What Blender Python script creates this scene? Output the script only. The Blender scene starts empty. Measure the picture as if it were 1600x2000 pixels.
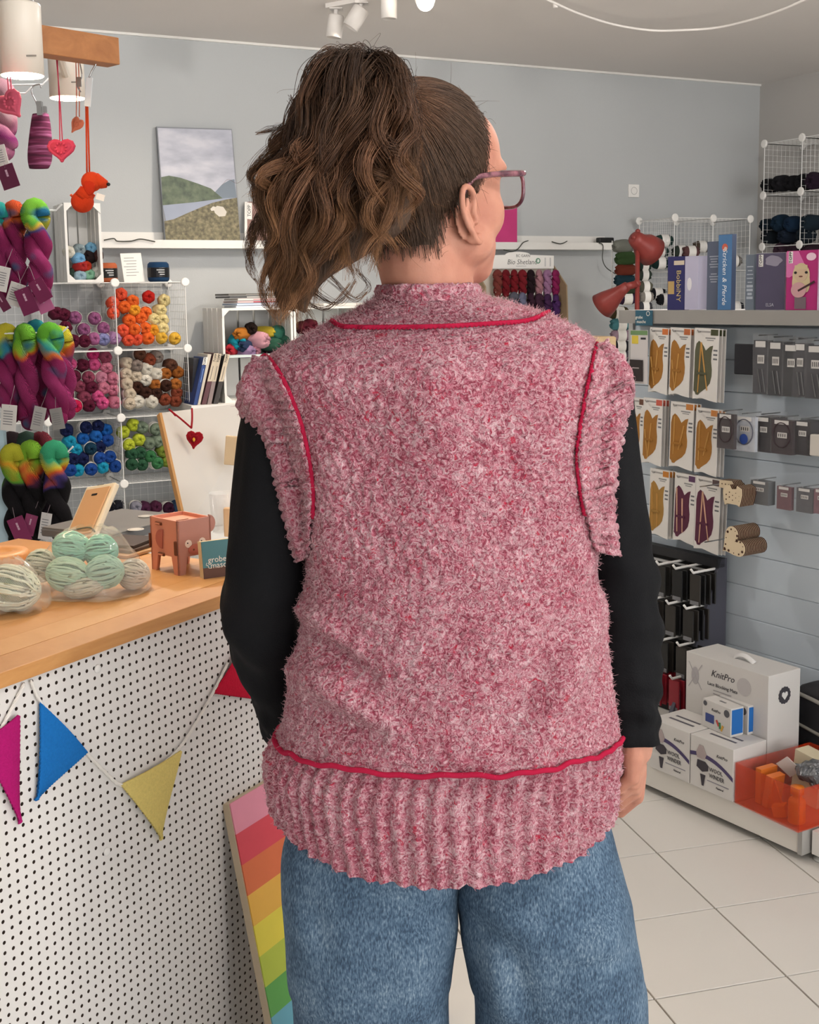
import bpy, bmesh, math, random
import numpy as np
from mathutils import Vector, Matrix
from mathutils.bvhtree import BVHTree
R = random.Random(7)
NR = np.random.RandomState(11)
S = bpy.context.scene
COL = S.collection
PI = math.pi

# ---------------------------------------------------------------- camera
FPX, CX, CY = 2400.0, 800.0, 896.0
TILT, ROLL = math.radians(7.5), math.radians(0.9)
CAM = Vector((0, 0, 1.44))
_fd = Vector((0, math.cos(TILT), -math.sin(TILT)))
_r0, _u0 = Vector((1, 0, 0)), Vector((0, math.sin(TILT), math.cos(TILT)))
_rt = _r0 * math.cos(ROLL) - _u0 * math.sin(ROLL)
_up = _r0 * math.sin(ROLL) + _u0 * math.cos(ROLL)
cd = bpy.data.cameras.new('camera')
cd.sensor_width = 36.0
cd.lens = 36.0 * FPX / 2000.0
cd.shift_y = (CY - 1000.0) / 2000.0
cd.clip_start, cd.clip_end = 0.02, 100
cam = bpy.data.objects.new('camera', cd)
COL.objects.link(cam)
_mw = Matrix.Identity(4)
for i in range(3):
    _mw[i][0], _mw[i][1], _mw[i][2], _mw[i][3] = _rt[i], _up[i], -_fd[i], CAM[i]
cam.matrix_world = _mw
S.camera = cam

def ray(px, py):
    return _fd * FPX + _rt * (px - CX) + _up * (CY - py)
def at(px, py, Y):
    d = ray(px, py)
    return CAM + d * (Y / d.y)
def on_plane(px, py, p0, n):
    d = ray(px, py)
    return CAM + d * ((Vector(p0) - CAM).dot(n) / d.dot(n))
def on_z(px, py, z):
    d = ray(px, py)
    return CAM + d * ((z - CAM.z) / d.z)
def proj(p):
    q = Vector(p) - CAM
    w = q.dot(_fd)
    return CX + FPX * q.dot(_rt) / w, CY - FPX * q.dot(_up) / w

# ---------------------------------------------------------------- room frame, world, daylight, exposure
U = Vector((1, 0.5, 0)).normalized()          # along the back wall, to the right
NB = Vector((0.5, -1, 0)).normalized()        # from the back wall into the room
Z = Vector((0, 0, 1))
KC = at(1485, 165, 8.3)                       # ceiling corner of back and right wall
HC = KC.z
K0 = Vector((KC.x, KC.y, 0))
W_ = bpy.data.worlds.new('daylight')
S.world = W_
W_.use_nodes = True
W_.node_tree.nodes['Background'].inputs[0].default_value = (0.82, 0.9, 1.0, 1)
W_.node_tree.nodes['Background'].inputs[1].default_value = 1.0
def area_light(name, loc, direction, sx, sy, energy, col):
    l = bpy.data.lights.new(name, 'AREA')
    l.shape = 'RECTANGLE'; l.size = sx; l.size_y = sy; l.energy = energy; l.color = col
    o = bpy.data.objects.new(name, l)
    o.location = loc
    o.rotation_euler = Vector(direction).to_track_quat('-Z', 'Y').to_euler()
    COL.objects.link(o)
    return o
FRONT = 10.6                                   # room depth from back wall to the shop front
area_light('shop_front_daylight', K0 + NB * (FRONT + .15) - U * 3.2 + Z * 1.35, -NB + Z * -.02, 6.0, 2.3, 190, (1.0, .97, .94))
S.view_settings.view_transform = 'Standard'
S.view_settings.look = 'None'
S.view_settings.exposure = 0.1
S.view_settings.gamma = 1.0
S.view_settings.use_curve_mapping = False
S.cycles.adaptive_threshold = 0.025
S.cycles.use_light_tree = False
S.cycles.max_bounces = 8
S.cycles.diffuse_bounces = 3
S.cycles.glossy_bounces = 2
S.cycles.transparent_max_bounces = 8
S.cycles.caustics_reflective = False
S.cycles.caustics_refractive = False

# ---------------------------------------------------------------- helpers
def lin(c):
    if isinstance(c, str):
        c = tuple(int(c[i:i + 2], 16) / 255 for i in (0, 2, 4))
    return tuple((x / 12.92 if x <= 0.04045 else ((x + 0.055) / 1.055) ** 2.4) for x in c)
MATS = {}
def nmat(name):
    m = bpy.data.materials.new(name)
    m.use_nodes = True
    nt = m.node_tree
    return m, nt, nt.nodes['Principled BSDF']
def N(nt, t, **k):
    n = nt.nodes.new(t)
    for a, v in k.items():
        if a.startswith('i_'):
            n.inputs[a[2:].replace('_', ' ')].default_value = v
        else:
            setattr(n, a, v)
    return n
def ramp(nt, fac, stops):
    r = nt.nodes.new('ShaderNodeValToRGB')
    e = r.color_ramp.elements
    while len(e) > 1: e.remove(e[-1])
    e[0].position = stops[0][0]; e[0].color = (*lin(stops[0][1]), 1)
    for p, c in stops[1:]:
        q = e.new(p); q.color = (*lin(c), 1)
    nt.links.new(fac, r.inputs[0])
    return r.outputs[0]
def coords(nt, kind='Object', scale=(1, 1, 1), rot=(0, 0, 0)):
    tc = nt.nodes.new('ShaderNodeTexCoord')
    mp = nt.nodes.new('ShaderNodeMapping')
    mp.inputs['Scale'].default_value = scale
    mp.inputs['Rotation'].default_value = rot
    nt.links.new(tc.outputs[kind], mp.inputs[0])
    return mp.outputs[0]
def bump(nt, b, h, strength, dist):
    n = nt.nodes.new('ShaderNodeBump')
    n.inputs['Strength'].default_value = strength
    n.inputs['Distance'].default_value = dist
    nt.links.new(h, n.inputs['Height'])
    nt.links.new(n.outputs[0], b.inputs['Normal'])
def mat(hexc, rough=.55, var=.06, scale=14, metal=0, bmp=0, bscale=60, emit=0, coat=0, name=None, stretch=(1, 1, 1), spec=.4):
    key = ('m', hexc, rough, var, scale, metal, bmp, bscale, emit, coat, stretch)
    if key in MATS: return MATS[key]
    m, nt, b = nmat(name or 'plain_' + hexc)
    v = coords(nt, 'Object', stretch)
    nz = N(nt, 'ShaderNodeTexNoise', i_Scale=scale, i_Detail=4.0)
    nt.links.new(v, nz.inputs['Vector'])
    c = lin(hexc)
    mx = N(nt, 'ShaderNodeMix', data_type='RGBA')
    mx.inputs[6].default_value = (*[x * (1 - var) for x in c], 1)
    mx.inputs[7].default_value = (*[min(1, x * (1 + var)) for x in c], 1)
    nt.links.new(nz.outputs[0], mx.inputs[0])
    nt.links.new(mx.outputs[2], b.inputs['Base Color'])
    b.inputs['Roughness'].default_value = rough
    b.inputs['Metallic'].default_value = metal
    b.inputs['Specular IOR Level'].default_value = spec
    if coat: b.inputs['Coat Weight'].default_value = coat
    if emit:
        b.inputs['Emission Color'].default_value = (*c, 1)
        b.inputs['Emission Strength'].default_value = emit
    if bmp:
        n2 = N(nt, 'ShaderNodeTexNoise', i_Scale=bscale, i_Detail=3.0)
        nt.links.new(v, n2.inputs['Vector'])
        bump(nt, b, n2.outputs[0], bmp, .004)
    MATS[key] = m
    return m
def yarn_mat(hexc, scale=190, name=None, strength=.7):
    key = ('y', hexc, scale, strength)
    if key in MATS: return MATS[key]
    m, nt, b = nmat(name or 'yarn_' + hexc)
    v = coords(nt, 'Object', (1, 1, 1), (.5, .7, .3))
    w = N(nt, 'ShaderNodeTexWave', i_Scale=scale, i_Distortion=4.0, i_Detail=2.0)
    w.inputs['Detail Scale'].default_value = .6
    nt.links.new(v, w.inputs['Vector'])
    c = lin(hexc)
    mx = N(nt, 'ShaderNodeMix', data_type='RGBA')
    mx.inputs[6].default_value = (*[x * .72 for x in c], 1)
    mx.inputs[7].default_value = (*[min(1, x * 1.12) for x in c], 1)
    nt.links.new(w.outputs[0], mx.inputs[0])
    nt.links.new(mx.outputs[2], b.inputs['Base Color'])
    b.inputs['Roughness'].default_value = .85
    b.inputs['Specular IOR Level'].default_value = .2
    bump(nt, b, w.outputs[0], strength, .002)
    MATS[key] = m
    return m
def clear_mat(name, tint='ffffff', alpha=.2, rough=.15, gloss=.5):
    key = ('c', name)
    if key in MATS: return MATS[key]
    m, nt, b = nmat(name)
    b.inputs['Base Color'].default_value = (*lin(tint), 1)
    b.inputs['Roughness'].default_value = rough
    b.inputs['Specular IOR Level'].default_value = gloss
    v = coords(nt, 'Object')
    nz = N(nt, 'ShaderNodeTexNoise', i_Scale=40, i_Detail=3.0)
    nt.links.new(v, nz.inputs['Vector'])
    mr = N(nt, 'ShaderNodeMapRange')
    mr.inputs['To Min'].default_value = alpha * .6; mr.inputs['To Max'].default_value = min(1, alpha * 1.4)
    nt.links.new(nz.outputs[0], mr.inputs[0])
    nt.links.new(mr.outputs[0], b.inputs['Alpha'])
    MATS[key] = m
    return m

def tag(o, label=None, cat=None, group=None, kind=None):
    if label: o['label'] = label
    if cat: o['category'] = cat
    if group: o['group'] = group
    if kind: o['kind'] = kind
    return o
def thing(name, label, cat, loc, group=None):
    o = bpy.data.objects.new(name, None)
    o.empty_display_size = .05
    o.location = loc
    COL.objects.link(o)
    return tag(o, label, cat, group)
def attach(o, parent):
    if parent is None: return o
    o.parent = parent
    if parent.type == 'EMPTY':
        o.matrix_parent_inverse = Matrix.Translation(-Vector(parent.location))
    return o
def frame(o, x, y):
    x = Vector(x).normalized(); z = x.cross(Vector(y)).normalized(); y = z.cross(x)
    m = Matrix.Identity(4)
    for i in range(3):
        m[i][0], m[i][1], m[i][2], m[i][3] = x[i], y[i], z[i], o[i]
    return m
def T(x, y=None, z=None):
    return Matrix.Translation(Vector(x) if y is None else Vector((x, y, z)))
def rot(a, axis): return Matrix.Rotation(a, 4, axis)

class MB:
    """collects shapes into one mesh object"""
    def __init__(s, M=None):
        s.v, s.f, s.M = [], [], M or Matrix.Identity(4)
    def add(s, vs, fs, M=None):
        b = len(s.v)
        m = s.M @ M if M is not None else s.M
        s.v += [tuple(m @ Vector(p)) for p in vs]
        s.f += [tuple(i + b for i in f) for f in fs]
        return s
    def box(s, c, d, M=None, bev=0):
        x, y, z = d[0] / 2, d[1] / 2, d[2] / 2
        if bev:
            bm = bmesh.new()
            bmesh.ops.create_cube(bm, size=1)
            for v in bm.verts: v.co = Vector((v.co.x * d[0] + c[0], v.co.y * d[1] + c[1], v.co.z * d[2] + c[2]))
            bmesh.ops.bevel(bm, geom=bm.edges[:], offset=bev, segments=2, affect='EDGES', profile=.5)
            bm.verts.index_update()
            s.add([v.co for v in bm.verts], [[v.index for v in f.verts] for f in bm.faces], M)
            bm.free()
            return s
        vs = [(c[0] + a * x, c[1] + b * y, c[2] + e * z) for a in (-1, 1) for b in (-1, 1) for e in (-1, 1)]
        return s.add(vs, [(0, 1, 3, 2), (4, 6, 7, 5), (0, 4, 5, 1), (2, 3, 7, 6), (0, 2, 6, 4), (1, 5, 7, 3)], M)
    def hexa(s, p):
        return s.add(p, [(3, 2, 1, 0), (4, 5, 6, 7), (0, 1, 5, 4), (1, 2, 6, 5), (2, 3, 7, 6), (3, 0, 4, 7)])
    def tube(s, pts, r, n=8, closed=False, M=None, flat=None):
        pts = [Vector(p) for p in pts]
        k = len(pts)
        rs = r if isinstance(r, (list, tuple)) else [r] * k
        vs, fs = [], []
        up = None
        for i, p in enumerate(pts):
            a = pts[(i - 1) % k] if (closed or i > 0) else p
            b = pts[(i + 1) % k] if (closed or i < k - 1) else p
            t = (b - a)
            if t.length < 1e-9: t = Vector((0, 0, 1))
            t.normalize()
            if up is None:
                up = t.orthogonal().normalized()
            else:
                up = (up - t * up.dot(t))
                up = up.normalized() if up.length > 1e-6 else t.orthogonal().normalized()
            w = t.cross(up)
            for j in range(n):
                an = 2 * PI * j / n
                vs.append(p + (up * math.cos(an) * (flat or 1) + w * math.sin(an)) * rs[i])
        for i in range(k if closed else k - 1):
            i2 = (i + 1) % k
            for j in range(n):
                j2 = (j + 1) % n
                fs.append((i * n + j, i * n + j2, i2 * n + j2, i2 * n + j))
        if not closed:
            fs.append(tuple(range(n))[::-1]); fs.append(tuple((k - 1) * n + j for j in range(n)))
        return s.add(vs, fs, M)
    def cyl(s, a, b, r, n=12, r2=None, M=None):
        return s.tube([a, b], [r, r if r2 is None else r2], n, M=M)
    def lathe(s, prof, n=20, M=None, cap=True):
        vs, fs = [], []
        for (r, z) in prof:
            for j in range(n):
                a = 2 * PI * j / n
                vs.append((r * math.cos(a), r * math.sin(a), z))
        for i in range(len(prof) - 1):
            for j in range(n):
                j2 = (j + 1) % n
                fs.append((i * n + j, i * n + j2, (i + 1) * n + j2, (i + 1) * n + j))
        if cap:
            fs.append(tuple(range(n))[::-1]); fs.append(tuple((len(prof) - 1) * n + j for j in range(n)))
        return s.add(vs, fs, M)
    def sphere(s, c, r, M=None, u=16, v=10):
        r = (r, r, r) if not isinstance(r, (tuple, list)) else r
        vs = [(c[0], c[1], c[2] - r[2])]
        for i in range(1, v):
            a = -PI / 2 + PI * i / v
            for j in range(u):
                b = 2 * PI * j / u
                vs.append((c[0] + r[0] * math.cos(a) * math.cos(b), c[1] + r[1] * math.cos(a) * math.sin(b), c[2] + r[2] * math.sin(a)))
        vs.append((c[0], c[1], c[2] + r[2]))
        fs = [(0, 1 + (j + 1) % u, 1 + j) for j in range(u)]
        for i in range(v - 2):
            for j in range(u):
                a, b = 1 + i * u + j, 1 + i * u + (j + 1) % u
                fs.append((a, b, b + u, a + u))
        l = len(vs) - 1
        fs += [(l, l - u + j, l - u + (j + 1) % u) for j in range(u)]
        return s.add(vs, fs, M)
    def prism(s, poly, t, M=None, z0=0):
        n = len(poly)
        vs = [(x, y, z0) for x, y in poly] + [(x, y, z0 + t) for x, y in poly]
        fs = [tuple(range(n))[::-1], tuple(range(n, 2 * n))] + [(i, (i + 1) % n, n + (i + 1) % n, n + i) for i in range(n)]
        return s.add(vs, fs, M)
    def surf(s, rows, thick=0, closed_u=False, M=None):
        """rows: list of rows of points"""
        n = len(rows[0])
        vs = [p for r in rows for p in r]
        fs = []
        for i in range(len(rows) - 1):
            for j in range(n if closed_u else n - 1):
                j2 = (j + 1) % n
                fs.append((i * n + j, i * n + j2, (i + 1) * n + j2, (i + 1) * n + j))
        return s.add(vs, fs, M)
    def mesh(s, name):
        me = bpy.data.meshes.new(name)
        me.from_pydata(s.v, [], s.f)
        return me
    def build(s, name, m, parent=None, smooth=False, label=None):
        me = s.mesh(name)
        if smooth:
            me.polygons.foreach_set('use_smooth', [True] * len(me.polygons))
        me.materials.append(m)
        o = bpy.data.objects.new(name, me)
        COL.objects.link(o)
        attach(o, parent)
        if label: o['label'] = label
        return o
def solidify(o, t, offset=-1):
    md = o.modifiers.new('thickness', 'SOLIDIFY'); md.thickness = t; md.offset = offset
    return o
def np_obj(name, V, Fq, m, parent=None, smooth=True):
    me = bpy.data.meshes.new(name)
    V = np.asarray(V, dtype=np.float32); Fq = np.asarray(Fq, dtype=np.int32)
    me.vertices.add(len(V)); me.vertices.foreach_set('co', V.ravel())
    k = Fq.shape[1]
    me.loops.add(Fq.size); me.loops.foreach_set('vertex_index', Fq.ravel())
    me.polygons.add(len(Fq))
    me.polygons.foreach_set('loop_start', np.arange(0, Fq.size, k, dtype=np.int32))
    me.polygons.foreach_set('loop_total', np.full(len(Fq), k, dtype=np.int32))
    me.update(calc_edges=True)
    if smooth: me.polygons.foreach_set('use_smooth', np.ones(len(Fq), dtype=bool))
    me.materials.append(m)
    o = bpy.data.objects.new(name, me)
    COL.objects.link(o)
    return attach(o, parent)
def text(body, size, M, m, parent, name='lettering', align='CENTER', extrude=.0003, shear=0, sx=1):
    c = bpy.data.curves.new('lettering_source', 'FONT')
    c.body = body; c.size = size; c.align_x = align; c.align_y = 'CENTER'; c.extrude = extrude; c.shear = shear; c.resolution_u = 2
    c.fill_mode = 'BOTH'
    t = bpy.data.objects.new('lettering_source', c)
    COL.objects.link(t)
    dg = bpy.context.evaluated_depsgraph_get()
    me = bpy.data.meshes.new_from_object(t.evaluated_get(dg))
    bpy.data.objects.remove(t)
    bpy.data.curves.remove(c)
    me.transform(M @ Matrix.Diagonal((sx, 1, 1, 1)))
    me.materials.clear(); me.materials.append(m)
    me.name = name
    o = bpy.data.objects.new(name, me)
    COL.objects.link(o)
    return attach(o, parent)
def lerp(a, b, t): return a + (b - a) * t
def interp(x, xs, ys): return float(np.interp(x, xs, ys))
def catmull(pts, n):
    P = [Vector(p) for p in pts]
    P = [P[0] * 2 - P[1]] + P + [P[-1] * 2 - P[-2]]
    out = []
    for i in range(1, len(P) - 2):
        for k in range(n):
            t = k / n
            out.append(.5 * ((2 * P[i]) + (P[i + 1] - P[i - 1]) * t + (2 * P[i - 1] - 5 * P[i] + 4 * P[i + 1] - P[i + 2]) * t * t + (3 * P[i] - P[i - 1] - 3 * P[i + 1] + P[i + 2]) * t ** 3))
    out.append(P[-2])
    return out
def vnoise2(x, y, seed=0):
    """smooth value noise, numpy arrays in"""
    rs = np.random.RandomState(seed); tab = rs.rand(257, 257)
    xi, yi = np.floor(x).astype(int), np.floor(y).astype(int)
    fx, fy = x - xi, y - yi
    fx, fy = fx * fx * (3 - 2 * fx), fy * fy * (3 - 2 * fy)
    a = tab[xi % 256, yi % 256]; b = tab[(xi + 1) % 256, yi % 256]
    c = tab[xi % 256, (yi + 1) % 256]; d = tab[(xi + 1) % 256, (yi + 1) % 256]
    return (a * (1 - fx) + b * fx) * (1 - fy) + (c * (1 - fx) + d * fx) * fy
def strands(name, P, rad, m, parent, tone=None):
    """P: (n, k, 3) strand points as a hair curves object"""
    n, k, _ = P.shape
    hc = bpy.data.hair_curves.new(name)
    hc.add_curves([k] * n)
    hc.attributes['position'].data.foreach_set('vector', np.ascontiguousarray(P, dtype=np.float32).ravel())
    ra = hc.attributes.get('radius') or hc.attributes.new('radius', 'FLOAT', 'POINT')
    ra.data.foreach_set('value', np.ascontiguousarray(np.broadcast_to(rad, (n, k)), dtype=np.float32).ravel())
    if tone is not None:
        ta = hc.attributes.new('lock_tone', 'FLOAT', 'CURVE'); ta.data.foreach_set('value', np.ascontiguousarray(tone, dtype=np.float32))
    hc.materials.append(m)
    o = bpy.data.objects.new(name, hc)
    COL.objects.link(o)
    o['kind'] = 'stuff'
    return attach(o, parent)

# ================================================================ the room
def wall_material(name, hexc, lines=False):
    m, nt, b = nmat(name)
    v = coords(nt, 'Object')
    n1 = N(nt, 'ShaderNodeTexNoise', i_Scale=1.2, i_Detail=3.0)
    nt.links.new(v, n1.inputs['Vector'])
    c = lin(hexc)
    mx = N(nt, 'ShaderNodeMix', data_type='RGBA')
    mx.inputs[6].default_value = (*[x * .95 for x in c], 1); mx.inputs[7].default_value = (*[x * 1.05 for x in c], 1)
    nt.links.new(n1.outputs[0], mx.inputs[0]); nt.links.new(mx.outputs[2], b.inputs['Base Color'])
    b.inputs['Roughness'].default_value = .8
    n2 = N(nt, 'ShaderNodeTexNoise', i_Scale=160, i_Detail=2.0)
    nt.links.new(v, n2.inputs['Vector']); bump(nt, b, n2.outputs[0], .12, .003)
    return m
M_WALL = wall_material('blue_grey_wall_paint', 'b9bcbd')
M_WALLR = wall_material('warm_grey_wall_paint', 'b9b6b2')
M_CEIL = wall_material('ceiling_paint', 'e6e1dd')
M_TILE = mat('d8d5cf', .38, .035, 3, name='floor_tile_glaze')
M_GROUT = mat('8d867c', .9, .1, 30, name='grout')
M_WHITE = mat('e8e6e1', .45, .02, 8, name='white_paint')
M_WHITEG = mat('eceae6', .3, .02, 8, name='white_gloss')
M_WIRE = mat('e6e6e4', .35, .02, 8, name='white_coated_wire')
M_METAL = mat('b9b9b9', .25, .05, 20, metal=1, name='bright_steel')
M_BLACK = mat('141416', .5, .1, 20, name='black_plastic')
M_DARK = mat('2a2a2e', .6, .1, 20, name='charcoal')
WALLLEN = 8.2
def struct(o, kind='structure'):
    o['kind'] = kind
    return o
def slab(name, a, b, h0, h1, t, n, m):
    a, b = Vector(a), Vector(b)
    mb = MB()
    q = [a, b, b - n * t, a - n * t]
    mb.hexa([Vector((p.x, p.y, h0)) for p in q] + [Vector((p.x, p.y, h1)) for p in q])
    return struct(mb.build(name, m))
slab('wall_back', K0 - U * WALLLEN, K0 + U * .1, 0, HC, .1, NB, M_WALL)
slab('wall_right', K0, K0 + NB * FRONT, 0, HC, .1, -U, M_WALLR)
slab('wall_left', K0 - U * WALLLEN, K0 - U * WALLLEN + NB * FRONT, 0, HC, .1, U, M_WALL)
fw = MB()
A0 = K0 + NB * FRONT
for (u0, u1, h0, h1) in ((0, .2, 0, HC), (6.2, WALLLEN, 0, HC), (.2, 6.2, 0, .2), (.2, 6.2, 2.5, HC)):
    q = [A0 - U * u0, A0 - U * u1, A0 - U * u1 + NB * .1, A0 - U * u0 + NB * .1]
    fw.hexa([p + Z * h0 for p in q] + [p + Z * h1 for p in q])
struct(fw.build('wall_front', M_WALLR))
wf = MB()
for k in range(5):
    p = A0 - U * (.2 + 1.5 * k)
    wf.box((0, 0, 1.35), (.06, .06, 2.3), frame(p + NB * .05, U, NB))
for h in (.23, 2.47):
    wf.box((0, 0, h), (6.0, .06, .06), frame(A0 - U * 3.2 + NB * .05, U, NB))
struct(wf.build('window_1', M_WHITE))
cb = MB(); q = [K0 + U * .1 - NB * .1, K0 - U * (WALLLEN + .1) - NB * .1, K0 - U * (WALLLEN + .1) + NB * (FRONT + .2), K0 + U * .1 + NB * (FRONT + .2)]
cb.hexa([p + Z * HC for p in q] + [p + Z * (HC + .1) for p in q])
struct(cb.build('ceiling', M_CEIL))
# white bead where wall and ceiling meet
tb = MB(); tb.box((0, 0, 0), (WALLLEN, .012, .012), frame(K0 - U * WALLLEN / 2 + NB * .006 + Z * (HC - .006), U, NB))
struct(tb.build('trim_1', M_WHITE))
bb = MB(); bb.box((0, 0, .04), (WALLLEN, .015, .08), frame(K0 - U * WALLLEN / 2 + NB * .0075, U, -NB))
struct(bb.build('baseboard_back', M_WHITE))
# floor: grout bed with separate tiles
fb = MB(); fb.hexa([p - Z * .1 for p in q] + [p - Z * .004 for p in q])
floor = struct(fb.build('floor', M_GROUT))
tA = on_z(1397, 1773.5, 0)
td1 = (on_z(1600, 1969.5, 0) - on_z(1218.5, 1605.5, 0)).normalized()
td2 = Vector((-td1.y, td1.x, 0))
TS = .305
tm = MB(); tm.box((0, 0, -.003), (TS - .004, TS - .004, .006), bev=.0012)
tme = tm.mesh('floor_tile'); tme.materials.append(M_TILE)
rest = MB()
cnt = 0
tiles = []
for i in range(-34, 34):
    for j in range(-34, 34):
        c = tA + td1 * TS * (i + .5) + td2 * TS * (j + .5)
        l = (c - K0).dot(-U); d = (c - K0).dot(NB)
        if -.0 < l < WALLLEN and 0 < d < FRONT:
            seen = False
            if c.y > 1.2:
                x, y = proj(c); seen = -60 < x < 1700 and y < 2160 and c.y < 6.5
            tiles.append((0 if seen else 1, c.length, c))
tiles.sort(key=lambda t: t[:2])
for k, (s_, l_, c) in enumerate(tiles):
    if k < 290 and s_ == 0:
        o = bpy.data.objects.new('floor_tile', tme)
        o.matrix_world = frame(c, td1, td2)
        COL.objects.link(o); o.parent = floor
    else:
        rest.box((0, 0, -.003), (TS - .004, TS - .004, .006), frame(c, td1, td2))
ro = rest.build('floor_tiling', M_TILE, floor); ro['kind'] = 'stuff'

# ================================================================ the person
YC = 1.57
def knit_material(name, dark, mid, light, fleck):
    m, nt, b = nmat(name)
    v = coords(nt, 'Object')
    n1 = N(nt, 'ShaderNodeTexNoise', i_Scale=150, i_Detail=2.5, i_Roughness=.6, i_Distortion=1.8)
    nt.links.new(v, n1.inputs['Vector'])
    n3 = N(nt, 'ShaderNodeTexNoise', i_Scale=26, i_Detail=3.0)
    nt.links.new(v, n3.inputs['Vector'])
    ad = N(nt, 'ShaderNodeMath', operation='MULTIPLY_ADD')
    nt.links.new(n3.outputs[0], ad.inputs[0]); ad.inputs[1].default_value = .22; 
    nt.links.new(n1.outputs[0], ad.inputs[2])
    c = ramp(nt, ad.outputs[0], [(.46, dark), (.57, mid), (.69, light), (.85, 'd8bcc2')])
    n2 = N(nt, 'ShaderNodeTexNoise', i_Scale=75, i_Detail=3.0, i_Distortion=2.0)
    nt.links.new(v, n2.inputs['Vector'])
    fr = N(nt, 'ShaderNodeMapRange'); fr.inputs['From Min'].default_value = .63; fr.inputs['From Max'].default_value = .70
    nt.links.new(n2.outputs[0], fr.inputs[0])
    mx = N(nt, 'ShaderNodeMix', data_type='RGBA'); mx.inputs[7].default_value = (*lin(fleck), 1)
    nt.links.new(fr.outputs[0], mx.inputs[0]); nt.links.new(c, mx.inputs[6])
    nt.links.new(mx.outputs[2], b.inputs['Base Color'])
    b.inputs['Roughness'].default_value = .95
    b.inputs['Specular IOR Level'].default_value = .1
    b.inputs['Sheen Weight'].default_value = .25
    b.inputs['Sheen Roughness'].default_value = .6
    bump(nt, b, n1.outputs[0], 1.0, .004)
    return m
M_VEST = knit_material('pink_tweed_knit', '8a2f45', 'ae6374', 'c6969f', 'b02240')
M_SEAM = yarn_mat('dc2452', 400, 'crimson_seam_yarn')
M_CLOTH = mat('101114', .85, .15, 6, bmp=.25, bscale=500, name='black_jersey', spec=.2)

def skin_material():
    m, nt, b = nmat('skin')
    v = coords(nt, 'Object')
    n1 = N(nt, 'ShaderNodeTexNoise', i_Scale=22, i_Detail=4.0)
    nt.links.new(v, n1.inputs['Vector'])
    c = ramp(nt, n1.outputs[0], [(.3, 'b27966'), (.55, 'c18a75'), (.75, 'c8937f')])
    nt.links.new(c, b.inputs['Base Color'])
    b.inputs['Roughness'].default_value = .62
    b.inputs['Specular IOR Level'].default_value = .3
    b.inputs['Subsurface Weight'].default_value = .12
    b.inputs['Subsurface Radius'].default_value = (.01, .004, .002)
    n2 = N(nt, 'ShaderNodeTexNoise', i_Scale=400, i_Detail=2.0)
    nt.links.new(v, n2.inputs['Vector']); bump(nt, b, n2.outputs[0], .12, .002)
    return m
M_SKIN = skin_material()

# --- skeleton numbers
HEAD = at(842, 345, 1.55)
HF = Vector((.77, .64, 0)).normalized()
HS = Vector((HF.y, -HF.x, 0))
HMX = frame(HEAD, HF, -HS)                # local x forward, y to the left side, z up
def hl(f, s, z): return HEAD + HF * f + HS * s + Z * z
RARM = [(1160, 775, 1.60, .05), (1178, 900, 1.60, .048), (1203, 1050, 1.60, .046), (1222, 1150, 1.595, .046), (1228, 1250, 1.59, .043), (1236, 1350, 1.575, .037), (1239, 1450, 1.565, .031)]
LARM = [(548, 785, 1.60, .05), (541, 900, 1.60, .053), (527, 1050, 1.60, .055), (514, 1160, 1.605, .055), (516, 1250, 1.63, .049), (540, 1340, 1.67, .04), (563, 1420, 1.71, .036), (590, 1490, 1.75, .03)]
def armpts(A): return [at(x, y, d) for x, y, d, r in A], [r for *_, r in A]
b = MB()
def caps(pts, rs, n=14):
    pts = [Vector(p) for p in pts]
    b.tube(pts, rs, n)
    for p, r in zip(pts, rs): b.sphere(p, r, u=n, v=8)
# cranium, face
b.sphere((-.008, 0, .012), (.094, .072, .098), HMX, 32, 20)
b.sphere((.03, 0, -.012), (.066, .062, .085), HMX, 28, 18)
b.sphere((.032, 0, .03), (.066, .060, .062), HMX, 28, 18)
b.sphere((.048, 0, -.085), (.046, .046, .044), HMX, 24, 16)
b.sphere((.01, 0, -.095), (.055, .05, .045), HMX, 24, 16)
b.sphere((.035, 0, -.06), (.052, .052, .062), HMX, 24, 16)
for s in (-1, 1):
    b.sphere((.05, .033 * s, -.045), (.036, .03, .038), HMX)
    b.sphere((.02, .042 * s, -.08), (.045, .022, .03), HMX)
    b.sphere((.078, .03 * s, .012), (.016, .022, .012), HMX)
b.sphere((.064, 0, -.108), (.03, .032, .026), HMX)
b.tube([HMX @ Vector(p) for p in ((.088, 0, .005), (.104, 0, -.018), (.112, 0, -.036))], [.008, .010, .012], 10)
b.sphere((.108, 0, -.038), (.013, .015, .010), HMX)
b.sphere((.09, 0, -.066), (.012, .024, .006), HMX)
b.sphere((.088, 0, -.076), (.012, .021, .007), HMX)
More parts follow.
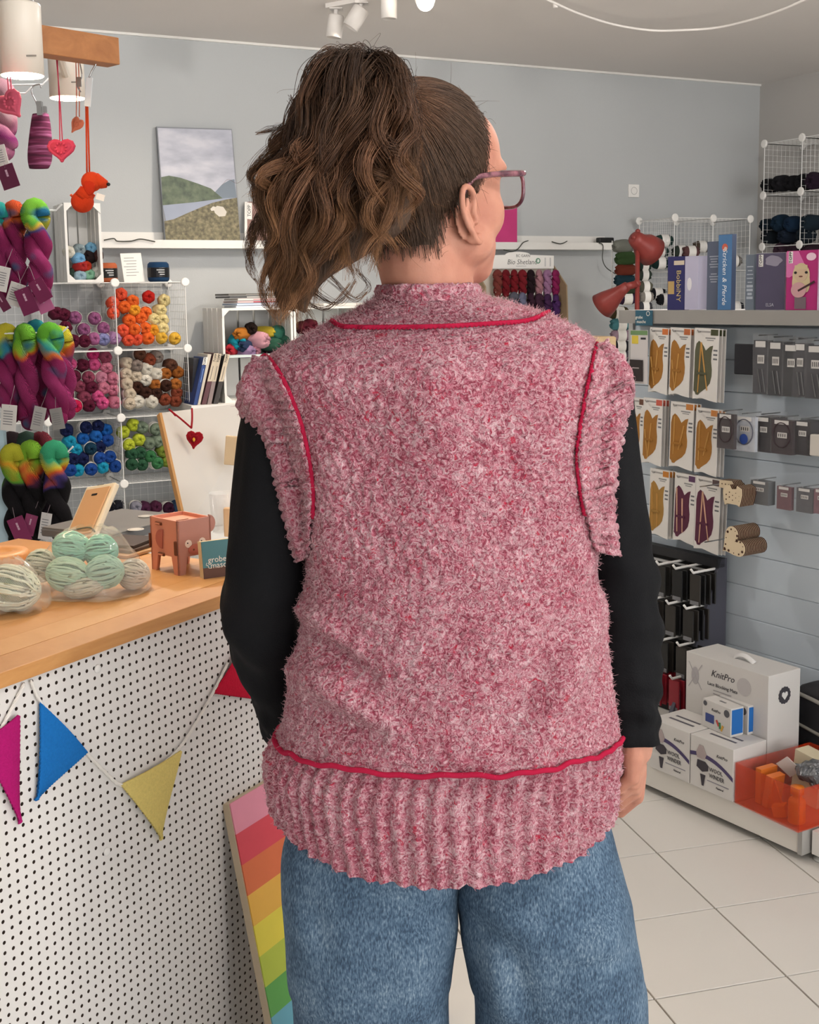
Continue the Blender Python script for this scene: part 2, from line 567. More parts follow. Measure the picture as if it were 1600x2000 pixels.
# ears
for s in (-1, 1):
    eo = hl(.0, s * .0655, -.052)
    ex = (HF * .99 - HS * (s * .14)).normalized(); ez = (Z * .96 - HF * .24).normalized()
    en = ex.cross(ez) * (1 if ex.cross(ez).dot(HS * s) > 0 else -1)
    def ep(a, z, o): return eo + ex * a + ez * z + en * o
    c = [(.006, .004, .006), (.012, .02, .006), (.006, .031, .009), (-.006, .034, .011), (-.017, .026, .013), (-.021, .008, .013), (-.017, -.009, .012), (-.009, -.021, .011), (-.001, -.031, .009), (.008, -.031, .006), (.011, -.02, .004)]
    cp = catmull([ep(*q) for q in c], 5)
    b.tube(cp, [.0042] * len(cp), 8)
    for q in cp[::3]: b.sphere(q, .0042, u=8, v=6)
    b.tube(catmull([ep(-.004, .02, .009), ep(-.011, .008, .010), ep(-.008, -.006, .010), ep(-.001, -.014, .007)], 4), .0034, 8)
    Me = frame(eo, ex, ez)
    b.sphere((-.005, .001, -.001), (.017, .031, .0035), Me)
    b.sphere((.002, -.026, .004), (.0085, .0085, .0045), Me)
    b.sphere((.010, -.004, .005), (.004, .008, .005), Me)
# neck, torso
NECKB = at(836, 585, 1.56)
caps([hl(-.012, 0, -.06), hl(-.03, 0, -.10) * .5 + at(838, 520, 1.545) * .5, at(837, 560, 1.55), NECKB - Z * .05], [.056, .056, .058, .066])
b.sphere(at(850, 665, 1.575), (.12, .055, .05), u=24, v=12)
for py, xx in ((760, 860), (900, 872), (1050, 880), (1200, 882), (1350, 884), (1500, 885)):
    b.sphere(at(xx, py, 1.575), (.135, .085, .11), u=24, v=14)
for A in (RARM, LARM):
    p, r = armpts(A); caps(p, [x * .82 for x in r])
# legs and feet
LEGX = ((720, 1.0), (1080, 1.0))
for px, _ in LEGX:
    hip = at(px, 1600, 1.58)
    caps([hip, Vector((hip.x, 1.59, .45)), Vector((hip.x, 1.60, .09))], [.08, .055, .042])
    caps([Vector((hip.x, 1.59, .06)), Vector((hip.x, 1.72, .045))], [.035, .03])
# right hand: palm, four curled fingers, thumb
def hand(wr, dn, fw, side, curl=1.0, a0=.45, plen=.085):
    """wr wrist, dn down the hand, fw towards index finger, side = palm facing direction"""
    kn = wr + dn * plen
    for k in range(5):
        t = k / 4
        caps([wr + fw * lerp(-.016, .016, t) + dn * .006, wr + dn * plen * .53 + fw * lerp(-.026, .026, t), kn + fw * lerp(-.031, .03, t)], [.0155, .0145, .011], 10)
    L = (.058, .072, .077, .07)
    for k in range(4):
        base = kn + fw * lerp(-.033, .033, k / 3)
        a = a0 * curl
        p = [base]
        for seg, da in ((.45, .75), (.32, .7), (.23, .5)):
            dirv = dn * math.cos(a) + side * math.sin(a)
            p.append(p[-1] + dirv * L[k] * seg)
            a += da * curl
        caps(p, [.0092, .0086, .0079, .0068], 10)
    tb_ = wr + fw * .024 + dn * .022 + side * .008
    p = [tb_, tb_ + (fw * .6 + dn * .7 + side * .25).normalized() * .038, tb_ + (fw * .6 + dn * .7 + side * .25).normalized() * .038 + (dn * .95 + side * .3).normalized() * .030]
    p.append(p[-1] + (dn * .9 + side * .45).normalized() * .022)
    caps(p, [.015, .0115, .0098, .008], 10)
wr = at(1240, 1448, 1.565)
caps([at(1239, 1425, 1.567), wr + Z * -.01], [.025, .024])
hand(wr, Vector((.0, .02, -1)).normalized(), Vector((.22, .66, -.72)).normalized(), Vector((-1, .35, 0)).normalized(), 1.0, .75, .064)
wl = at(590, 1490, 1.75)
hand(wl, Vector((.35, .5, -.8)).normalized(), Vector((.6, .5, .6)).normalized(), Vector((.8, -.5, 0)).normalized(), .7)
body = b.build('person_source', M_SKIN)
md = body.modifiers.new('r', 'REMESH'); md.mode = 'VOXEL'; md.voxel_size = .0024
sm = body.modifiers.new('s', 'SMOOTH'); sm.factor = .5; sm.iterations = 2
dg = bpy.context.evaluated_depsgraph_get()
bme = bpy.data.meshes.new_from_object(body.evaluated_get(dg))
bpy.data.objects.remove(body)
bme.name = 'person'
_nv, _ne = len(bme.vertices), len(bme.edges)
_co = np.empty(_nv * 3, dtype=np.float64); bme.vertices.foreach_get('co', _co); _co = _co.reshape(-1, 3)
_ed = np.empty(_ne * 2, dtype=np.int32); bme.edges.foreach_get('vertices', _ed); _ed = _ed.reshape(-1, 2)
_rl = _co - np.array(HEAD); _s = np.abs(_rl @ np.array(HS)); _f = _rl @ np.array(HF)
_soft = (_rl[:, 2] > -.22) & ~((_s > .058) & (_rl[:, 2] < .0) & (_rl[:, 2] > -.098) & (np.abs(_f) < .034))
_deg = np.bincount(_ed.ravel(), minlength=_nv)[:, None] + 1e-9
for _ in range(26):
    _a = np.stack([np.bincount(_ed[:, 0], _co[_ed[:, 1], i], _nv) + np.bincount(_ed[:, 1], _co[_ed[:, 0], i], _nv) for i in range(3)], -1) / _deg
    _co[_soft] = _co[_soft] * .5 + _a[_soft] * .5
bme.vertices.foreach_set('co', _co.astype(np.float32).ravel()); bme.update()
bme.polygons.foreach_set('use_smooth', [True] * len(bme.polygons))
bme.materials.clear(); bme.materials.append(M_SKIN)
person = bpy.data.objects.new('person', bme)
COL.objects.link(person)
tag(person, 'person seen from behind in pink tweed knitted vest, black top and blue jeans, looking right', 'person')

# --- vest: lofted rings, displaced into lumpy loops
VK_IN = 6
VK = [(1624, 534, 1205, .146, YC), (1560, 519, 1214, .145, YC), (1490, 513, 1217, .142, YC), (1415, 545, 1213, .138, YC), (1340, 554, 1202, .135, YC),
      (1250, 576, 1188, .132, YC), (1150, 592, 1170, .128, YC), (1090, 598, 1162, .126, YC), (1000, 590, 1163, .122, YC), (900, 572, 1166, .118, YC),
      (800, 540, 1182, .115, YC), (740, 512, 1194, .108, YC), (702, 508, 1188, .10, YC), (678, 540, 1172, .092, 1.568), (655, 578, 1148, .082, 1.565),
      (632, 622, 1112, .076, 1.562), (613, 668, 1070, .072, 1.558), (597, 700, 1015, .070, 1.555), (583, 724, 960, .068, 1.553), (568, 736, 936, .066, 1.552)]
kn = []
for py, xl, xr, bb_, yc in VK:
    l, r = at(xl + VK_IN, py, yc), at(xr - VK_IN, py, yc)
    kn.append(Vector((( l.x + r.x) / 2, (r.x - l.x) / 2, (l.z + r.z) / 2)).to_tuple() + (bb_, yc))
kn = np.array(kn)
def smooth_rows(kn, step=.0021):
    out = []
    P = np.vstack([2 * kn[0] - kn[1], kn, 2 * kn[-1] - kn[-2]])
    for i in range(1, len(P) - 2):
        n = max(2, int(np.linalg.norm(P[i + 1][1:4] - P[i][1:4]) / step))
        for k in range(n):
            t = k / n
            out.append(.5 * (2 * P[i] + (P[i + 1] - P[i - 1]) * t + (2 * P[i - 1] - 5 * P[i] + 4 * P[i + 1] - P[i + 2]) * t * t + (3 * P[i] - P[i - 1] - 3 * P[i + 1] + P[i + 2]) * t ** 3))
    out.append(P[-2])
    return np.array(out)
rows = smooth_rows(kn)
NT = 460
th = np.linspace(0, 2 * PI, NT, endpoint=False)
ct, st = np.cos(th), np.sin(th)
def sring(rows, grow=0.0):
    e = np.interp(rows[:, 2:3], [.75, 1.0, 1.25, 1.45], [2 / 2.0, 2 / 2.1, 2 / 2.35, 2 / 2.2])
    X = rows[:, 0:1] + (rows[:, 1:2] + grow) * np.sign(ct) * np.abs(ct) ** e
    Yy = rows[:, 4:5] + (rows[:, 3:4] + grow) * np.sign(st) * np.abs(st) ** e
    Zz = np.repeat(rows[:, 2:3], NT, 1)
    return np.stack([X, Yy, Zz], -1)
G = sring(rows)
def gnormals(G, closed=True):
    du = np.roll(G, -1, 1) - np.roll(G, 1, 1) if closed else np.gradient(G, axis=1)
    dv = np.gradient(G, axis=0)
    n = np.cross(du, dv)
    n /= (np.linalg.norm(n, axis=2, keepdims=True) + 1e-12)
    return n
def gpx(G):
    q = G - np.array(CAM)
    w = q @ np.array(_fd)
    return CX + FPX * (q @ np.array(_rt)) / w, CY - FPX * (q @ np.array(_up)) / w
def fold(px, py, segs):
    d = np.zeros_like(px)
    for (x0, y0, x1, y1, wd, amp) in segs:
        vx, vy = x1 - x0, y1 - y0
        L = vx * vx + vy * vy
        t = np.clip(((px - x0) * vx + (py - y0) * vy) / L, 0, 1)
        dist2 = (px - x0 - t * vx) ** 2 + (py - y0 - t * vy) ** 2
        d += amp * np.exp(-dist2 / (wd * wd)) * (.35 + .65 * np.sin(PI * np.clip(t, .08, .92)))
    return d
Nn = gnormals(G)
px_, py_ = gpx(G)
back = (G[..., 1] < YC)
FOLDS = [(1190, 1120, 1040, 1470, 30, .012), (1165, 1130, 985, 1430, 34, -.008), (1170, 1010, 1110, 1200, 26, .006), (600, 1220, 720, 1330, 24, -.012), (580, 1180, 690, 1270, 22, .012), (565, 1300, 760, 1420, 26, .010), (570, 1370, 740, 1440, 22, -.008),
         (900, 1480, 1060, 1500, 40, .006), (640, 900, 640, 1200, 30, .005), (1130, 850, 1120, 1100, 26, .006), (860, 660, 860, 900, 60, .006), (700, 700, 760, 1100, 60, -.004), (1010, 700, 990, 1050, 60, -.005), (880, 1620, 880, 1720, 60, .006)]
D = fold(px_, py_, FOLDS) * back * 1.5
# loops: noise in arc-length space
arc = np.cumsum(np.linalg.norm(np.roll(G, -1, 1) - G, axis=2), 1)
vv = np.cumsum(np.linalg.norm(np.diff(G[:, 3 * NT // 4], axis=0, prepend=G[:1, 3 * NT // 4]), axis=1))[:, None] * np.ones((1, NT))
lump = (vnoise2(arc / .0048, vv / .0052, 1) - .5) * .0046 + (vnoise2(arc / .0028 + 9, vv / .003, 2) - .5) * .003 + (vnoise2(arc / .03, vv / .03, 3) - .5) * .003
zred = at(880, 1510, YC - .138).z
rib = np.clip((zred - G[..., 2]) / .01, 0, 1)
D = D + lump + rib * (np.cos(62 * th)[None, :] * .0032)
col = np.exp(-((G[..., 2] - zred) / .004) ** 2) * .001
G2 = G + Nn * (D + col)[..., None]
G2[..., 2] += .036 * np.abs(ct)[None, :] ** 2.5 * np.clip(1 - vv / .16, 0, 1) - .006 * np.clip(1 - vv / .1, 0, 1)
G2[..., 2] += (vnoise2(arc / .012, vv * 0, 5) - .5) * .006 * np.clip(1 - (vv / .02), 0, 1)
nr = len(rows)
i0 = (np.arange(nr - 1)[:, None] * NT + np.arange(NT)[None, :])
i1 = (np.arange(nr - 1)[:, None] * NT + (np.arange(NT)[None, :] + 1) % NT)
Q = np.stack([i0, i1, i1 + NT, i0 + NT], -1).reshape(-1, 4)
vest = np_obj('knitted_vest', G2.reshape(-1, 3), Q, M_VEST, person)
# BVH of a coarse copy for laying seams on it
cs = G2[::4, ::4]
nr2, nt2 = cs.shape[:2]
cv = [Vector(p) for p in cs.reshape(-1, 3)]
cf = [(i * nt2 + j, i * nt2 + (j + 1) % nt2, (i + 1) * nt2 + (j + 1) % nt2, (i + 1) * nt2 + j) for i in range(nr2 - 1) for j in range(nt2)]
VB = BVHTree.FromPolygons(cv, cf)
def hit(px, py, dflt=YC):
    d = ray(px, py).normalized()
    h = VB.ray_cast(CAM, d)
    return h[0] - d * .004 if h[0] else at(px, py, dflt)
def seam(pts, r=.0035, sub=6, closed=False):
    p2 = [Vector((x, y, 0)) for x, y in pts]
    c = catmull(p2, sub)
    w = [hit(q.x, q.y) for q in c]
    # twisted cord
    out = []
    fine = catmull(w, 6)
    mb = MB()
    for ph in (0, PI):
        pp = []
        for k, q in enumerate(fine):
            a = k * .9 + ph
            pp.append(q + Vector((math.sin(a) * .0012, -.0008, math.cos(a) * .0012)))
        mb.tube(pp, r * .62, 6)
    return mb
seam([(648, 626), (665, 636), (700, 639), (780, 639), (870, 637), (960, 632), (1030, 626), (1072, 609)]).build('collar_seam', M_SEAM, vest, True, 'crimson seam under the collar')
ri = int(np.argmin(np.abs(rows[:, 2] - zred)))
sr = rows[ri:ri + 1].copy()
sring_pts = sring(sr, .0055)[0]
fine = []
_pxr, _pyr = gpx(sring_pts[None])
_dr = (1.5 * fold(_pxr, _pyr, FOLDS) * (sring_pts[None][..., 1] < YC))[0]
_nn = np.stack([ct, st, 0 * ct], -1)
for k in range(0, NT):
    p = sring_pts[k] + _nn[k] * _dr[k]
    fine.append(Vector(p) + Z * (.0016 * math.sin(k * .19 + 1.8 * math.sin(k * .05)) + .001 * math.sin(k * .47 + 2 * math.sin(k * .03))))
sb = MB(); sb.tube(fine, .0036, 6, closed=True)
sb.build('hem_seam', M_SEAM, vest, True, 'crimson seam above the ribbed hem')

def band(inner, outer, side):
    """ribbed armhole edging that wraps round the top of the sleeve"""
    n = 150
    ci = catmull([Vector((x, y, 0)) for x, y in inner], 24); co = catmull([Vector((x, y, 0)) for x, y in outer], 24)
    L = len(ci)
    grid = []
    for k in range(L):
        t = k / (L - 1)
        row = []
        last = None
        for j in range(25):
            q_ = ci[k].lerp(co[k], j / 24)
            d_ = ray(q_.x, q_.y).normalized()
            h_ = VB.ray_cast(CAM, d_)
            if h_[0] and (last is None or h_[0].y < last + .02):
                p = h_[0] - d_ * .005; last = h_[0].y
            else:
                last = (last if last is not None else 1.53) + .0006
                p = at(q_.x, q_.y, min(last, 1.538) - .005)
            if last > 1.538: p = at(q_.x, q_.y, 1.538 - .005)
            row.append(p)
        for _ in range(2): row = [row[0]] + [row[i - 1] * .25 + row[i] * .5 + row[i + 1] * .25 for i in range(1, 24)] + [row[-1]]
        pi, po = row[0], row[-1]; yo = po.y
        # turn over the edge and run back on the front side
        dz_ = .03 + .04 * (1 - t); fo = Vector((po.x, 2 * YC - yo + .02, po.z - dz_)); fi = Vector((pi.x, 2 * YC - pi.y + .0, pi.z - dz_ - .01))
        for j in range(1, 11):
            row.append(po.lerp(fo, j / 10) + Vector((side * .012 * math.sin(PI * j / 10), 0, 0)))
        for j in range(1, 9):
            row.append(fo.lerp(fi, j / 8))
        grid.append([tuple(q) for q in row])
    g = np.array(grid)
    nm = gnormals(g, False) 
    if nm[L // 2, 8, 1] > 0: nm = -nm
    a = np.cumsum(np.linalg.norm(np.diff(g[:, 20], axis=0, prepend=g[:1, 20]), axis=1))[:, None] * np.ones((1, g.shape[1]))
    w = np.cumsum(np.linalg.norm(np.diff(g, axis=1, prepend=g[:, :1]), axis=2), 1)
    g = g + nm * ((vnoise2(a / .0048, w / .0048, 8) - .5) * .005 + np.cos(a / .013 * 2 * PI) * .0016 + .003)[..., None]
    nr, nc = g.shape[:2]
    ii = (np.arange(nr - 1)[:, None] * nc + np.arange(nc - 1)[None, :])
    q = np.stack([ii, ii + 1, ii + nc + 1, ii + nc], -1).reshape(-1, 4)
    o = np_obj('armhole_band', g.reshape(-1, 3), q, M_VEST, vest)
    solidify(o, .004, 0)
    return g
LI = [(522, 697), (548, 733), (570, 780), (588, 830), (602, 890), (610, 950), (611, 1010), (606, 1080)]
LO = [(502, 697), (480, 742), (490, 780), (522, 832), (543, 900), (557, 965), (572, 1025), (592, 1092)]
RI = [(1166, 672), (1156, 720), (1143, 780), (1133, 840), (1127, 890), (1132, 950), (1142, 1005), (1160, 1075)]
RO = [(1180, 668), (1214, 702), (1225, 738), (1212, 795), (1200, 860), (1192, 930), (1190, 1000), (1200, 1085)]
gl = band(LI, LO, -1); gr = band(RI, RO, 1)
seam([(512, 698)] + LI[0:7], .004).build('armhole_seam', M_SEAM, vest, True, 'crimson armhole seam')
seam(RI[0:7], .004).build('armhole_seam', M_SEAM, vest, True, 'crimson armhole seam')
# collar: ribbed roll standing at the neck opening
cr = []
top = rows[-1:]
for off, dz, in ((.004, -.012), (.006, .0), (.003, .007), (-.006, .008), (-.012, -.002), (-.012, -.03)):
    rr = top.copy(); rr[0, 2] += dz
    cr.append(sring(rr, off)[0])
cr = np.array(cr)
up_ = []
for i in range(len(cr) - 1):
    for k in range(5): up_.append(cr[i] * (1 - k / 5) + cr[i + 1] * k / 5)
up_.append(cr[-1]); up_ = np.array(up_)
nm = gnormals(up_)
aa = np.cumsum(np.linalg.norm(np.roll(up_, -1, 1) - up_, axis=2), 1)
up_ = up_ + nm * ((vnoise2(aa / .005, np.arange(len(up_))[:, None] * .4 + 0 * aa, 4) - .5) * .005)[..., None]
i0 = (np.arange(len(up_) - 1)[:, None] * NT + np.arange(NT)[None, :]); i1 = (np.arange(len(up_) - 1)[:, None] * NT + (np.arange(NT)[None, :] + 1) % NT)
np_obj('collar', up_.reshape(-1, 3), np.stack([i0, i1, i1 + NT, i0 + NT], -1).reshape(-1, 4), M_VEST, vest)
# brushed fibres
def fuzz(P, Nv, n, ln, mat_, parent, name='wool_fuzz'):
    idx = NR.randint(0, len(P), n)
    p0 = P[idx]; nv = Nv[idx]
    d = nv + NR.normal(0, .75, (n, 3)); d /= np.linalg.norm(d, axis=1, keepdims=True)
    d2 = d + NR.normal(0, .8, (n, 3)); d2 /= np.linalg.norm(d2, axis=1, keepdims=True)
    L = (ln * (.4 + .9 * NR.rand(n)))[:, None]
    S_ = np.stack([p0 - nv * .001, p0 + d * L * .4, p0 + d * L * .7 + d2 * L * .25, p0 + d * L * .75 + d2 * L * .6], 1)
    return strands(name, S_, np.array([.00022, .0002, .00016, .0001])[None, :], mat_, parent)
M_FUZZ = mat('cfa3aa', .9, .25, 90, name='wool_fibre', spec=.1)
vis = (G2[..., 1] < YC + .03)
fuzz(G2[vis], Nn[vis], 15000, .0052, M_FUZZ, vest)
for g in (gl, gr):
    nb_ = gnormals(g, False)
    if nb_[len(nb_) // 2, 8, 1] > 0: nb_ = -nb_
    fuzz(g[:, :34].reshape(-1, 3), nb_[:, :34].reshape(-1, 3), 2200, .005, M_FUZZ, vest)

# --- sleeves of the black top
def sleeve(A, name, end_trim=0, seed=0):
    p, r = armpts(A)
    pts = catmull(p, 14)
    rr = np.interp(np.linspace(0, 1, len(pts)), np.linspace(0, 1, len(r)), r)
    n = 40
    ring = []
    up = None
    for i, q in enumerate(pts):
        t = (pts[min(i + 1, len(pts) - 1)] - pts[max(i - 1, 0)]).normalized()
        s = t.cross(Vector((0, 1, 0))).normalized(); w = s.cross(t)
        ring.append([q + (s * math.cos(a) + w * math.sin(a)) * float(rr[i]) for a in np.linspace(0, 2 * PI, n, endpoint=False)])
    g = np.array([[tuple(v) for v in row] for row in ring])
    nm = gnormals(g); cen = np.array([tuple(q) for q in pts])[:, None, :]
    sgn = np.sign(((g - cen) * nm).sum(2, keepdims=True)); nm = nm * sgn
    ti = np.linspace(0, 1, len(pts))[:, None]; an = np.linspace(0, 2 * PI, n, endpoint=False)[None, :]
    wr_ = .004 * np.sin(ti * 40 + 2.2 * np.cos(an + seed)) * np.exp(-((ti - .55) / .2) ** 2) + .003 * np.sin(ti * 70 + 3 * np.cos(an + 1 + seed)) * np.exp(-((ti - .88) / .12) ** 2)
    g = g + nm * (wr_ + (vnoise2(an * 3 + 0 * ti, ti * 9 + 0 * an, 20 + seed) - .5) * .006 * np.minimum(1, 1))[..., None]
    # cuff hem turning in
    last = g[-1]; c_ = cen[-1]
    g = np.concatenate([g, (last * .97 + c_ * .03 - np.array([0, 0, .001]))[None], (last * .86 + c_ * .14)[None], (g[-6] * .86 + cen[-6] * .14)[None]], 0)
    nr_ = len(g)
    i0 = (np.arange(nr_ - 1)[:, None] * n + np.arange(n)[None, :]); i1 = (np.arange(nr_ - 1)[:, None] * n + (np.arange(n)[None, :] + 1) % n)
    return np_obj(name, g.reshape(-1, 3), np.stack([i0, i1, i1 + n, i0 + n], -1).reshape(-1, 4), M_CLOTH, person)
sleeve(RARM, 'shirt_sleeve', seed=1)
sleeve(LARM, 'shirt_sleeve', seed=4)

# --- jeans
def denim():
    m, nt, b = nmat('washed_denim')
    v = coords(nt, 'Object')
    n1 = N(nt, 'ShaderNodeTexNoise', i_Scale=14, i_Detail=5.0, i_Roughness=.55)
    vs = coords(nt, 'Object', (520, 520, 150))
    n2 = N(nt, 'ShaderNodeTexNoise', i_Scale=1.0, i_Detail=3.0)
    nt.links.new(v, n1.inputs['Vector']); nt.links.new(vs, n2.inputs['Vector'])
    ad = N(nt, 'ShaderNodeMath', operation='MULTIPLY_ADD'); ad.inputs[1].default_value = .9
    hf = N(nt, 'ShaderNodeMath', operation='MULTIPLY'); hf.inputs[1].default_value = .5; nt.links.new(n1.outputs[0], hf.inputs[0])
    nt.links.new(n2.outputs[0], ad.inputs[0]); nt.links.new(hf.outputs[0], ad.inputs[2])
    c = ramp(nt, ad.outputs[0], [(.52, '36475a'), (.68, '4e657c'), (.82, '697f94'), (.98, '94a7b5')])
    nt.links.new(c, b.inputs['Base Color'])
    b.inputs['Roughness'].default_value = .9; b.inputs['Specular IOR Level'].default_value = .15
    bump(nt, b, n2.outputs[0], .5, .001)
    return m
M_DENIM = denim()
def leg(knots, side):
    K = []
    for py, xi, xo, dep, yc in knots:
        a, c = at(xi, py, yc), at(xo, py, yc)
        K.append(((a.x + c.x) / 2, abs(c.x - a.x) / 2, (a.z + c.z) / 2, dep, yc))
    K.append((K[-1][0] + side * .012, K[-1][1] * 1.06, .03, K[-1][3] * 1.0, K[-1][4] + .02))
    rw = smooth_rows(np.array(K), .006)
    n = 160
    t_ = np.linspace(0, 2 * PI, n, endpoint=False); c, s = np.cos(t_), np.sin(t_)
    ee = 2 / 2.3
    g = np.stack([rw[:, 0:1] + rw[:, 1:2] * np.sign(c) * np.abs(c) ** ee, rw[:, 4:5] + rw[:, 3:4] * np.sign(s) * np.abs(s) ** ee, np.repeat(rw[:, 2:3], n, 1)], -1)
    nm = gnormals(g); 
    cen = np.stack([rw[:, 0], rw[:, 4], rw[:, 2]], -1)[:, None]
    nm *= np.sign(((g - cen) * nm).sum(2, keepdims=True))
    x, y = gpx(g)
    d = fold(x, y, ([(905, 1790, 1010, 1880, 22, -.008), (925, 1760, 1060, 1830, 24, .006), (1210, 1770, 1170, 1880, 30, .008), (1190, 1760, 1110, 1840, 26, -.006), (960, 1850, 990, 2000, 26, .010), (1000, 1880, 1040, 2000, 26, -.007), (1080, 1900, 1220, 1880, 16, -.004)] if side > 0 else
                    [(870, 1740, 700, 1770, 26, .006), (880, 1770, 760, 1830, 24, -.006), (590, 1760, 640, 1880, 28, -.006), (575, 1770, 600, 1850, 26, .006), (830, 1850, 800, 2000, 40, .006)]) )
    d = d * (g[..., 1] < YC + .02) + (vnoise2(x / 90, y / 120, 31) - .5) * .006
    g = g + nm * d[..., None]
    nr_ = len(g)
    i0 = (np.arange(nr_ - 1)[:, None] * n + np.arange(n)[None, :]); i1 = (np.arange(nr_ - 1)[:, None] * n + (np.arange(n)[None, :] + 1) % n)
    return g.reshape(-1, 3), np.stack([i0, i1, i1 + n, i0 + n], -1).reshape(-1, 4)
ga, qa = leg([(1400, 900, 590, .09, YC), (1560, 900, 580, .085, YC), (1640, 900, 556, .098, YC), (1720, 897, 551, .11, YC), (1790, 893, 556, .115, YC), (1900, 884, 565, .105, YC), (2000, 875, 575, .10, YC + .005)], -1)
gb, qb = leg([(1400, 880, 1180, .09, YC), (1560, 884, 1182, .085, YC), (1640, 886, 1200, .098, YC), (1720, 890, 1222, .11, YC), (1790, 897, 1238, .115, YC), (1900, 913, 1252, .105, YC), (2000, 930, 1263, .10, YC + .005)], 1)
jeans = np_obj('jeans', np.vstack([ga, gb]), np.vstack([qa, qb + len(ga)]), M_DENIM, person)
for px, _ in LEGX:
    hx = at(px, 1600, 1.58).x
    sh = MB(); sh.sphere((hx, 1.66, .04), (.05, .14, .055), u=20, v=12); sh.box((hx, 1.66, .012), (.1, .29, .024), bev=.01)
    sh.build('shoe', mat('3a3a40', .6), person, True)

# --- glasses
def frame_mat():
    m, nt, b = nmat('tortoise_plum_acetate')
    v = coords(nt, 'Object'); n1 = N(nt, 'ShaderNodeTexNoise', i_Scale=70, i_Detail=3.0); nt.links.new(v, n1.inputs['Vector'])
    nt.links.new(ramp(nt, n1.outputs[0], [(.4, '4e2434'), (.6, '8a5561')]), b.inputs['Base Color'])
    b.inputs['Roughness'].default_value = .18; b.inputs['Coat Weight'].default_value = .5
    return m
M_FRAME = frame_mat()
gz, gf = .0015, .106
g = MB()
for s in (-1, 1):
    loop = []
    for k in range(36):
        a = 2 * PI * k / 36
        cx_ = .034 * s
        sx_, sz_ = .028, .021
        ca, sa = math.cos(a), math.sin(a)
        lx = cx_ + sx_ * math.copysign(abs(ca) ** .7, ca); lz = gz - .017 + sz_ * math.copysign(abs(sa) ** .75, sa) + (.002 if sa > 0 else 0)
        loop.append(hl(gf - .12 * abs(lx), lx, lz))
    g.tube(loop, .0024, 8, closed=True)
g.tube([hl(gf, -.008, gz - .008), hl(gf + .003, 0, gz - .006), hl(gf, .008, gz - .008)], .0022, 8)
glasses = g.build('glasses', M_FRAME, person, True, 'plum tortoiseshell glasses')
for s in (-1, 1):
    tm_ = MB()
    P = [hl(gf - .010, .0655 * s, gz + .002), hl(gf - .02, .069 * s, gz + .001), hl(.06, .074 * s, gz - .001), hl(.03, .074 * s, gz - .004), hl(.004, .072 * s, gz - .010), hl(-.012, .07 * s, gz - .03)]
    tm_.tube(catmull(P, 6), [.0036] * 3 + [.0042] * 12 + [.0036] * 11 + [.003] * 5, 8)
    tm_.build('temple_arm', M_FRAME, glasses, True)
    ln = MB(); pts = []
    for k in range(24):
        a = 2 * PI * k / 24; ca, sa = math.cos(a), math.sin(a)
        lx = .034 * s + .027 * math.copysign(abs(ca) ** .7, ca); lz = gz - .017 + .02 * math.copysign(abs(sa) ** .75, sa)
        pts.append(hl(gf - .12 * abs(lx), lx, lz))
    ln.add(pts, [tuple(range(24))])
    ln.build('lens', clear_mat('clear_lens', 'ffffff', .06, .05, .5), glasses)

# --- hair
def hair_mat():
    m, nt, b = nmat('brown_hair')
    hi = nt.nodes.new('ShaderNodeHairInfo')
    c = ramp(nt, hi.outputs['Intercept'], [(0, '584436'), (.4, '5c4534'), (.75, '7a563f'), (1, '9e7450')])
    mx = N(nt, 'ShaderNodeMix', data_type='RGBA', blend_type='MULTIPLY')
    nt.links.new(c, mx.inputs[6])
    nt.links.new(ramp(nt, hi.outputs['Random'], [(0, '8a8078'), (1, 'ffffff')]), mx.inputs[7]); mx.inputs[0].default_value = 1
    nt.links.new(mx.outputs[2], b.inputs['Base Color'])
    b.inputs['Roughness'].default_value = .5; b.inputs['Specular IOR Level'].default_value = .28
    return m
M_HAIR = hair_mat()
M_LOCK = M_HAIR.copy(); M_LOCK.name = 'brown_locks'
_nt = M_LOCK.node_tree
_at = _nt.nodes.new('ShaderNodeAttribute'); _at.attribute_name = 'lock_tone'
_mx = _nt.nodes.new('ShaderNodeMix'); _mx.data_type = 'RGBA'; _mx.blend_type = 'MULTIPLY'; _mx.inputs[0].default_value = 1
_b = _nt.nodes['Principled BSDF']
_nt.links.new(_b.inputs['Base Color'].links[0].from_socket, _mx.inputs[6]); _nt.links.new(_at.outputs['Fac'], _mx.inputs[7]); _nt.links.new(_mx.outputs[2], _b.inputs['Base Color'])
M_HAIRB = mat('4a382b', .7, .35, 30, name='hair_mass', stretch=(6, 6, 1), bmp=.6, bscale=60)
nv = len(bme.vertices)
co = np.empty(nv * 3, dtype=np.float32); bme.vertices.foreach_get('co', co); co = co.reshape(-1, 3)
nrm = np.empty(nv * 3, dtype=np.float32); bme.vertices.foreach_get('normal', nrm); nrm = nrm.reshape(-1, 3)
rel = co - np.array(HEAD)
lf, ls, lz = rel @ np.array(HF), rel @ np.array(HS), rel[:, 2]
lim = np.interp(lz, [-.115, -.10, -.075, -.05, -.04, -.025, 0, .03, .06, .085, .12], [-.045, -.035, -.026, -.018, -.006, .018, .034, .044, .050, .052, .05])
isear = (np.abs(ls) > .0725) & (lz < -.008)
inhead = (np.abs(rel).max(1) < .16) & ~isear
hs_ = (lf < lim + .004) & (lz > -.106) & inhead
hm = (lf < lim - .009) & (lz > -.088) & inhead
allq = np.array([p.vertices[:] for p in bme.polygons if hs_[p.vertices[0]]])
allq = allq[hs_[allq].all(1)]
pol = allq[hm[allq].all(1)]
used, inv = np.unique(pol, return_inverse=True)
fade = np.clip((lim[used] - .009 - lf[used]) / .02, 0, 1)
capv = co[used] + nrm[used] * (.0004 + .004 * fade)[:, None]
hair = np_obj('hair', capv, inv.reshape(-1, 4), M_HAIRB, person)
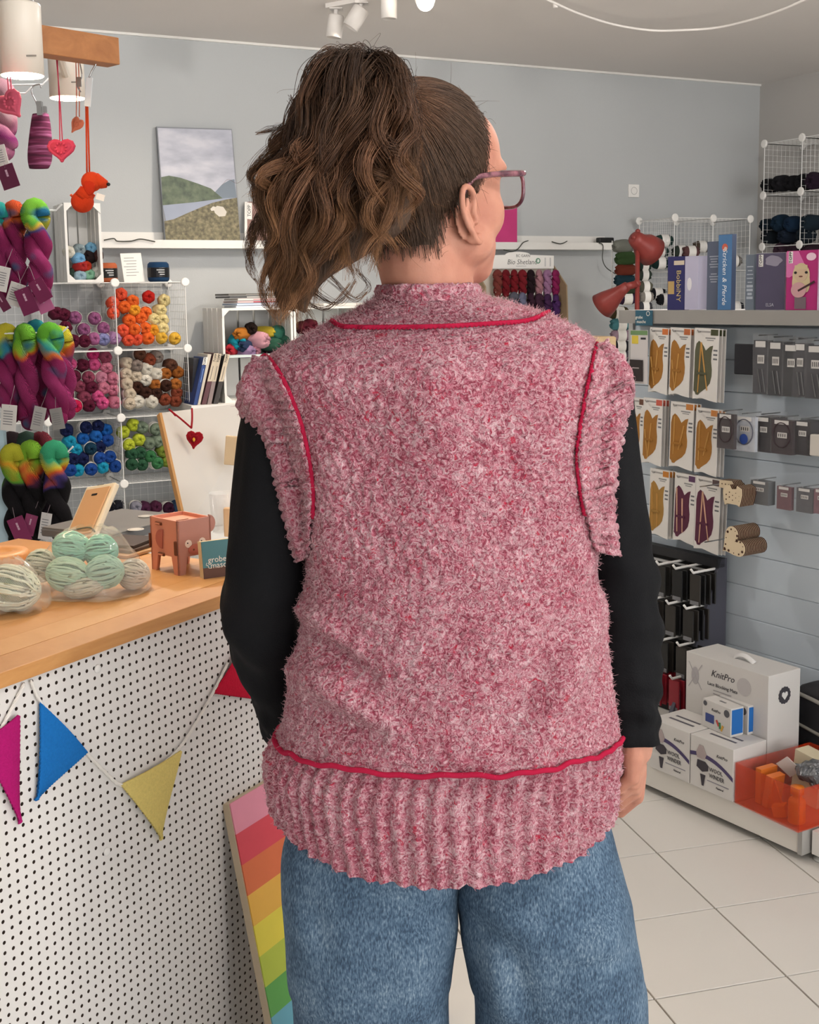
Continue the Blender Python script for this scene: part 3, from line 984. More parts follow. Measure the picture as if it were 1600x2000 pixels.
used, inv = np.unique(allq, return_inverse=True)
edge_soft = np.clip((lim[used] + .004 - lf[used]) / .025, 0, 1) * np.clip((lz[used] + .106) / .02, 0, 1)
capv = co[used] + nrm[used] * (.0006 + .0045 * edge_soft)[:, None]
HB = BVHTree.FromPolygons([Vector(p) for p in capv], [tuple(int(i) for i in q) for q in inv.reshape(-1, 4)])
TIE = hl(-.062, .006, .078)
wgt = .25 + .75 * edge_soft; wgt /= wgt.sum()
sel = NR.choice(len(used), 11000, p=wgt)
sc = []
for k in sel:
    p = Vector(capv[k]); n_ = Vector(nrm[used[k]])
    p = p + Vector(NR.normal(0, .001, 3))
    seg = [p]
    tot = (TIE - p).length
    st_ = tot * 1.12 / 13
    lift = .0008 + .0035 * R.random() * edge_soft[k]
    for q in range(13):
        d = TIE - p
        if d.length < st_ * .8: break
        h = HB.find_nearest(p)
        nn = h[1] if h[0] else n_
        if nn.dot(p - HEAD) < 0: nn = -nn
        d = d.normalized(); d = (d - nn * d.dot(nn)).normalized()
        p = p + d * st_ + Vector(NR.normal(0, .0006, 3))
        h = HB.find_nearest(p)
        if h[0]:
            nn = h[1] if h[1].dot(p - HEAD) > 0 else -h[1]
            p = h[0] + nn * lift * (1 - .6 * abs(q / 6.5 - 1))
        seg.append(p)
    while len(seg) < 14: seg.append(seg[-1].lerp(TIE, .5))
    sc.append([tuple(v) for v in seg[:14]])
sc = np.array(sc)
strands('scalp_strands', sc, np.linspace(.00026, .0003, 14)[None, :], M_HAIR, hair)
# stray hairs at the hairline and nape
fl = []
for k in NR.choice(len(used), 500):
    if edge_soft[k] > .9 and R.random() > .25: continue
    p = Vector(capv[k]); n_ = Vector(nrm[used[k]])
    d = (n_ * .8 + Vector(NR.normal(0, .6, 3))).normalized(); c2 = Vector(NR.normal(0, .6, 3))
    L = .008 + .016 * R.random()
    fl.append([tuple(p + d * L * t + c2 * L * t * t * .8 - Z * L * t * t * .3) for t in np.linspace(0, 1, 8)])
strands('flyaway_strands', np.array(fl), np.linspace(.00018, .00008, 8)[None, :], M_HAIR, hair)
# ponytail: dark core and wavy locks
PT = [(132, 640, 775), (165, 612, 792), (230, 592, 800), (300, 568, 802), (380, 548, 804), (440, 535, 792), (490, 532, 712), (535, 540, 630), (575, 552, 600), (605, 562, 586)]
cr = []
for py, xl, xr in PT:
    yc = 1.405
    a, c = at(xl, py, yc), at(xr, py, yc)
    hw = (c.x - a.x) / 2
    cr.append(((a.x + c.x) / 2, hw, a.z, min(.06, hw * .75), yc))
rw = smooth_rows(np.array(cr), .006)
n = 48; t_ = np.linspace(0, 2 * PI, n, endpoint=False)
g = np.stack([rw[:, 0:1] + rw[:, 1:2] * np.cos(t_), rw[:, 4:5] + rw[:, 3:4] * np.sin(t_), np.repeat(rw[:, 2:3], n, 1)], -1)
nm = gnormals(g); nm *= np.sign(((g - np.stack([rw[:, 0], rw[:, 4], rw[:, 2]], -1)[:, None]) * nm).sum(2, keepdims=True))
tt = np.arange(len(g))[:, None] * 1.0; 
g = g + nm * ((vnoise2(t_[None] * 5 + .02 * tt, tt * .05 + 0 * t_[None], 41) - .5) * .03)[..., None]
nr_ = len(g); i0 = (np.arange(nr_ - 1)[:, None] * n + np.arange(n)[None, :]); i1 = (np.arange(nr_ - 1)[:, None] * n + (np.arange(n)[None, :] + 1) % n)
VV = np.vstack([g.reshape(-1, 3), g[0].mean(0)[None], g[-1].mean(0)[None]])
qq = np.stack([i0, i1, i1 + n, i0 + n], -1).reshape(-1, 4)
c0 = np.stack([np.arange(n), (np.arange(n) + 1) % n, np.full(n, len(VV) - 2), np.full(n, len(VV) - 2)], -1)
tail = np_obj('ponytail', VV, qq, M_HAIRB, hair)
LOCKS = []
TONE = []
tpx, tpy = proj(TIE)
LOOPS = [[(735, 175, 1.42), (742, 125, 1.38), (768, 122, 1.36), (792, 165, 1.355), (800, 250, 1.355), (806, 340, 1.36), (812, 400, 1.37)],
         [(750, 190, 1.42), (755, 138, 1.37), (775, 132, 1.35), (790, 185, 1.345), (796, 270, 1.345), (792, 350, 1.35), (800, 420, 1.36)],
         [(742, 180, 1.42), (750, 130, 1.375), (772, 128, 1.36), (796, 190, 1.36), (806, 280, 1.365), (812, 350, 1.37), (806, 420, 1.38)],
         [(760, 200, 1.42), (765, 150, 1.36), (780, 150, 1.34), (786, 210, 1.34), (784, 300, 1.34), (776, 380, 1.345), (790, 450, 1.35)],
         [(730, 170, 1.42), (722, 122, 1.38), (738, 118, 1.355), (760, 160, 1.345), (772, 240, 1.34), (770, 330, 1.34), (758, 420, 1.345)],
         [(740, 175, 1.42), (735, 120, 1.37), (756, 116, 1.35), (780, 150, 1.345), (788, 230, 1.34), (800, 320, 1.345), (785, 400, 1.35)],
         [(700, 160, 1.42), (660, 112, 1.38), (622, 128, 1.36), (602, 180, 1.35), (590, 250, 1.345), (570, 330, 1.345), (560, 420, 1.35)],
         [(690, 150, 1.42), (650, 108, 1.385), (612, 135, 1.365), (598, 195, 1.36), (580, 270, 1.355), (575, 350, 1.355), (540, 440, 1.36)],
         [(715, 150, 1.42), (700, 108, 1.38), (670, 112, 1.35), (650, 180, 1.335), (640, 270, 1.33), (650, 350, 1.33), (630, 440, 1.335)],
         [(725, 160, 1.42), (715, 112, 1.37), (695, 112, 1.345), (690, 190, 1.33), (700, 290, 1.325), (690, 380, 1.325), (700, 470, 1.33)]]
NG, NC, NP = 175, 84, 44
ts = np.linspace(0, 1, NP)
for gi in range(NG):
    u = R.random()
    ax = lerp(612, 788, u) + R.uniform(-12, 12)
    ay = interp(ax, [595, 625, 660, 700, 740, 770, 800], [215, 150, 118, 112, 122, 130, 175]) + (R.random() ** 1.5) * 130
    exx = lerp(497, 800, min(1, max(0, u + R.uniform(-.22, .16)))) 
    ey = interp(exx, [490, 520, 560, 600, 650, 720, 780, 815], [545, 590, 632, 600, 560, 545, 500, 430]) - (R.random() ** 1.6) * 190
    if gi % 6 == 0: exx = R.uniform(530, 600); ey = R.uniform(590, 645)
    yd = 1.405 + (R.random() - .72) * .13
    ym = 1.405 + (yd - 1.405) * 1.1
    sp = [Vector((tpx, tpy, TIE.y)), Vector((lerp(tpx, ax, .55), lerp(tpy, ay, .75), lerp(TIE.y, ym, .35))), Vector((ax, ay, lerp(TIE.y, ym, .75))),
          Vector((lerp(ax, exx, .30) - 8, lerp(ay, ey, .3), ym)), Vector((lerp(ax, exx, .72) - 10 * (1 - u), lerp(ay, ey, .66), ym)), Vector((exx, ey, yd + .01))]
    if gi < len(LOOPS):
        lp = LOOPS[gi]
        sp = [Vector((tpx, tpy, TIE.y))] + [Vector((x_, y_, d_)) for x_, y_, d_ in lp]
    cv_ = catmull(sp, 12)
    L = len(cv_)
    P = np.array([[np.interp(t * (L - 1), range(L), [q[i] for q in cv_]) for t in ts] for i in range(3)]).T
    ph, ph2 = R.uniform(0, 6.28), R.uniform(0, 6.28)
    fr = R.uniform(2.2, 4.3); am = R.uniform(7, 17) * (.3 if gi < len(LOOPS) else 1)
    env = np.clip((ts - .12) / .5, 0, 1) * (1 + .6 * ts)
    P[:, 0] += am * env * np.sin(2 * PI * fr * ts + ph)
    P[:, 1] += am * .25 * env * np.cos(2 * PI * fr * ts + ph)
    P[:, 2] += am * .0007 * env * np.cos(2 * PI * fr * ts + ph2)
    W = np.array([tuple(at(*q)) for q in P])
    spread = (.003 + .0042 * np.sin(PI * np.clip(ts, 0, 1)) ** .7 - .001 * ts)
    oa = NR.normal(0, .62, (NC, 3)); TONE.append(np.full(NC, R.choice([.5, .62, .75, .9, 1.0, 1.15, 1.35])))
    jit = NR.normal(0, 1, (NC, 4, 3))
    wig = sum(jit[:, k][:, None, :] * np.sin((2 + 2.3 * k) * ts + k + NR.rand(NC, 1) * 6)[..., None] for k in range(4)) * .0011
    ln = (.82 + .18 * NR.rand(NC))[:, None]
    tsl = ts[None, :] * ln
    Wi = np.stack([np.interp(tsl.ravel(), ts, W[:, i]).reshape(NC, NP) for i in range(3)], -1)
    LOCKS.append(Wi + oa[:, None, :] * spread[None, :, None] + wig * np.clip(ts * 3, 0, 1)[None, :, None])
LK = np.concatenate(LOCKS)
strands('wavy_locks', LK, np.interp(ts, [0, .1, .7, 1], [.00028, .0003, .00026, .0001])[None, :], M_LOCK, tail, np.concatenate(TONE))
# loose curls sticking out of the ponytail
lc = []
for gi in range(900):
    w = LOCKS[R.randrange(NG)][R.randrange(NC)]
    k = R.randrange(8, 36)
    p = w[k]; d = w[min(k + 3, NP - 1)] - w[k]; d = d / (np.linalg.norm(d) + 1e-9)
    o_ = NR.normal(0, 1, 3); o_[1] *= .5; o_ /= np.linalg.norm(o_)
    L = R.uniform(.02, .07); ph = R.uniform(0, 6.28); cu = R.uniform(.004, .012)
    t2 = np.linspace(0, 1, 16)[:, None]
    a1 = NR.normal(0, 1, 3); a1 /= np.linalg.norm(a1)
    lc.append(p + d * L * t2 + o_ * L * .4 * t2 ** 1.4 + a1 * cu * np.sin(t2 * 10 + ph) * t2 - np.array([0, 0, 1]) * .02 * t2 ** 2)
for (x0, y0, x1, y1, x2, y2, n_) in ((560, 245, 530, 252, 497, 262, 30), (520, 350, 500, 372, 486, 345, 8), (575, 205, 565, 190, 575, 212, 8), (640, 125, 655, 98, 630, 92, 14), (700, 120, 705, 95, 690, 98, 14), (620, 160, 640, 118, 700, 112, 40), (590, 590, 640, 602, 690, 545, 16), (600, 560, 660, 592, 700, 540, 16), (640, 540, 690, 585, 720, 570, 12), (700, 530, 720, 560, 690, 585, 10), (510, 400, 492, 450, 502, 505, 14), (500, 460, 486, 520, 510, 560, 14), (530, 540, 515, 590, 545, 615, 12), (545, 300, 520, 320, 528, 350, 8)):
    for k in range(n_):
        j = [R.uniform(-9, 9) for _ in range(6)]
        c_ = catmull([at(x0 + j[0], y0 + j[1], 1.4), at(x1 + j[2] * .7, y1 + j[3] * .7, 1.395), at(x2 + j[4] * .4, y2 + j[5] * .4, 1.39)], 8)
        lc.append(np.array([tuple(v) for v in c_[:16]]))
strands('loose_curls', np.array([q[:16] for q in lc]), np.linspace(.00024, .0001, 16)[None, :], M_HAIR, tail)

# ================================================================ shared goods: yarn balls, hanks, wire grids
def oak(name, hexa, hexb, sc=(2.2, 26, 26), rotz=0):
    m, nt, b = nmat(name)
    v = coords(nt, 'Object', sc, (0, 0, rotz))
    n1 = N(nt, 'ShaderNodeTexNoise', i_Scale=1.0, i_Detail=5.0, i_Roughness=.65, i_Distortion=.6)
    nt.links.new(v, n1.inputs['Vector'])
    nt.links.new(ramp(nt, n1.outputs[0], [(.3, hexa), (.7, hexb)]), b.inputs['Base Color'])
    b.inputs['Roughness'].default_value = .42
    bump(nt, b, n1.outputs[0], .08, .002)
    return m
BALLM = {}
def ball_mesh(hexc, r=.033, L=.085):
    k = (hexc, r, L)
    if k in BALLM: return BALLM[k]
    prof = [(.12, .40), (.16, .47), (.28, .52), (.50, .53), (.75, .47), (.93, .33), (1.0, .12), (1.0, -.12), (.93, -.33), (.75, -.47), (.5, -.53), (.2, -.5), (.1, -.42)]
    n = 26
    mb = MB()
    vs, fs = [], []
    for i, (rr, z) in enumerate(prof):
        for j in range(n):
            a = 2 * PI * j / n
            w = 1 + .045 * math.sin(6 * a + 9 * rr + 3 * z) 
            zz = z * L + (.05 * L * math.sin(5 * a + 7 * rr) if rr < .8 else 0)
            vs.append((r * rr * w * math.cos(a), r * rr * w * math.sin(a), zz))
    for i in range(len(prof) - 1):
        for j in range(n):
            j2 = (j + 1) % n
            fs.append((i * n + j, (i + 1) * n + j, (i + 1) * n + j2, i * n + j2))
    fs.append(tuple(range(n))); fs.append(tuple((len(prof) - 1) * n + j for j in range(n))[::-1])
    mb.add(vs, fs)
    me = mb.mesh('yarn_ball')
    me.polygons.foreach_set('use_smooth', [True] * len(me.polygons))
    me.materials.append(yarn_mat(hexc, 170))
    BALLM[k] = me
    return me
_bm = MB(); _bm.lathe([(1.03, -.26), (1.06, -.25), (1.06, .25), (1.03, .26)], 26, cap=False)
BANDME = {}
def band_mesh(hexc, r, L):
    k = (hexc, r, L)
    if k not in BANDME:
        mb = MB(Matrix.Diagonal((r, r, L, 1))); mb.lathe([(1.02, -.24), (1.06, -.23), (1.06, .23), (1.02, .24)], 26, cap=False)
        me = mb.mesh('paper_band'); me.materials.append(mat(hexc, .5, .05)); BANDME[k] = me
    return BANDME[k]
def yarn_ball(p, axis, hexc, label, group, r=.033, L=.085, band=None, squash=1, spin=0):
    o = bpy.data.objects.new('yarn_ball', ball_mesh(hexc, r, L))
    M = Vector(axis).to_track_quat('Z', 'Y').to_matrix().to_4x4()
    o.matrix_world = T(p) @ M @ rot(spin, 'Z') @ Matrix.Diagonal((1, squash, 1, 1))
    COL.objects.link(o)
    tag(o, label, 'yarn', group)
    if band:
        c = bpy.data.objects.new('paper_band', band_mesh(band, r, L)); COL.objects.link(c); c.parent = o
    return o
ORD = ['leftmost', 'second from left', 'third from left', 'fourth from left', 'fifth from left', 'sixth from left', 'seventh from left', 'eighth from left', 'ninth from left']
ROWN = ['bottom row', 'second row up', 'third row up', 'fourth row up', 'fifth row up', 'sixth row up', 'seventh row up', 'eighth row up', 'ninth row up']
def name_rows(lst, gap):
    """lst of (px, py, ...): give every item its row from the bottom and its place in the row"""
    it = sorted(range(len(lst)), key=lambda i: -lst[i][1])
    rows_, cur, y0 = [], [], None
    for i in it:
        if y0 is None or y0 - lst[i][1] > gap:
            cur = []; rows_.append(cur); y0 = lst[i][1]
        cur.append(i)
    out = {}
    for r, rw in enumerate(rows_):
        for k, i in enumerate(sorted(rw, key=lambda i: lst[i][0])):
            out[i] = f"{ROWN[min(r, 8)]}, {ORD[min(k, 8)]}"
    return out
def variegated(name, heads, body, body2, seed, zsplit=.07):
    m, nt, b = nmat(name)
    tc = nt.nodes.new('ShaderNodeTexCoord')
    sx = nt.nodes.new('ShaderNodeSeparateXYZ'); nt.links.new(tc.outputs['Object'], sx.inputs[0])
    mp = nt.nodes.new('ShaderNodeMapping'); mp.inputs['Location'].default_value = (seed * 1.7, seed * .9, seed)
    nt.links.new(tc.outputs['Object'], mp.inputs[0])
    nz = N(nt, 'ShaderNodeTexNoise', i_Scale=14, i_Detail=1.0); nt.links.new(mp.outputs[0], nz.inputs['Vector'])
    ad = N(nt, 'ShaderNodeMath', operation='MULTIPLY_ADD'); ad.inputs[1].default_value = .16
    nt.links.new(nz.outputs[0], ad.inputs[0]); nt.links.new(sx.outputs[2], ad.inputs[2])
    # z runs 0 (top) .. -L
    mr = N(nt, 'ShaderNodeMapRange'); mr.inputs['From Min'].default_value = .09; mr.inputs['From Max'].default_value = -.2
    nt.links.new(ad.outputs[0], mr.inputs[0])
    st = []
    for i, h in enumerate(heads): st.append((.10 + .085 * i, h))
    lastp = st[-1][0]
    st.append((min(.9, lastp + .07), body)); st.append((min(.96, lastp + .3), body2)); st.append((1, body))
    c = ramp(nt, mr.outputs[0], st)
    if body == '8e1f56':
        pz = N(nt, 'ShaderNodeTexNoise', i_Scale=17, i_Detail=0.0); nt.links.new(mp.outputs[0], pz.inputs['Vector'])
        pf = N(nt, 'ShaderNodeMapRange'); pf.inputs['From Min'].default_value = .62; pf.inputs['From Max'].default_value = .82; nt.links.new(pz.outputs[0], pf.inputs[0])
        pm = N(nt, 'ShaderNodeMix', data_type='RGBA'); pm.inputs[7].default_value = (*lin('1f6f98'), 1); nt.links.new(pf.outputs[0], pm.inputs[0]); nt.links.new(c, pm.inputs[6]); c = pm.outputs[2]
    v = coords(nt, 'Object', (1, 1, 1), (.6, .5, .2))
    w = N(nt, 'ShaderNodeTexWave', i_Scale=120, i_Distortion=5.0, i_Detail=2.0); nt.links.new(v, w.inputs['Vector'])
    mx = N(nt, 'ShaderNodeMix', data_type='RGBA', blend_type='MULTIPLY'); mx.inputs[0].default_value = 1
    nt.links.new(c, mx.inputs[6]); nt.links.new(ramp(nt, w.outputs[0], [(0, 'b0b0b0'), (1, 'ffffff')]), mx.inputs[7])
    nt.links.new(mx.outputs[2], b.inputs['Base Color'])
    b.inputs['Roughness'].default_value = .85; b.inputs['Specular IOR Level'].default_value = .2
    bump(nt, b, w.outputs[0], .6, .002)
    return m
def hank_mesh(L, w, turns, name='hank'):
    """twisted hank: fat loop over the rod, two plies wound round each other, knot at the end"""
    mb = MB()
    r = w * .30
    n = 40
    for ph in (0, PI):
        pts, rs = [], []
        for k in range(n + 1):
            t = k / n
            z = -r * .9 - t * (L - 2 * r)
            a = ph + turns * 2 * PI * t
            rad = w * .235 * (1 - .15 * t)
            pts.append((rad * math.cos(a), rad * math.sin(a) * .8, z)); rs.append(r * (1 - .12 * t) * (1 + .05 * math.sin(9 * t * PI + ph)))
        mb.tube(pts, rs, 12)
    hd = []
    for k in range(9):
        a = PI * k / 8
        hd.append((math.cos(a) * w * .235, 0, -r * .9 + math.sin(a) * r * 1.25))
    mb.tube(hd, [r * 1.02] * 9, 12)
    mb.sphere((0, 0, -L + r * .6), (w * .36, w * .32, r * 1.1), u=16, v=10)
    me = mb.mesh(name)
    me.polygons.foreach_set('use_smooth', [True] * len(me.polygons))
    return me
def hank(p, L, w, m, label, group, turns=1.1, spin=0, facing=NB, name='yarn_hank', lean=0):
    me = hank_mesh(L, w, turns)
    me.materials.append(m)
    o = bpy.data.objects.new(name, me)
    ang = math.atan2(facing.y, facing.x) + PI / 2
    o.matrix_world = T(p) @ rot(ang + spin, 'Z') @ rot(lean, 'Y')
    COL.objects.link(o)
    return tag(o, label, 'yarn', group)
GRIDME = {}
def panel_mesh(w, h, nx=9, ny=9, r=.0026, ri=.0009):
    k = (round(w, 4), round(h, 4), nx, ny)
    if k in GRIDME: return GRIDME[k]
    mb = MB()
    for a, b_ in (((0, 0), (w, 0)), ((0, h), (w, h)), ((0, 0), (0, h)), ((w, 0), (w, h))):
        mb.tube([(a[0], a[1], 0), (b_[0], b_[1], 0)], r, 6)
    for i in range(1, nx): mb.tube([(w * i / nx, 0, 0), (w * i / nx, h, 0)], ri, 4)
    for i in range(1, ny): mb.tube([(0, h * i / ny, .002), (w, h * i / ny, .002)], ri, 4)
    me = mb.mesh('wire_panel'); me.materials.append(M_WIRE)
    GRIDME[k] = me
    return me
def wire_grid(O, ux, dn, cw, ch, cd_, nc, nr, label, backs=True, disc=.022, skip=(), front=()):
    """O: front upper corner node, ux along the front, dn = into the depth; cells nc x nr hanging below O"""
    g = thing('wire_grid_shelf', label, 'shelf', O - Z * ch * nr)
    def panel(o, x, y, w, h, name):
        ob = bpy.data.objects.new(name, panel_mesh(w, h)); ob.matrix_world = frame(o, x, y)
        COL.objects.link(ob); m_ = ob.matrix_world.copy(); ob.parent = g; ob.matrix_parent_inverse = Matrix.Translation(-Vector(g.location)); ob.matrix_basis = m_
    for c in range(nc + 1):
        for r in range(nr):
            panel(O + ux * cw * c - Z * ch * (r + 1), dn, Z, cd_, ch, 'side_panel')
    for r in range(nr + 1):
        for c in range(nc):
            panel(O + ux * cw * c - Z * ch * r, ux, dn, cw, cd_, 'shelf_panel')
    if backs:
        for r in range(nr):
            for c in range(nc):
                panel(O + ux * cw * c - Z * ch * (r + 1) + dn * cd_, ux, Z, cw, ch, 'back_panel')
    md = MB(); md.lathe([(0.001, -.006), (disc * .7, -.006), (disc, -.003), (disc, .003), (disc * .8, .007), (.001, .008)], 16)
    dme = md.mesh('connector'); dme.materials.append(M_WHITEG)
    for c in range(nc + 1):
        for r in range(nr + 1):
            for d in (0, 1):
                ob = bpy.data.objects.new('connector', dme)
                m_ = frame(O + ux * cw * c - Z * ch * r + dn * (cd_ * d + (-.004 if d == 0 else .004)), ux, Z)
                COL.objects.link(ob); ob.parent = g; ob.matrix_parent_inverse = Matrix.Translation(-Vector(g.location)); ob.matrix_basis = m_
    return g

# ================================================================ left wire grid with cotton balls
GW, GH, GD = .352, .331, .30
GO = at(361, 551, 6.22)
G0 = GO - U * GW * 3
wire_grid(G0, U, -NB, GW, GH, GD, 3, 4, 'white wire cube shelf filled with coloured cotton balls, left of the crates')
gb_ = MB(); gb_.box((GW * 1.5, GD / 2, 0), (GW * 3, GD, 2 * 0.001 + GO.z - 4 * GH), frame(G0 + Z * (-G0.z + (GO.z - 4 * GH) / 2 - .002), U, -NB))
tag(gb_.build('plinth', M_WHITE), 'white plinth carrying the wire cube shelf on the floor', 'plinth')
MAU, BUR, LIL, LAV = '9a5a86', '5d1732', 'b78bb8', '8d8fc0'
ORA, COR, AMB, CRM, YEL, RED = 'ef6a2a', 'ee5a3c', 'f0a22e', 'ead79a', 'eebb45', 'c9281f'
PNK, ROS, DUS, HOT, MAG = 'd4558c', 'd17c95', '8d4058', 'd01f52', 'b02a63'
CRE, WHI, CAR, DBR, RUS, GRY, BRN = 'd8c8b2', 'e6e0d2', 'a9642a', '3d2117', '86402a', '8d8078', '5d3a2a'
TUR, ROY, NAV, BLU, DTE = '1f9ec4', '1e4c9c', '141f4c', '1c62b4', '123a52'
LIM, SAG, DGR, OLI, GRN = 'c3cf3d', '7c8c78', '2f5a40', '7d8f35', '3d7a4c'
CELLS = {
 'purple cell': (0, [(146, 621, MAU), (184, 622, MAU), (162, 644, MAU), (199, 642, MAU), (144, 666, BUR), (162, 666, BUR), (182, 662, 'b46a9a'), (202, 662, LAV), (221, 660, LIL), (108, 612, BUR), (125, 615, BUR), (128, 640, BUR), (124, 664, BUR)]),
 'orange cell': (1, [(220, 592, COR), (236, 575, COR), (221, 611, COR), (242, 600, ORA), (259, 589, ORA), (260, 606, AMB), (284, 610, ORA), (290, 580, RED), (320, 587, CRM), (311, 606, CRM), (317, 625, CRM), (297, 624, CRM), (274, 622, ORA), (252, 626, ORA), (240, 646, COR), (262, 644, ORA), (284, 641, ORA), (299, 645, AMB), (315, 642, CRM), (250, 663, COR), (267, 662, COR), (286, 660, ORA), (311, 660, YEL), (338, 660, YEL)]),
 'pink cell': (0, [(136, 711, PNK), (160, 714, BUR), (184, 711, PNK), (207, 717, ROS), (180, 692, MAG), (203, 698, DUS), (145, 735, BUR), (172, 737, DUS), (195, 737, 'd98fa8'), (220, 739, ROS), (128, 751, HOT), (154, 754, DUS), (175, 755, BUR), (201, 757, ROS), (221, 761, ROS), (132, 771, BUR), (164, 774, DUS), (189, 774, PNK), (200, 787, PNK), (222, 785, ROS), (146, 792, HOT), (128, 794, 'c8202f'), (172, 791, BUR)]),
 'brown and cream cell': (1, [(246, 710, CRE), (246, 730, CRE), (247, 749, CRE), (251, 769, CRE), (252, 787, CRE), (269, 785, WHI), (294, 784, WHI), (266, 735, CRE), (284, 741, WHI), (284, 720, WHI), (302, 730, WHI), (320, 730, CAR), (345, 727, CAR), (342, 751, CAR), (301, 752, CAR), (321, 752, DBR), (282, 767, DBR), (266, 756, DBR), (305, 769, DBR), (321, 780, RUS), (342, 782, RUS), (342, 767, RUS), (272, 693, BRN), (289, 702, RUS), (304, 697, GRY), (332, 713, BRN), (265, 715, GRY)]),
 'blue cell': (0, [(135, 862, TUR), (147, 877, TUR), (161, 856, BLU), (185, 851, BLU), (207, 840, BLU), (210, 860, ROY), (165, 835, NAV), (192, 833, NAV), (140, 896, NAV), (160, 894, NAV), (192, 893, ROY), (212, 892, ROY), (135, 917, ROY), (152, 917, TUR), (177, 915, ROY), (199, 912, TUR), (225, 910, ROY), (175, 875, DTE), (192, 872, NAV), (130, 840, NAV)]),
 'green cell': (1, [(260, 830, LIM), (240, 844, LIM), (277, 835, SAG), (302, 837, SAG), (271, 859, LIM), (250, 868, LIM), (289, 865, SAG), (307, 861, SAG), (257, 886, DGR), (272, 884, DGR), (316, 881, OLI), (292, 891, GRN), (257, 905, DGR), (277, 906, DGR), (304, 904, GRN), (325, 900, OLI), (325, 860, OLI)]),
 'bottom grey cell': (0, [(203, 1010, '8f9096'), (222, 1007, 'a9abb2'), (186, 1014, '6c6f78'), (210, 988, '1d1d26'), (232, 990, '24242e')]),
 'bottom plum cell': (1, [(282, 992, '4a1f3d'), (304, 990, '54233f'), (327, 992, '3d1830'), (264, 990, '9a98a6'), (347, 988, '35506e'), (255, 1008, '3a2a4a')]),
}
GCN = {MAU: 'mauve', BUR: 'burgundy', LIL: 'lilac', LAV: 'lavender', ORA: 'orange', COR: 'coral', AMB: 'amber', CRM: 'pale yellow', YEL: 'yellow', RED: 'red', PNK: 'pink', ROS: 'rose', DUS: 'dusty plum', HOT: 'hot pink', MAG: 'magenta', CRE: 'cream', WHI: 'off white', CAR: 'caramel', DBR: 'dark brown', RUS: 'rust', GRY: 'grey', BRN: 'brown', TUR: 'turquoise', ROY: 'royal blue', NAV: 'navy', BLU: 'blue', DTE: 'dark teal', LIM: 'lime', SAG: 'sage', DGR: 'dark green', OLI: 'olive', GRN: 'green',
       'b46a9a': 'pink mauve', 'd98fa8': 'pale pink', 'c8202f': 'scarlet', '8f9096': 'grey', 'a9abb2': 'light grey', '6c6f78': 'slate', '1d1d26': 'black', '24242e': 'black', '4a1f3d': 'plum', '54233f': 'plum', '3d1830': 'plum', '9a98a6': 'grey', '35506e': 'steel blue', '3a2a4a': 'dark purple'}
for cname, (ci, lst) in CELLS.items():
    nm_ = name_rows(lst, 13)
    ymax = max(q[1] for q in lst)
    for i, (x, y, c) in enumerate(lst):
        back_ = .055 + max(0, (ymax - y)) * .0006 + R.uniform(0, .02)
        p = on_plane(x, y, GO - NB * back_, NB)
        yarn_ball(p, (NB + Vector((R.uniform(-.25, .25), R.uniform(-.1, .1), R.uniform(-.12, .12)))), c, f"{GCN[c]} yarn ball, {nm_[i]}, {cname}", 'cotton balls in the left wire shelf',
                  band=R.choice(['e4e0da', None, None, 'e4e0da']) , spin=R.uniform(0, 6), r=.0325, L=.09)

# things on top of the grid
zt = GO.z + .004
def gtop(px, d): 
    p = on_plane(px, 545, GO - NB * d, NB); return Vector((p.x, p.y, zt))
def big_ball(px, d, hexc, bandc, label, w=.052, h=.098):
    p = gtop(px, d)
    o = thing('yarn_cone_ball', label, 'yarn', p)
    pr = [(.02, 0), (.8, .0), (.97, .08), (1, .25), (1, .75), (.97, .9), (.8, 1.0), (.3, 1.0), (.15, .95)]
    mb = MB(T(p)); mb.lathe([(a * w, z * h) for a, z in pr], 24); mb.build('yarn', yarn_mat(hexc, 120), o, True)
    mb = MB(T(p)); mb.lathe([(w * 1.005, h * .22), (w * 1.02, h * .24), (w * 1.02, h * .7), (w * 1.005, h * .72)], 24, cap=False); mb.build('paper_band', mat(bandc, .4), o)
    M = frame(p + NB * (w * 1.03) + Z * h * .47, U, Z)
    for k in range(3): 
        tb_ = MB(M); tb_.box((.004 * (k - 1), .012 - .011 * k, .001), (.04 - .008 * k, .004, .001)); tb_.build('print_line', mat('c9c9c9', .5), o)
big_ball(310, .10, '1d3f63', '111318', 'navy yarn ball with black band, beside white card on the wire shelf', .054)
big_ball(212, .12, 'c46a45', '141414', 'terracotta yarn ball with black band, beside the white crate on wire shelf', .045, .095)
cp = gtop(263, .10)
card = thing('price_card', 'white printed card propped between terracotta and navy yarn balls', 'card', cp)
Mc = frame(cp, U, (Z * 1 - NB * .3)) @ rot(.03, 'Z')
mb = MB(Mc); mb.box((0, .075, 0), (.105, .15, .002)); mb.build('sheet', M_WHITE, card)
for k in range(7):
    mb = MB(Mc); mb.box((-.012 + .004 * (k % 3), .125 - .015 * k, .0015), (.05 + .014 * (k % 2), .003, .0006)); mb.build('print_line', mat('9a9a9a', .6), card)

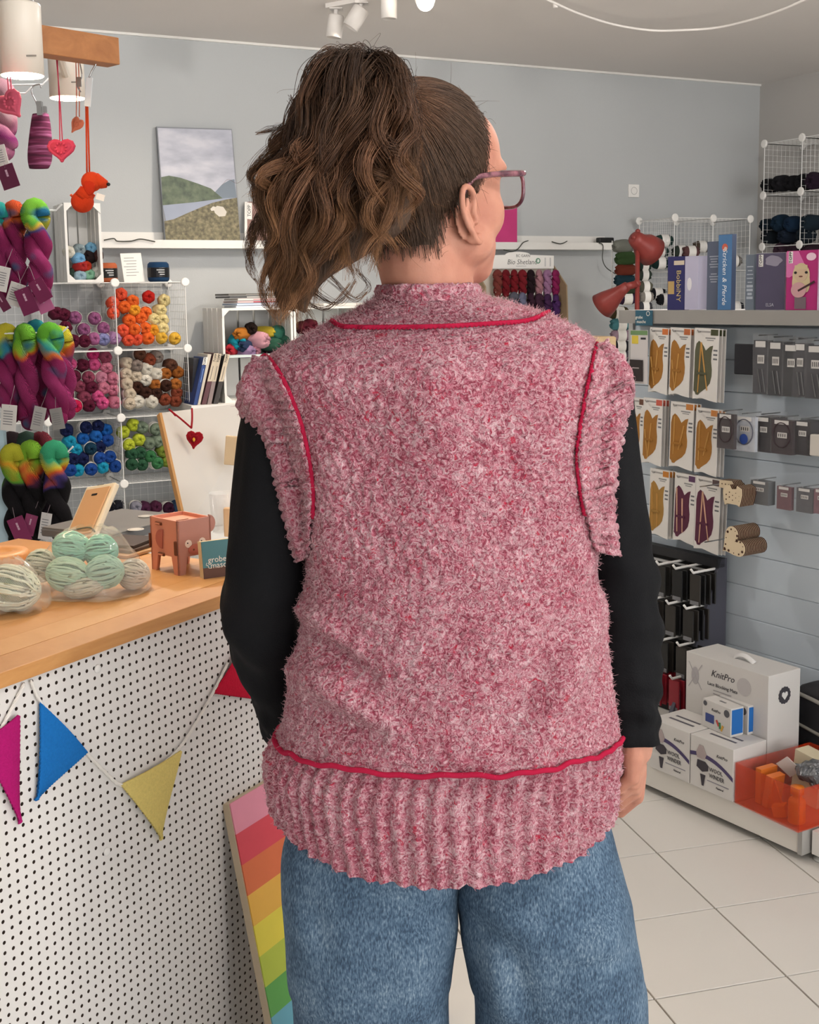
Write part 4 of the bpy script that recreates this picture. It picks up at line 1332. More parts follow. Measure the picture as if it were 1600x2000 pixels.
# ---- white crates
def crate(name, label, M, w, h, d, shelf=None, slats=4):
    """open front crate in local frame: x width, y up, z towards the viewer (front at z=0)"""
    c = thing(name, label, 'crate', M.translation)
    t = .012
    for i, (x0) in enumerate((0, w)):
        for k in range(slats):
            sw = d / slats * .88
            mb = MB(M); mb.box((x0 + (t / 2 if i == 0 else -t / 2), h / 2, -d + d / slats * (k + .5)), (t, h, sw)); mb.build('side_slat', M_WHITE, c)
    for k in range(slats):
        for y in (t / 2, h - t / 2):
            mb = MB(M); mb.box((w / 2, y, -d + d / slats * (k + .5)), (w - 2 * t, t, d / slats * .88)); mb.build('top_slat' if y > h / 2 else 'bottom_slat', M_WHITE, c)
    nb2 = max(3, int(w / .09))
    for k in range(nb2):
        mb = MB(M); mb.box((t + (w - 2 * t) * (k + .5) / nb2, h / 2, -d + .006), ((w - 2 * t) / nb2 * .86, h - 2 * t, .010)); mb.build('back_slat', M_WHITE, c)
    for x in (0, 1):
        for y in (0, 1):
            k = .05
            pts = [(0, 0), (k, 0), (0, k)]
            if x: pts = [(w - p[0], p[1]) for p in pts][::-1]
            if y: pts = [(p[0], h - p[1]) for p in pts][::-1]
            mb = MB(M); mb.prism(pts, .012, z0=-.013); mb.build('corner_block', M_WHITE, c)
    if shelf:
        mb = MB(M); mb.box((w / 2, shelf, -d / 2), (w - 2 * t, t, d - .02)); mb.build('inner_shelf', mat('cfdcda', .5), c)
    return c
cA = on_plane(132, 548, GO - NB * .01, NB); cB = on_plane(203, 548, GO - NB * .01, NB)
cw = (cB - cA).length; chh = (on_plane(200, 397, GO - NB * .01, NB).z - zt)
MC1 = frame(Vector((cA.x, cA.y, zt)), U, Z)
crate('wooden_crate', 'tall white slatted crate on the wire shelf with mixed yarn balls inside', MC1, cw, chh, .26, slats=3)
cl = [(134, 492, 'e0ddd0'), (154, 488, '8fa0a6'), (177, 486, '7fb7d8'), (152, 505, '7db4dd'), (174, 502, '2a1d1c'), (190, 500, '4a2c28'), (156, 521, 'b3312f'), (165, 521, 'c33a24'), (143, 535, '3f5348'), (156, 540, 'a5c4d4'), (173, 537, '8fc4a4'), (189, 533, 'e4e2d8')]
nmx = name_rows(cl, 12)
CN2 = ['ivory', 'grey', 'sky blue', 'pale blue', 'black', 'brown', 'brick red', 'red', 'dark green', 'ice blue', 'mint', 'white']
for i, (x, y, c) in enumerate(cl):
    p = on_plane(x, y, GO - NB * (.07 + .02 * (i % 3)), NB)
    yarn_ball(p, NB + Vector((R.uniform(-.5, .5), 0, R.uniform(-.2, .2))), c, f"{CN2[i]} yarn ball inside the tall white crate, {nmx[i]}", 'yarn balls in the tall crate', r=.03, L=.075, spin=i)

# ================================================================ hanging hanks on the display stand
HY = 4.1
HFc = Vector((0, -1, 0))
stand = thing('hank_display_stand', 'pale blue display stand with white rods carrying variegated hanks, far left', 'stand', (at(0, 1400, HY).x - .05, HY, 0))
bp = [at(-40, 820, HY - .12), at(6, 820, HY - .12), at(20, 1070, HY - .12), at(-40, 1070, HY - .12)]
mb = MB()
xa, xb = at(-60, 900, HY - .1).x, at(13, 940, HY - .1).x
ztop = at(5, 822, HY - .1).z
mb.box(((xa + xb) / 2, HY - .09, ztop / 2), (xb - xa, .03, ztop)); mb.build('side_board', mat('b4cfdc', .5, .03), stand)
mb = MB(); mb.box(((xa + xb) / 2 - .05, HY + .02, 1.0), (.05, .05, 2.0)); mb.build('post', M_WHITE, stand)
RODS = [(411, 121, 4.1), (650, 133, 4.05), (884, 143, 4.0), (165, 95, 4.3), (182, 62, 4.2)]
for (y, xe, yy) in RODS:
    mb = MB(); a = at(-60, y + 2, yy); c = at(xe - 12, y, yy); d = at(xe, y - 12, yy)
    mb.tube([a, c, d], .0032, 8); mb.build('rod', M_WIRE, stand)
RB = ['4fae3d', 'e8622a', '24a09a', 'd9cf3a', '7fbf3a']
MGT, MG2, PUR = '8e1f56', 'a4356e', '5a2a5e'
HM = [variegated('rainbow_magenta_yarn_%d' % i, h, MGT, MG2, i * 3.1, zs) for i, (h, zs) in enumerate([(['2fa597', '24a09a', '7a2a4a'], .07), (['d9562a', 'e8722a', '7a1f45'], .06), (['7cc23a', '5fae3d', 'd9b53a', '3a4a8a'], .07), (['d9cf3a', '6fb53a', '2a8fa0', '7a2a5a'], .06), (['7cc23a', '9cc83a', 'e0662a'], .07), (['2a9aa0', '4fae5d', '5a4a8a'], .06), (['6fc23a', '2f9a9a', 'e0702a'], .06), (['d9cf3a', 'e0662a', '8a3a6a'], .05)])]
HMB = [variegated('rainbow_black_yarn_%d' % i, h, '0e0d10', '191519', i * 2.3 + 20, .06) for i, h in enumerate([['c9c83a', 'e0a02a', '6fb53a', '3a3a40'], ['8fc83a', 'd9a03a', 'd9502a', '4a2040'], ['3fae7d', 'd9c83a', 'e0602a', '4a3a7a']])]
HDK = [variegated('dark_rainbow_yarn_%d' % i, h, '1a141c', '2a1a2a', i + 40, .06) for i, h in enumerate([['4a3a40', '6a4a5a'], ['3f5a4d', '5a6a5a'], ['7a2a35', '94404a']])]
def hk(px, py, Y, L, w, m, label, sp=0, tn=1.1, ln=0):
    return hank(at(px, py, Y), L, w, m, label, 'variegated hanks on the display stand', tn, sp, HFc, lean=ln)
hk(-6, 412, 4.1, .29, .082, HM[0], 'magenta hank with teal loop, cut by left edge, top rod', .4)
hk(27, 410, 4.11, .275, .082, HM[1], 'magenta hank with orange loop on the top rod', -.5, 1.3)
hk(68, 408, 4.08, .29, .09, HM[2], 'magenta hank with lime green loop, rightmost on the top rod', .5, 1.2, -.03)
hk(12, 650, 4.07, .29, .082, HM[3], 'magenta hank with yellow and lime loop, leftmost on middle rod', .2, 1.3)
hk(48, 650, 4.05, .31, .082, HM[4], 'magenta hank with all lime loop, second on middle rod', -.6, 1.2)
hk(70, 642, 4.12, .30, .08, HM[5], 'magenta hank with teal loop behind the others on middle rod', .9, 1.1)
hk(97, 648, 4.04, .30, .082, HM[6], 'magenta hank with green and teal loop on middle rod', .2, 1.2, -.05)
hk(117, 655, 4.09, .27, .085, HM[7], 'magenta hank with yellow loop, rightmost on middle rod', -.3, 1.0, -.04)
hk(25, 885, 4.0, .30, .085, HMB[0], 'black hank with yellow striped loop, leftmost on lowest rod', .3, 1.2)
hk(60, 880, 4.01, .29, .09, HMB[1], 'black hank with lime and red loop, middle of lowest rod', -.4, 1.1)
hk(105, 880, 3.99, .29, .09, HMB[2], 'black hank with green, yellow and orange loop, rightmost on lowest rod', .5, 1.1, -.03)
hk(22, 862, 4.16, .28, .09, HDK[0], 'dark plum hank behind the yellow striped one on lowest rod', .1, 1.2)
hk(52, 862, 4.17, .28, .09, HDK[1], 'dark green hank behind the lime one on lowest rod', .6, 1.2)
hk(80, 862, 4.18, .27, .09, HDK[2], 'dark red hank behind the middle ones on lowest rod', -.4, 1.2)
def htag(px, py, Y, w, h, hexc, label, ang=0, txt=None):
    p = at(px, py, Y)
    o = thing('hang_tag', label, 'label', p)
    M = frame(p, (1, 0, 0), (0, 0, 1)) @ rot(ang, 'Z')
    mb = MB(M); mb.box((0, 0, 0), (w, h, .0015), bev=.0006); mb.build('card', mat(hexc, .5), o)
    mb = MB(M); mb.tube([(0, h / 2 - .008, .001), (.004, h / 2 + .03, -.01), (0, h / 2 + .06, -.04)], .0008, 5); mb.build('string', mat('8a7a80', .7), o)
    for k in range(3 if txt else 6):
        mb = MB(M); mb.box((0 if txt else -w * .05, h * .25 - k * h * .1, .0012), (w * (.12 if txt else .6), h * (.09 if txt else .03), .0004)); mb.build('print_line', mat('c9a6b8' if txt else '77777a', .6), o)
htag(52, 588, 4.0, .055, .085, '6d1747', 'maroon hang tag below the orange looped hank', .35, 1)
htag(79, 567, 3.99, .05, .075, '701848', 'maroon hang tag below the lime looped hank, top rod', .5, 1)
htag(86, 592, 4.02, .05, .06, 'b4628c', 'pink hang tag peeking out under maroon tags', .4, 1)
htag(30, 575, 4.03, .05, .075, 'd9d6d2', 'white barcode tag left of the maroon tags', -.35)
htag(5, 545, 4.0, .04, .08, 'd9d6d2', 'white barcode tag at left edge below top rod', -.25)
htag(17, 816, 3.95, .05, .085, 'd5d2ce', 'large white barcode tag hanging below middle rod', -.12)
htag(75, 818, 4.0, .04, .08, 'a9a6a4', 'grey barcode tag under the middle rod', -.25)
htag(112, 818, 4.0, .04, .07, '8d8a88', 'dim grey tag at right end under middle rod', .15)
htag(38, 1035, 3.95, .055, .085, '7a2452', 'maroon hang tag under the black hanks', .35, 1)
htag(58, 1025, 3.97, .04, .07, '8a3a62', 'pinkish hang tag under middle black hank', -.3, 1)
htag(88, 1028, 3.95, .035, .09, 'c9c6c4', 'white barcode tag under the rightmost black hank', -.2)
htag(5, 590, 4.02, .03, .06, '5a1238', 'dark maroon tag at the left edge between rods', .5, 1)

# upper left hangings: wire bars carry a clipped cuff and a pale hank
hank(at(-2, 178, 4.15), .21, .11, variegated('pale_pink_yarn', ['b98a96', 'c9a0a8'], 'c98a9a', '8a2a6a', 60, .1), 'pale pink hank with purple end cut by left edge under the lamp', 'variegated hanks on the display stand', 1.0, .3, HFc)
htag(16, 345, 4.0, .055, .075, '571236', 'dark maroon hang tag below the pale pink hank', .3, 1)
htag(2, 305, 4.05, .04, .07, 'd9d2cc', 'white tag tucked below the pale pink hank', .2)

# ================================================================ timber beam and lamps over the counter
M_BEAM = oak('beam_timber', '9c6234', 'b67a45')
BY = 2.45
be = at(233, 100, BY)                        # right end, centre of face
bdir = Vector((.93, 1, 0)).normalized()
bn = Vector((bdir.y, -bdir.x, 0))
bh = .0505
beam = thing('timber_beam', 'orange-brown timber beam hung above the counter', 'beam', be)
bl = 1.35
M = frame(be, bdir, Z)
mb = MB(M); mb.box((-bl / 2, 0, -.02), (bl, bh, .042), bev=.0015); mb.build('timber', M_BEAM, beam)
for s in (-.18, -1.2):
    p = be + bdir * s
    mb = MB(); mb.tube([p + Z * .02, p + Z * .05, Vector((p.x, p.y, HC))], .0016, 6); mb.build('hanging_wire', M_WIRE, beam)
    mb = MB(); mb.tube([p + Z * (bh / 2), p + Z * (bh / 2 + .018) + bdir * .006, p + Z * (bh / 2 + .02) - bdir * .008], .002, 6); mb.build('hook', M_WIRE, beam)
M_LAMPW = mat('ebe3d6', .35, .02, 10, name='lamp_white')
M_LAMPE = mat('ffdcae', .5, 0, 1, emit=45, name='warm_lamp_disc')
def lamp(px, py_top, py_bot, wpx, Y, label, watts, aim):
    top = at(px, py_top, Y); bot = at(px + 4, py_bot, Y)
    ctr = (top + bot) / 2
    axis = Vector((.02, -.04, -1)).normalized()
    h = (top.z - bot.z); r = wpx / FPX * Y / 2
    o = thing('cylinder_spot_lamp', label, 'lamp', bot)
    M = frame(bot, (1, 0, 0), (0, 1, 0))
    mb = MB(M); mb.lathe([(r * .97, .03), (r * .985, .0), (r, .0), (r, h - .004), (r * .97, h), (.01, h)], 36, cap=False); mb.build('housing', M_LAMPW, o, True)
    mb = MB(M); mb.lathe([(.001, -.001), (r * .95, -.001), (r * .97, .002), (.001, .004)], 32); mb.build('light_disc', M_LAMPE, o)
    tb_ = [be + bdir * (-.03 - .01 * i_) for i_ in range(110)]; q_ = min(tb_, key=lambda v_: abs(proj(v_)[0] - px)); mb = MB(); mb.tube([Vector((ctr.x, ctr.y, q_.z)), q_ - bn * .03], .008, 8); mb.build('bracket', M_LAMPW, o)
    mb = MB(M); mb.box((r * .55, -r * .86, .028), (.03, .001, .003), rot(.0, 'Z')); mb.build('print_line', mat('9a948a', .5), o)
    l = bpy.data.lights.new('spot_lamp_light', 'SPOT'); l.energy = watts; l.color = (1, .72, .42); l.spot_size = math.radians(95); l.spot_blend = .7; l.shadow_soft_size = r * .8
    lo = bpy.data.objects.new('spot_lamp_light', l); lo.location = bot - Z * .003
    lo.rotation_euler = (Vector(aim) - bot).to_track_quat('-Z', 'Y').to_euler()
    COL.objects.link(lo)
CT = .95
lamp(40, 8, 148, 80, 2.25, 'front white cylinder lamp glowing warm, upper left corner', 18, on_z(100, 1180, CT))
lamp(128, 95, 192, 66, 2.72, 'second white cylinder lamp behind the timber beam', 11, on_z(330, 1060, CT))

# ---- hanging crochet and clips
def cord_pts(p): return [Vector(q) for q in p]
def crochet_heart(name, label, p, size, hexc, cords, hang, squash=1.0, tilt=0, extra=None):
    o = thing(name, label, 'ornament', p)
    pts = []
    for k in range(40):
        a = 2 * PI * k / 40
        pts.append((16 * math.sin(a) ** 3 / 17 * size, (13 * math.cos(a) - 5 * math.cos(2 * a) - 2 * math.cos(3 * a) - math.cos(4 * a)) / 17 * size * squash))
    M = frame(p, (1, 0, 0), (0, 0, 1)) @ rot(tilt, 'Z')
    mb = MB(M); mb.prism(pts, size * .35, z0=-size * .17); mb.tube([(x, y, 0) for x, y in pts], size * .2, 8, closed=True)
    for k in range(0, 40, 2): mb.sphere((pts[k][0] * 1.08, pts[k][1] * 1.08, 0), size * .17, u=8, v=6)
    for k in range(10):
        a = 2 * PI * k / 10; mb.sphere((size * .45 * math.sin(a), size * (.4 * math.cos(a) + .05), size * .18), size * .13, u=8, v=6)
    mb.build('crochet_heart', yarn_mat(hexc, 300), o, True)
    mb = MB()
    for (a, c) in cords: mb.tube(catmull([a, Vector(a).lerp(Vector(c), .5) + Vector((.001, 0, 0)), c], 6), hang, 6)
    mb.build('cord', yarn_mat(hexc, 500), o, True)
    return o
hp = at(120, 291, 2.42)
crochet_heart('crochet_heart', 'pink crochet heart hanging on a pink cord from the timber beam', hp, .0235, 'e8506e', [(at(112, 118, 2.42), at(117, 278, 2.42)), (at(110, 112, 2.42), at(122, 278, 2.42)), (at(114, 55, 2.40), at(112, 118, 2.42))], .0012, .85)
crochet_heart('crochet_heart', 'small pink crochet heart under the front lamp at left edge', at(20, 202, 2.2), .021, 'ee6a84', [(at(14, 150, 2.2), at(16, 190, 2.2)), (at(20, 150, 2.2), at(21, 190, 2.2))], .0013, 1.1, .6)
crochet_heart('crochet_fish', 'tiny salmon crochet charm hanging behind the second lamp', at(150, 243, 2.55), .011, 'f08a6a', [(at(148, 118, 2.5), at(149, 232, 2.55)), (at(153, 118, 2.5), at(155, 228, 2.55))], .0011, 1.5, -.6)
# orange crochet dog
dp = at(176, 380, 2.44)
dog = thing('crochet_dog', 'orange crochet dog hanging on an orange cord from a hook', 'toy', dp)
def dpt(x, y, d=0): return at(x, y, 2.44 + d)
k_ = 2.44 / FPX
mb = MB(); mb.sphere(dpt(161, 394), (22 * k_, 18 * k_, 21 * k_), u=18, v=12); mb.tube([dpt(162, 388), dpt(172, 372)], [18 * k_, 16 * k_], 12); mb.build('body', yarn_mat('e0431c', 260), dog, True)
mb = MB(); mb.sphere(dpt(179, 355), (20 * k_, 18 * k_, 19 * k_), u=18, v=12); mb.tube([dpt(186, 352), dpt(200, 358), dpt(209, 360)], [15 * k_, 11 * k_, 7 * k_], 12); mb.build('head', yarn_mat('e84a20', 260), dog, True)
mb = MB(); mb.sphere(dpt(212, 360, -.002), (3.5 * k_, 4 * k_, 3.5 * k_)); mb.build('nose', M_BLACK, dog, True)
mb = MB(); mb.sphere(dpt(175, 364, -.014), (11 * k_, 5 * k_, 17 * k_), u=14, v=10); mb.build('ear', yarn_mat('d9391a', 260), dog, True)
mb = MB(); mb.tube(catmull([dpt(150, 388), dpt(142, 384), dpt(138, 380)], 4), 2.4 * k_, 8); mb.build('tail', yarn_mat('f06a40', 260), dog, True)
mb = MB()
for dx in (0, 5): mb.tube([dpt(168 + dx * .6, 205), dpt(170 + dx, 345)], 1.9 * k_, 6)
mb.build('cord', yarn_mat('f0572c', 500), dog, True)
mb = MB(); mb.box((0, 0, 0), (16 * k_, .002, 12 * k_), T(dpt(196, 385, -.01)) @ rot(.3, 'Y')); mb.build('care_tag', M_WHITE, dog)
hk_ = thing('metal_clip_hook', 'steel hook with white price tag holding the orange dog', 'hook', dpt(170, 200))
mb = MB(); mb.tube(catmull([at(185, 115, 2.44), at(187, 125, 2.44), at(180, 138, 2.44), at(174, 152, 2.44)], 5), .0018, 8); mb.build('hook', M_METAL, hk_, True)
mb = MB(); a = at(173, 180, 2.44); mb.box((0, 0, 0), (.0125, .004, .055), T(a) @ rot(.13, 'Y'), bev=.001); mb.build('tag', mat('cfd4d6', .3), hk_)
# second thin hook with clip behind
h2 = thing('wire_clip', 'thin grey wire clip hanging from the beam beside the second lamp', 'hook', at(152, 160, 2.48))
mb = MB(); mb.tube(catmull([at(155, 118, 2.48), at(160, 150, 2.48), at(150, 165, 2.48), at(158, 180, 2.48)], 5), .0014, 6); mb.box(tuple(at(154, 160, 2.48)), (.009, .004, .018)); mb.build('wire', M_METAL, h2)
# cuff on clip hanger
cu = thing('knitted_cuff', 'striped purple knitted cuff hanging from a steel clip', 'knitwear', at(78, 325, 4.2))
m_, nt, bb2 = nmat('striped_purple_knit')
v = coords(nt, 'Object', (6, 6, 75)); nz = N(nt, 'ShaderNodeTexNoise', i_Scale=1.0, i_Detail=3.0); nt.links.new(v, nz.inputs['Vector'])
nt.links.new(ramp(nt, nz.outputs[0], [(.38, '4a1530'), (.5, '6d2146'), (.62, 'a05a80'), (.72, '7a2a50')]), bb2.inputs['Base Color']); bb2.inputs['Roughness'].default_value = .9
bump(nt, bb2, nz.outputs[0], .8, .004)
rw_ = []
for (y, xl, xr) in ((222, 64, 94), (240, 61, 98), (270, 57, 101), (300, 54, 102), (318, 55, 101), (330, 58, 94)):
    a, c = at(xl, y, 4.2), at(xr, y, 4.2)
    rw_.append([((a.x + c.x) / 2 + (c.x - a.x) / 2 * math.cos(t), 4.2 + .018 * math.sin(t), a.z) for t in np.linspace(0, 2 * PI, 24, endpoint=False)])
mb = MB(); mb.surf(rw_, closed_u=True); co_ = mb.build('tube', m_, cu, True); solidify(co_, .003, 0)
sub = co_.modifiers.new('s', 'SUBSURF'); sub.levels = sub.render_levels = 2
clp = thing('clip_hanger', 'steel trouser clip hanger holding the purple cuff', 'hanger', at(72, 200, 4.2))
mb = MB(); mb.tube(catmull([at(80, 172, 4.2), at(78, 165, 4.2), at(66, 168, 4.2), at(62, 180, 4.2), at(70, 198, 4.2), at(74, 212, 4.2)], 5), .0025, 8); mb.build('hook', M_METAL, clp, True)
mb = MB(); mb.box(tuple(at(78, 212, 4.17)), (.016, .02, .045)); mb.box(tuple(at(88, 214, 4.17)), (.01, .014, .02)); mb.build('clip', M_METAL, clp)

# ================================================================ the counter
M_OAK = oak('beech_worktop', 'bd8146', 'd9a468')
CF0, CF1 = on_z(0, 1315, CT), on_z(429, 1164, CT)
cdir = (CF1 - CF0).normalized()
cn = Vector((cdir.y, -cdir.x, 0))
CA, CB_ = CF0 - cdir * .55, CF1 + cdir * .22
clen = (CB_ - CA).length
counter = thing('shop_counter', 'shop counter with beech worktop and white perforated front', 'counter', Vector((CA.x, CA.y, 0)))
MCt = frame(Vector((CA.x, CA.y, 0)), cdir, Z)       # x along, y up, z = cdir x Z = outward
zo = cdir.cross(Z)
assert zo.dot(cn) > 0
nst = 11
sdp = .70 / nst
for k in range(nst):
    mb = MB(MCt); mb.box((clen / 2, CT - .011, -sdp * (k + .5)), (clen, .022, sdp - .0004), bev=.0012 if k == 0 else 0)
    o = mb.build('worktop_stave', oak('beech_stave_%d' % k, *R.choice([('bd8146', 'd9a468'), ('b67a40', 'd49c60'), ('c48a4f', 'deac72')]), sc=(3, 3, 26), rotz=math.atan2(cdir.y, cdir.x)), counter)
PO = -.012
# perforated board, real holes
pit = .0152; hr = .0029; ph_h = CT - .024
nx_, ny_ = int(clen / pit), int(ph_h / pit)
ang = np.arange(8) * PI / 4
outer = np.array([(1, 0), (1, 1), (0, 1), (-1, 1), (-1, 0), (-1, -1), (0, -1), (1, -1)]) * pit / 2
inner = np.stack([np.cos(ang), np.sin(ang)], -1) * hr
cell = np.vstack([np.c_[outer, np.zeros(8)], np.c_[inner, np.zeros(8)], np.c_[inner, np.full(8, -.004)]])
cq = []
for j in range(8):
    j2 = (j + 1) % 8
    cq += [(j, j2, 8 + j2, 8 + j)]
cq = np.array(cq)
cwall = np.array([(8 + j, 8 + (j + 1) % 8, 16 + (j + 1) % 8, 16 + j) for j in range(8)])
ox, oy = np.meshgrid(np.arange(nx_) * pit + pit / 2, ph_h - np.arange(ny_) * pit - pit / 2)
off = np.stack([ox.ravel(), oy.ravel(), np.full(ox.size, PO)], -1)
V = (off[:, None, :] + cell[None]).reshape(-1, 3)
Qf = (np.arange(len(off))[:, None, None] * 24 + cq[None]).reshape(-1, 4)
Mn = np.array(MCt)
V = V @ Mn[:3, :3].T + Mn[:3, 3]
_pb = np_obj('perforated_board', V, Qf, mat('e2dfdb', .45, .02, 3, name='white_hardboard'), counter, smooth=False)
np_obj('hole_rims', V, (np.arange(len(off))[:, None, None] * 24 + cwall[None]).reshape(-1, 4), mat('4a3c32', .9, name='hardboard_core'), _pb, smooth=False)['kind'] = 'stuff'
mb = MB(MCt); mb.box((clen / 2, ph_h / 2, PO - .012 - .025), (clen, ph_h, .05)); mb.build('inner_carcass', mat('1a1714', .9), counter)  # near-black sheet behind the board, paints the shade inside the holes
mb = MB(MCt); mb.box((clen + .004, ph_h / 2, -.35), (.018, ph_h, .66)); mb.build('end_panel', M_WHITE, counter)
def peg(px, py, o=.002):
    return on_plane(px, py, CF0 + cn * (PO + o), cn)
for (x, y) in ((190, 1306), (208, 1663)):
    mb = MB(frame(peg(x, y, 0), cdir, Z)); mb.lathe([(.0065, 0), (.0062, .0022), (.004, .003), (.0005, .003)], 18); mb.build('screw_cap', M_WHITEG, counter, True)
# bunting
bunt = thing('pennant_bunting', 'knitted pennant bunting on white cord pinned along the counter front', 'bunting', peg(235, 1530))
def cordline(pts, r=.0032):
    w = catmull([peg(x, y, .005) for x, y in pts], 8)
    mb = MB(); 
    for ph in (0, 2.1, 4.2):
        mb.tube([q + Z * .0015 * math.cos(i * .8 + ph) + cn * .0012 * math.sin(i * .8 + ph) for i, q in enumerate(w)], r * .55, 6)
    return mb.build('cord', mat('e8e4dd', .9, .08, 200), bunt, True)
cordline([(-20, 1470), (0, 1428), (25, 1380), (47, 1336)]); cordline([(60, 1330), (76, 1366), (112, 1415), (160, 1462), (205, 1508), (235, 1533), (268, 1523), (310, 1498), (350, 1462), (390, 1400), (420, 1345), (445, 1295)])
def pennant(corners, hexc, lab):
    c = [peg(x, y, .004) for x, y in corners]
    n = 46
    V = []
    a0, a1, a2 = c
    rows_ = []
    L1 = (a1 - a0).length
    for i in range(n + 1):
        t = i / n
        l, r = a0.lerp(a2, t), a1.lerp(a2, t)
        rw = []
        for j in range(n + 1):
            s = j / n
            p = l.lerp(r, s)
            edge = math.sin(PI * min(1, max(0, s))) 
            rib = .0004 * math.cos(i * PI / 1) + .0003 * math.sin(j * 2.1 + i * 3.14)
            p = p + cn * (.003 * edge + rib + .004 * math.sin(t * 3 + s * 2)) + (r - l).normalized() * .0012 * (1 if i % 2 else -1) * (1 if s in (0, 1) else 0)
            rw.append(p)
        rows_.append(rw)
    mb = MB(); mb.surf(rows_); o = mb.build('pennant', mat(hexc, .9, .15, 250, bmp=.5, bscale=320, spec=.15), bunt, True, lab); solidify(o, .004, -1)
pennant([(-45, 1450), (31, 1394), (38, 1606)], 'b01a6c', 'magenta knitted pennant')
pennant([(76, 1369), (166, 1466), (70, 1562)], '1d6fb8', 'blue knitted pennant')
pennant([(234, 1532), (349, 1464), (314, 1638)], 'ddc878', 'pale yellow knitted pennant')
pennant([(415, 1353), (470, 1250), (505, 1365)], 'c01a38', 'red knitted pennant')
# rainbow board leaning on the counter
pt, pb = peg(500, 1545, .012), on_z(572, 2225, 0)
rb = thing('rainbow_board', 'rainbow striped canvas leaning against the counter front', 'board', pb)
pb = Vector((pb.x, pb.y, 0))
upv = (pt - pb); hb = upv.length
Mr = frame(pb, cdir, upv)
mb = MB(Mr); mb.box((.16, hb / 2, -.006), (.32, hb, .014)); mb.build('frame', mat('c9b79c', .7), rb)
RAIN = [('e593a8', 'pink'), ('d94a58', 'red'), ('dd7348', 'orange'), ('eab54e', 'amber'), ('e9d84e', 'yellow'), ('bccb4c', 'lime'), ('64ad57', 'green'), ('6fb4c8', 'light blue'), ('4a78b4', 'blue'), ('5a55a0', 'violet'), ('7a4a8a', 'purple')]
sh_ = hb / 11.0
for k, (c, nme) in enumerate(RAIN):
    y1 = hb - k * sh_; y0 = y1 - sh_
    mb = MB(Mr); mb.prism([(.002, y0), (.318, y0 + .0), (.318, y1), (.002, y1)], .0022, z0=.001); mb.build('stripe', mat(c, .6, .05, 30), rb, label=nme + ' stripe')

# ================================================================ things on the counter
def wound_ball(name, label, group, c, rx, ry, rz, hexc, hexd, axisM=None, loops=30, cat='yarn', seed=0):
    rg = random.Random(seed)
    o = thing(name, label, cat, c - Z * rz, group)
    M = T(c) @ (axisM or Matrix.Identity(4))
    mb = MB(M); mb.sphere((0, 0, 0), (rx * .93, ry * .93, rz * .93), u=20, v=12); mb.build('core', yarn_mat(hexd, 150), o, True)
    mb = MB(M)
    for k in range(loops):
        # strands run along x with a slight fan, crossing in places
        tilt = rg.uniform(-.35, .35) + (.9 if k % 5 == 0 else 0); off = (k / (loops - 1) * 2 - 1) * .9
        ax = Vector((0, math.sin(off * 1.35), math.cos(off * 1.35)))
        pts = []
        for j in range(22):
            a = 2 * PI * j / 22
            q = Vector((math.cos(a), math.sin(a) * math.cos(off * 1.5), math.sin(a) * math.sin(off * 1.5)))
            q = rot(tilt, 'X').to_3x3() @ rot(rg.uniform(-.3, .3), 'Z').to_3x3() @ rot(rg.uniform(-.02, .02), 'Y').to_3x3() @ q
            sc = 1.0 + .03 * math.sin(3 * a + k)
            pts.append((q.x * rx * sc, q.y * ry * sc, q.z * rz * sc))
        mb.tube(pts, .0019, 5, closed=True)
    mb.build('wound_strands', mat(hexc, .85, .12, 60, spec=.2), o, True)
    return o
MINT, MINT2, PALE = '98dcc6', '4f9a84', 'cfe0cf'
Yb = 2.03
for i, (x, y, rx, rz, c1, c2, l, dy) in enumerate([(140, 1070, 36, 32, MINT, MINT2, 'mint yarn ball in the bag, upper left of the four', .03), (197, 1076, 32, 32, MINT, MINT2, 'mint yarn ball in the bag, upper right of the four', .03),
        (133, 1122, 42, 34, 'bfe2c8', '78a58c', 'pale mint yarn ball in the bag, lower left of the four', -.01), (205, 1117, 36, 33, 'b4e0cc', '6aa08a', 'pale mint yarn ball in the bag, lower right of the four', -.01),
        (262, 1140, 30, 30, 'dcd6c8', 'b8b0a0', 'cream yarn ball in the right end of the plastic bag', .03), (165, 1165, 40, 20, 'cfd3c2', 'a8ac98', 'pale yarn ball squashed at the bottom of the bag', -.02), (80, 1105, 30, 32, 'd6dccb', 'b0b8a4', 'pale green yarn ball in the left end of the bag', .05)]):
    c = at(x, y, Yb + dy); k = (Yb + dy) / FPX
    c.z = max(c.z, CT + rz * k * 1.04)
    wound_ball('yarn_ball', l, 'yarn balls in the clear bag', c, rx * k, 30 * k, rz * k, c1, c2, rot(.15 * (-1) ** i, 'Y'), seed=i)
c = at(22, 1168, 1.93)
wound_ball('yarn_ball', 'white and pale green yarn ball at the left edge of the counter', None, Vector((c.x, c.y, CT + .037)), .046, .04, .036, 'dfe4cf', 'b4bca4', rot(.2, 'Y'), seed=20)
